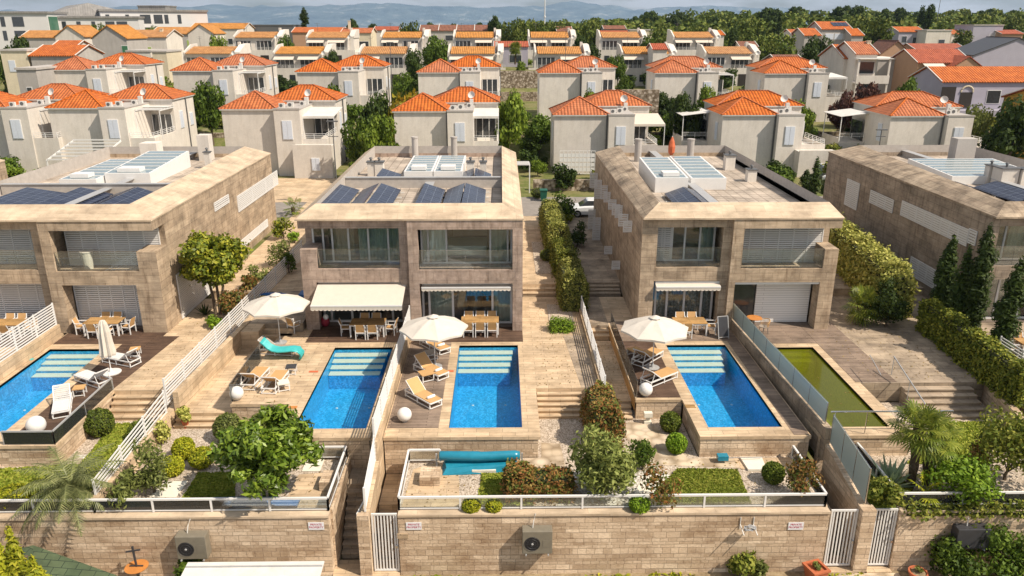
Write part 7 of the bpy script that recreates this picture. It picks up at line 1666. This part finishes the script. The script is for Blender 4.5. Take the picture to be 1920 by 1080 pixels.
# round table & chairs by the roller shutter
M['orangewood'] = plain('orange_wood', (.50, .20, .05), .5)
q = P(1412, 618, DZ); t = thing('round_table', 'orange round wooden table beside the white roller shutter', 'table', q);
M['orangewood'] = plain('orange_wood', (.50, .20, .05), .5)
MB().lathe((0, 0, .7), [(.42, 0), (.43, .03), (.02, .035)], 24).build('tabletop', 'orangewood', t); MB().beam((0, 0, 0), (0, 0, .698), .06).build('leg', 'grey_metal', t)
q = P(1431, 625, DZ); t = thing('wicker_chair', 'wicker armchair beside the orange round table', 'chair', q, -1.2); mb = MB()
for i in range(14): a = math.pi * i / 13; mb.tube([(.25 * math.cos(a), .22 * math.sin(a), .42), (.3 * math.cos(a), .3 * math.sin(a), .68 + .14 * math.sin(a))], .012, 5)
mb.tube([(.3 * math.cos(a), .3 * math.sin(a), .68 + .14 * math.sin(a)) for a in np.linspace(0, math.pi, 14)], .02, 6); mb.build('backrest', 'sling', t); MB().lathe((0, 0, .4), [(.26, 0), (.27, .04), (.02, .05)], 16).build('seat', 'sling_d', t)
for a in (.7, 2.4, 3.9, 5.5): MB().beam((.2 * math.cos(a), .2 * math.sin(a), .4), (.26 * math.cos(a), .26 * math.sin(a), 0), .025).build('leg', 'grey_metal', t)
x, y = at(1357, 636); t = thing('folded_lounger', 'grey folded lounger leaning on the wall behind the frosted glass', 'sun lounger', (x, y, DZ), .2)
MB().beam((-.3, 0, 0), (-.3, .35, 1.2), .04).beam((.3, 0, 0), (.3, .35, 1.2), .04).beam((-.3, .35, 1.2), (.3, .35, 1.2), .04).beam((-.3, .02, .1), (.3, .02, .1), .04).build('frame', 'steel_dull', t); MB().hexa([(-.27, .04, .15), (.27, .04, .15), (.27, .06, .15), (-.27, .06, .15)], [(-.27, .33, 1.15), (.27, .33, 1.15), (.27, .35, 1.15), (-.27, .35, 1.15)]).build('sling', 'charcoal', t)
# director chairs behind the left parasol
for px, py, rz, lb in ((552, 622, 2.6, 'folding canvas chair right of the left parasol pole'), (590, 600, 2.9, 'folding chair in the shade of the villa corner')): place_chair(*at(px, py), rz, lb)
# bits along the pool edges
def plate(label, px, py, w, d, m, cat='hatch', z=.004, name='skimmer_lid'): q = P(px, py, 0); tag(MB().box(q.x - w / 2, q.y - d / 2, z, q.x + w / 2, q.y + d / 2, z + .012).build(name, m), label, cat)
plate('orange skimmer lid at the left pool edge', 549, 764, .38, .26, 'orangewood'); plate('brown lid near the left pool steps', 588, 697, .45, .18, 'rust'); plate('brown lid left of the middle pool', 845, 696, .3, .18, 'rust'); plate('pale wooden lid at the corner of the glitter pool', 1294, 762, .45, .3, 'teak'); plate('teal pool toy on the far left pool edge', 53, 674, .5, .25, 'turq_l', 'toy', .004, 'pool_toy')
t = thing('pool_net', 'blue leaf net with long pole beside the flat white cover', 'pool net', P(1355, 862, -.85)); MB().box(-.22, -.1, 0, .22, .2, .2).build('net', 'turq', t); MB().tube([(.2, 0, .08), (1.7, .1, .05)], .018, 6).build('handle', 'steel', t)
t = thing('paddle_board', 'blue and yellow paddle boards stacked by the upper steps', 'paddle board', P(513, 560, .5)); MB().sphere((0, 0, .25), 1, 14, .9, .3, .14).build('board', 'blue', t, smooth=True)
M['yellowp'] = plain('yellow_plastic', (.6, .42, .02), .4); MB().sphere((-.45, -.15, .18), 1, 12, .3, .25, .12).build('bow', 'yellowp', t, smooth=True)
tag(MB().box(-12.0, 43.2, .5, -11.3, 44.0, 1.3).sphere((-11.2, 42.8, .7), .35, 10).build('storage_pile', 'blue'), 'dark blue storage pile by the upper steps', 'pile')
x, y = at(610, 612); t = thing('toy_bag', 'red and pink bag of toys at the villa corner', 'bag', (x, y, 0)); MB().sphere((0, 0, .3), .28, 12, 1, .8, 1.1).build('bag', 'red', t, smooth=True); MB().sphere((.1, -.1, .62), .16, 10).build('bundle', 'towel', t, smooth=True)
for px, lb in ((398, 'white standing post lamp near the magnolia path'),): pass
# ================================================================ lower edge
q1 = P(352, 1052, -2.0); q2 = P(608, 1050, -2.0); t = thing('shed_roof', 'white sheet-metal shed roof at the bottom of the picture', 'roof', (q1.x, q1.y, -2.1)); W_ = q2.x - q1.x
mb = MB().hexa([(0, -3, -.25), (W_, -3, -.25), (W_, 0, 0), (0, 0, 0)], [(0, -3, -.2), (W_, -3, -.2), (W_, 0, .05), (0, 0, .05)]); mb.build('sheet', 'white_dirty', t); s = MB()
for i in range(5): yy = -.25 - i * .6; zz_ = yy / 3 * .25; s.box(.02, yy - .03, zz_ + .05, W_ - .02, yy + .03, zz_ + .085)
s.build('seam', 'steel_dull', t)
for xx in (.2, W_ - .2):
    for yy in (-.3, -2.8): MB().beam((xx, yy, -1.55), (xx, yy, -.26 if yy < -1 else -.04), .1).build('post', 'white_dirty', t)
t = thing('shingle_roof', 'green shingled hut roof in the bottom left corner', 'roof', P(0, 1075, -2.2)); g0 = P(62, 1022, -1.9); g1 = P(250, 1090, -2.6); g2 = P(-120, 1070, -2.6); o_ = Vector(t.location)
mb = MB(); ap = g0 - o_; r1 = g1 - o_; l1 = g2 - o_; fr = P(60, 1180, -2.7) - o_; bk = Vector((0, -.0, -1.6)); mb.add([ap, r1, fr, l1], [(0, 2, 1), (0, 3, 2)]); mb.add([ap - Vector((0, 0, .08)), r1 - Vector((0, 0, .08)), fr - Vector((0, 0, .08)), l1 - Vector((0, 0, .08))], [(0, 1, 2), (0, 2, 3)]).add([ap, r1, r1 - Vector((0, 0, .08)), ap - Vector((0, 0, .08))], [(0, 1, 2, 3)])
mb.build('shingles', 'shingle', t); MB().beam((ap.x, ap.y - .5, ap.z - .1), (ap.x, ap.y - .5, -1.4), .12).build('post', 'bark', t)
q = P(256, 1062, -2.7); t = thing('bistro_table', 'round wooden table with bottles upended on it before the left wall', 'table', q - Vector((0, 0, .9))); MB().lathe((0, 0, .86), [(.4, 0), (.42, .035), (.02, .04)], 24).build('tabletop', 'orangewood', t); MB().beam((0, 0, 0), (0, 0, .858), .08).build('leg', 'grey_metal', t)
MB().beam((0, 0, .9), (-.05, .05, 1.75), .06).beam((-.3, 0, 1.55), (.22, .05, 1.6), .05).beam((-.25, 0, .93), (.25, 0, .93), .04).build('stand', 'charcoal', t)
q = P(980, 1082, -2.9); t = thing('black_box', 'black box top at the bottom edge below the taupe unit', 'box', (q.x, q.y - .3, -3.6)); MB().box(-.45, -.3, 0, .45, .3, .75).build('casing', 'black', t, bevel=.04)  # plain black box of unknown use
# ================================================================ street: cars, bins, lamps
def car(label, X, Y, z, rz, paint):
    t = thing('parked_car', label, 'car', (X, Y, z), rz, 'cars parked in the street'); L_ = 4.1; w = .86
    sec = [(-2.05, .35, .62), (-1.95, .28, .78), (-1.2, .26, .95), (-.65, .26, 1.0), (.1, .26, 1.02), (1.3, .26, 1.02), (1.95, .28, .98), (2.05, .4, .8)]
    mb = MB(); n = len(sec)
    for x, zl, zh in sec:
        k = .88 if abs(x) > 2 else 1; mb.v += [(x, -w * k, zl), (x, -w * k, zh - .12), (x, -w * k * .9, zh), (x, w * k * .9, zh), (x, w * k, zh - .12), (x, w * k, zl)]
    for i in range(n - 1):
        for j in range(6): a = i * 6 + j; b = i * 6 + (j + 1) % 6; mb.f.append((a, a + 6, b + 6, b))
    mb.f += [tuple(range(6)), tuple(range(n * 6 - 1, n * 6 - 7, -1))]; body = mb.build('body', paint, t, smooth=False, bevel=.03)
    MB().hexa([(-1.1, -.76, .94), (1.85, -.76, .96), (1.85, .76, .96), (-1.1, .76, .94)], [(-.35, -.62, 1.45), (1.45, -.62, 1.45), (1.45, .62, 1.45), (-.35, .62, 1.45)]).build('windows', 'winglass', t, bevel=.03)
    MB().hexa([(-.42, -.64, 1.43), (1.5, -.64, 1.43), (1.5, .64, 1.43), (-.42, .64, 1.43)], [(-.3, -.58, 1.5), (1.4, -.58, 1.5), (1.4, .58, 1.5), (-.3, .58, 1.5)]).build('cabin_roof', paint, t, bevel=.02)
    for x in (-1.25, 1.3):
        for s in (-1, 1):
            o = MB().lathe((0, 0, 0), [(.2, 0), (.32, .0), (.33, .04), (.33, .18), (.3, .2)], 18).build('wheel', 'rubber', t); o.location = (x, s * .9 - (.0 if s < 0 else .2) * 1 + (.0 if s > 0 else .0), .33); o.rotation_euler = (R(-90), 0, 0)
            if s < 0: o.location.y = -.9
            else: o.location.y = .72
            h = MB().lathe((0, 0, -.006 if s < 0 else .2), [(.19, 0), (.19, .008), (.05, .012)], 10).build('rim', 'steel_dull', o)
    for s in (-1, 1): MB().box(-2.06, s * .6 - .15, .6, -1.98, s * .6 + .15, .72).build('headlight', 'globe', t); MB().box(1.98, s * .65 - .12, .75, 2.07, s * .65 + .12, .9).build('tail_light', 'red', t)
q = P(1088, 408, .5); car('white small car parked behind the path hedge', q.x + 1.0, q.y + .9, .48, 0, 'carpaint')
for i, (px, py, m, lb) in enumerate(((1566, 345, 'carpaint', 'white car, farthest of those behind the pointed conifers'), (1570, 362, 'carblue', 'dark blue car, middle of those behind the pointed conifers'), (1574, 380, 'carblue', 'teal car, nearest of those behind the pointed conifers'))):
    q = P(px, py, .5); car(lb, q.x + .9, q.y, .48, 0, m)
M['bin'] = plain('bin_green', (.01, .09, .06), .5)
q = P(1019, 376, .5); t = thing('wheelie_bin', 'green wheelie bin by the stone garden wall', 'bin', q); MB().hexa([(-.25, -.3, .05), (.25, -.3, .05), (.25, .3, .05), (-.25, .3, .05)], [(-.33, -.4, 1.0), (.33, -.4, 1.0), (.33, .4, 1.0), (-.33, .4, 1.0)]).build('body', 'bin', t); MB().box(-.36, -.44, 1.002, .36, .42, 1.08).build('lid', 'bin', t)
def street_lamp(label, px, pyb, Y, h):
    q = Q(px, pyb, Y); t = thing('street_lamp', label, 'street lamp', q, 0, 'street lamps'); MB().tube([(0, 0, -1), (0, 0, h)], [.06, .04], 7).build('pole', 'grey_metal', t); MB().beam((-.45, 0, h * .72), (.45, 0, h * .72), .06).box(-.5, -.12, h, .5, .12, h + .1).build('lamp_head', 'grey_metal', t)
street_lamp('dark street lamp right of the lower-wing house', 630, 325, 70, 4.6); street_lamp('street lamp in front of the seventh hip-roofed house', 1647, 285, 72, 2.0); street_lamp('street lamp between the second-row houses at left', 735, 160, 118, 6); street_lamp('street lamp near the central raised garden', 1060, 120, 150, 6)
# roof parasol, closed rust
q = P(1261, 294, 7.1); t = thing('parasol', 'rust-red closed parasol standing on the skylight villa roof', 'parasol', (q.x, 57.6, 6.2)); MB().tube([(0, 0, 0), (0, 0, 2.35)], .03, 6).build('pole', 'white', t); MB().lathe((0, 0, 0), [(.10, .95), (.24, 1.15), (.26, 1.6), (.17, 2.0), (.04, 2.3)], 8).build('canopy', 'rust', t)
# white lattice pergola beside the central lane, lean-to pergolas
def pergola(label, x0, x1, y0, y1, z0, z1, n=7, name='pergola', drop=0):
    t = thing(name, label, 'pergola', (x0, y0, z0)); mb = MB()
    for i in range(n): y = y0 + (y1 - y0) * i / (n - 1); zz_ = z1 - drop * (1 - i / (n - 1)); mb.beam((x0, y, zz_), (x1, y, zz_), .09, .13)
    mb.build('beam', 'white', t, world=True); s = MB()
    for x in (x0, x1): s.beam((x, y0 - .1, z1 - drop - .12), (x, y1, z1 - .12), .09, .15).beam((x, y0, z0 - .5), (x, y0, z1 - drop - .1), .1)
    s.build('frame', 'white', t, world=True)
q1 = Q(82, 300, 78.5); q2 = Q(178, 300, 78.5); pergola('white slatted lean-to pergola in front of the second house', q1.x, q2.x, 79.0, 84.5, .45, 4.6, 7, drop=1.2)
q1 = Q(932, 280, 76); pergola('white lattice arbour beside the central lane', q1.x, q1.x + 3.2, 76, 77.5, .45, 3.3, 5)
q1 = Q(1050, 320, 84.9); t = thing('louvre_screen', 'white framed garage screen below the fourth hip-roofed house', 'screen', (q1.x, 85.4, .45)); louvre(t, (q1.x, 85.4, .6), (q1.x + 3.9, 85.4, .6), 3.2, 9, .5)
q1 = Q(1850, 262, 84); pergola('grey pergola frame at the right edge above the weathered villa', 34.5, 40, 76, 80, .45, 3.4, 6)
hrail(None, [(5.0, 78.0, .45), (11, 78.0, .45)], .9, 3).name = 'garden_railing'
o = bpy.data.objects['garden_railing']; tag(o, 'thin white railing on the rubble garden wall', 'railing')
for r in (chp, lt, ls_):
    for c in list(r.children_recursive) + [r]: bpy.data.objects.remove(c)
# ================================================================ air
hz = MB().box(-20000, -2000, -25, 20000, 12500, 420).build('haze', 'white'); hz['kind'] = 'stuff'
m = bpy.data.materials.new('haze_air'); m.use_nodes = True; n = m.node_tree; n.nodes.clear(); o = n.nodes.new('ShaderNodeOutputMaterial'); v = n.nodes.new('ShaderNodeVolumePrincipled')
v.inputs['Color'].default_value = (.55, .74, 1, 1); v.inputs['Density'].default_value = 7e-5; v.inputs['Anisotropy'].default_value = .2; n.links.new(v.outputs[0], o.inputs['Volume']); hz.data.materials.clear(); hz.data.materials.append(m)
hz.display_type = 'WIRE'
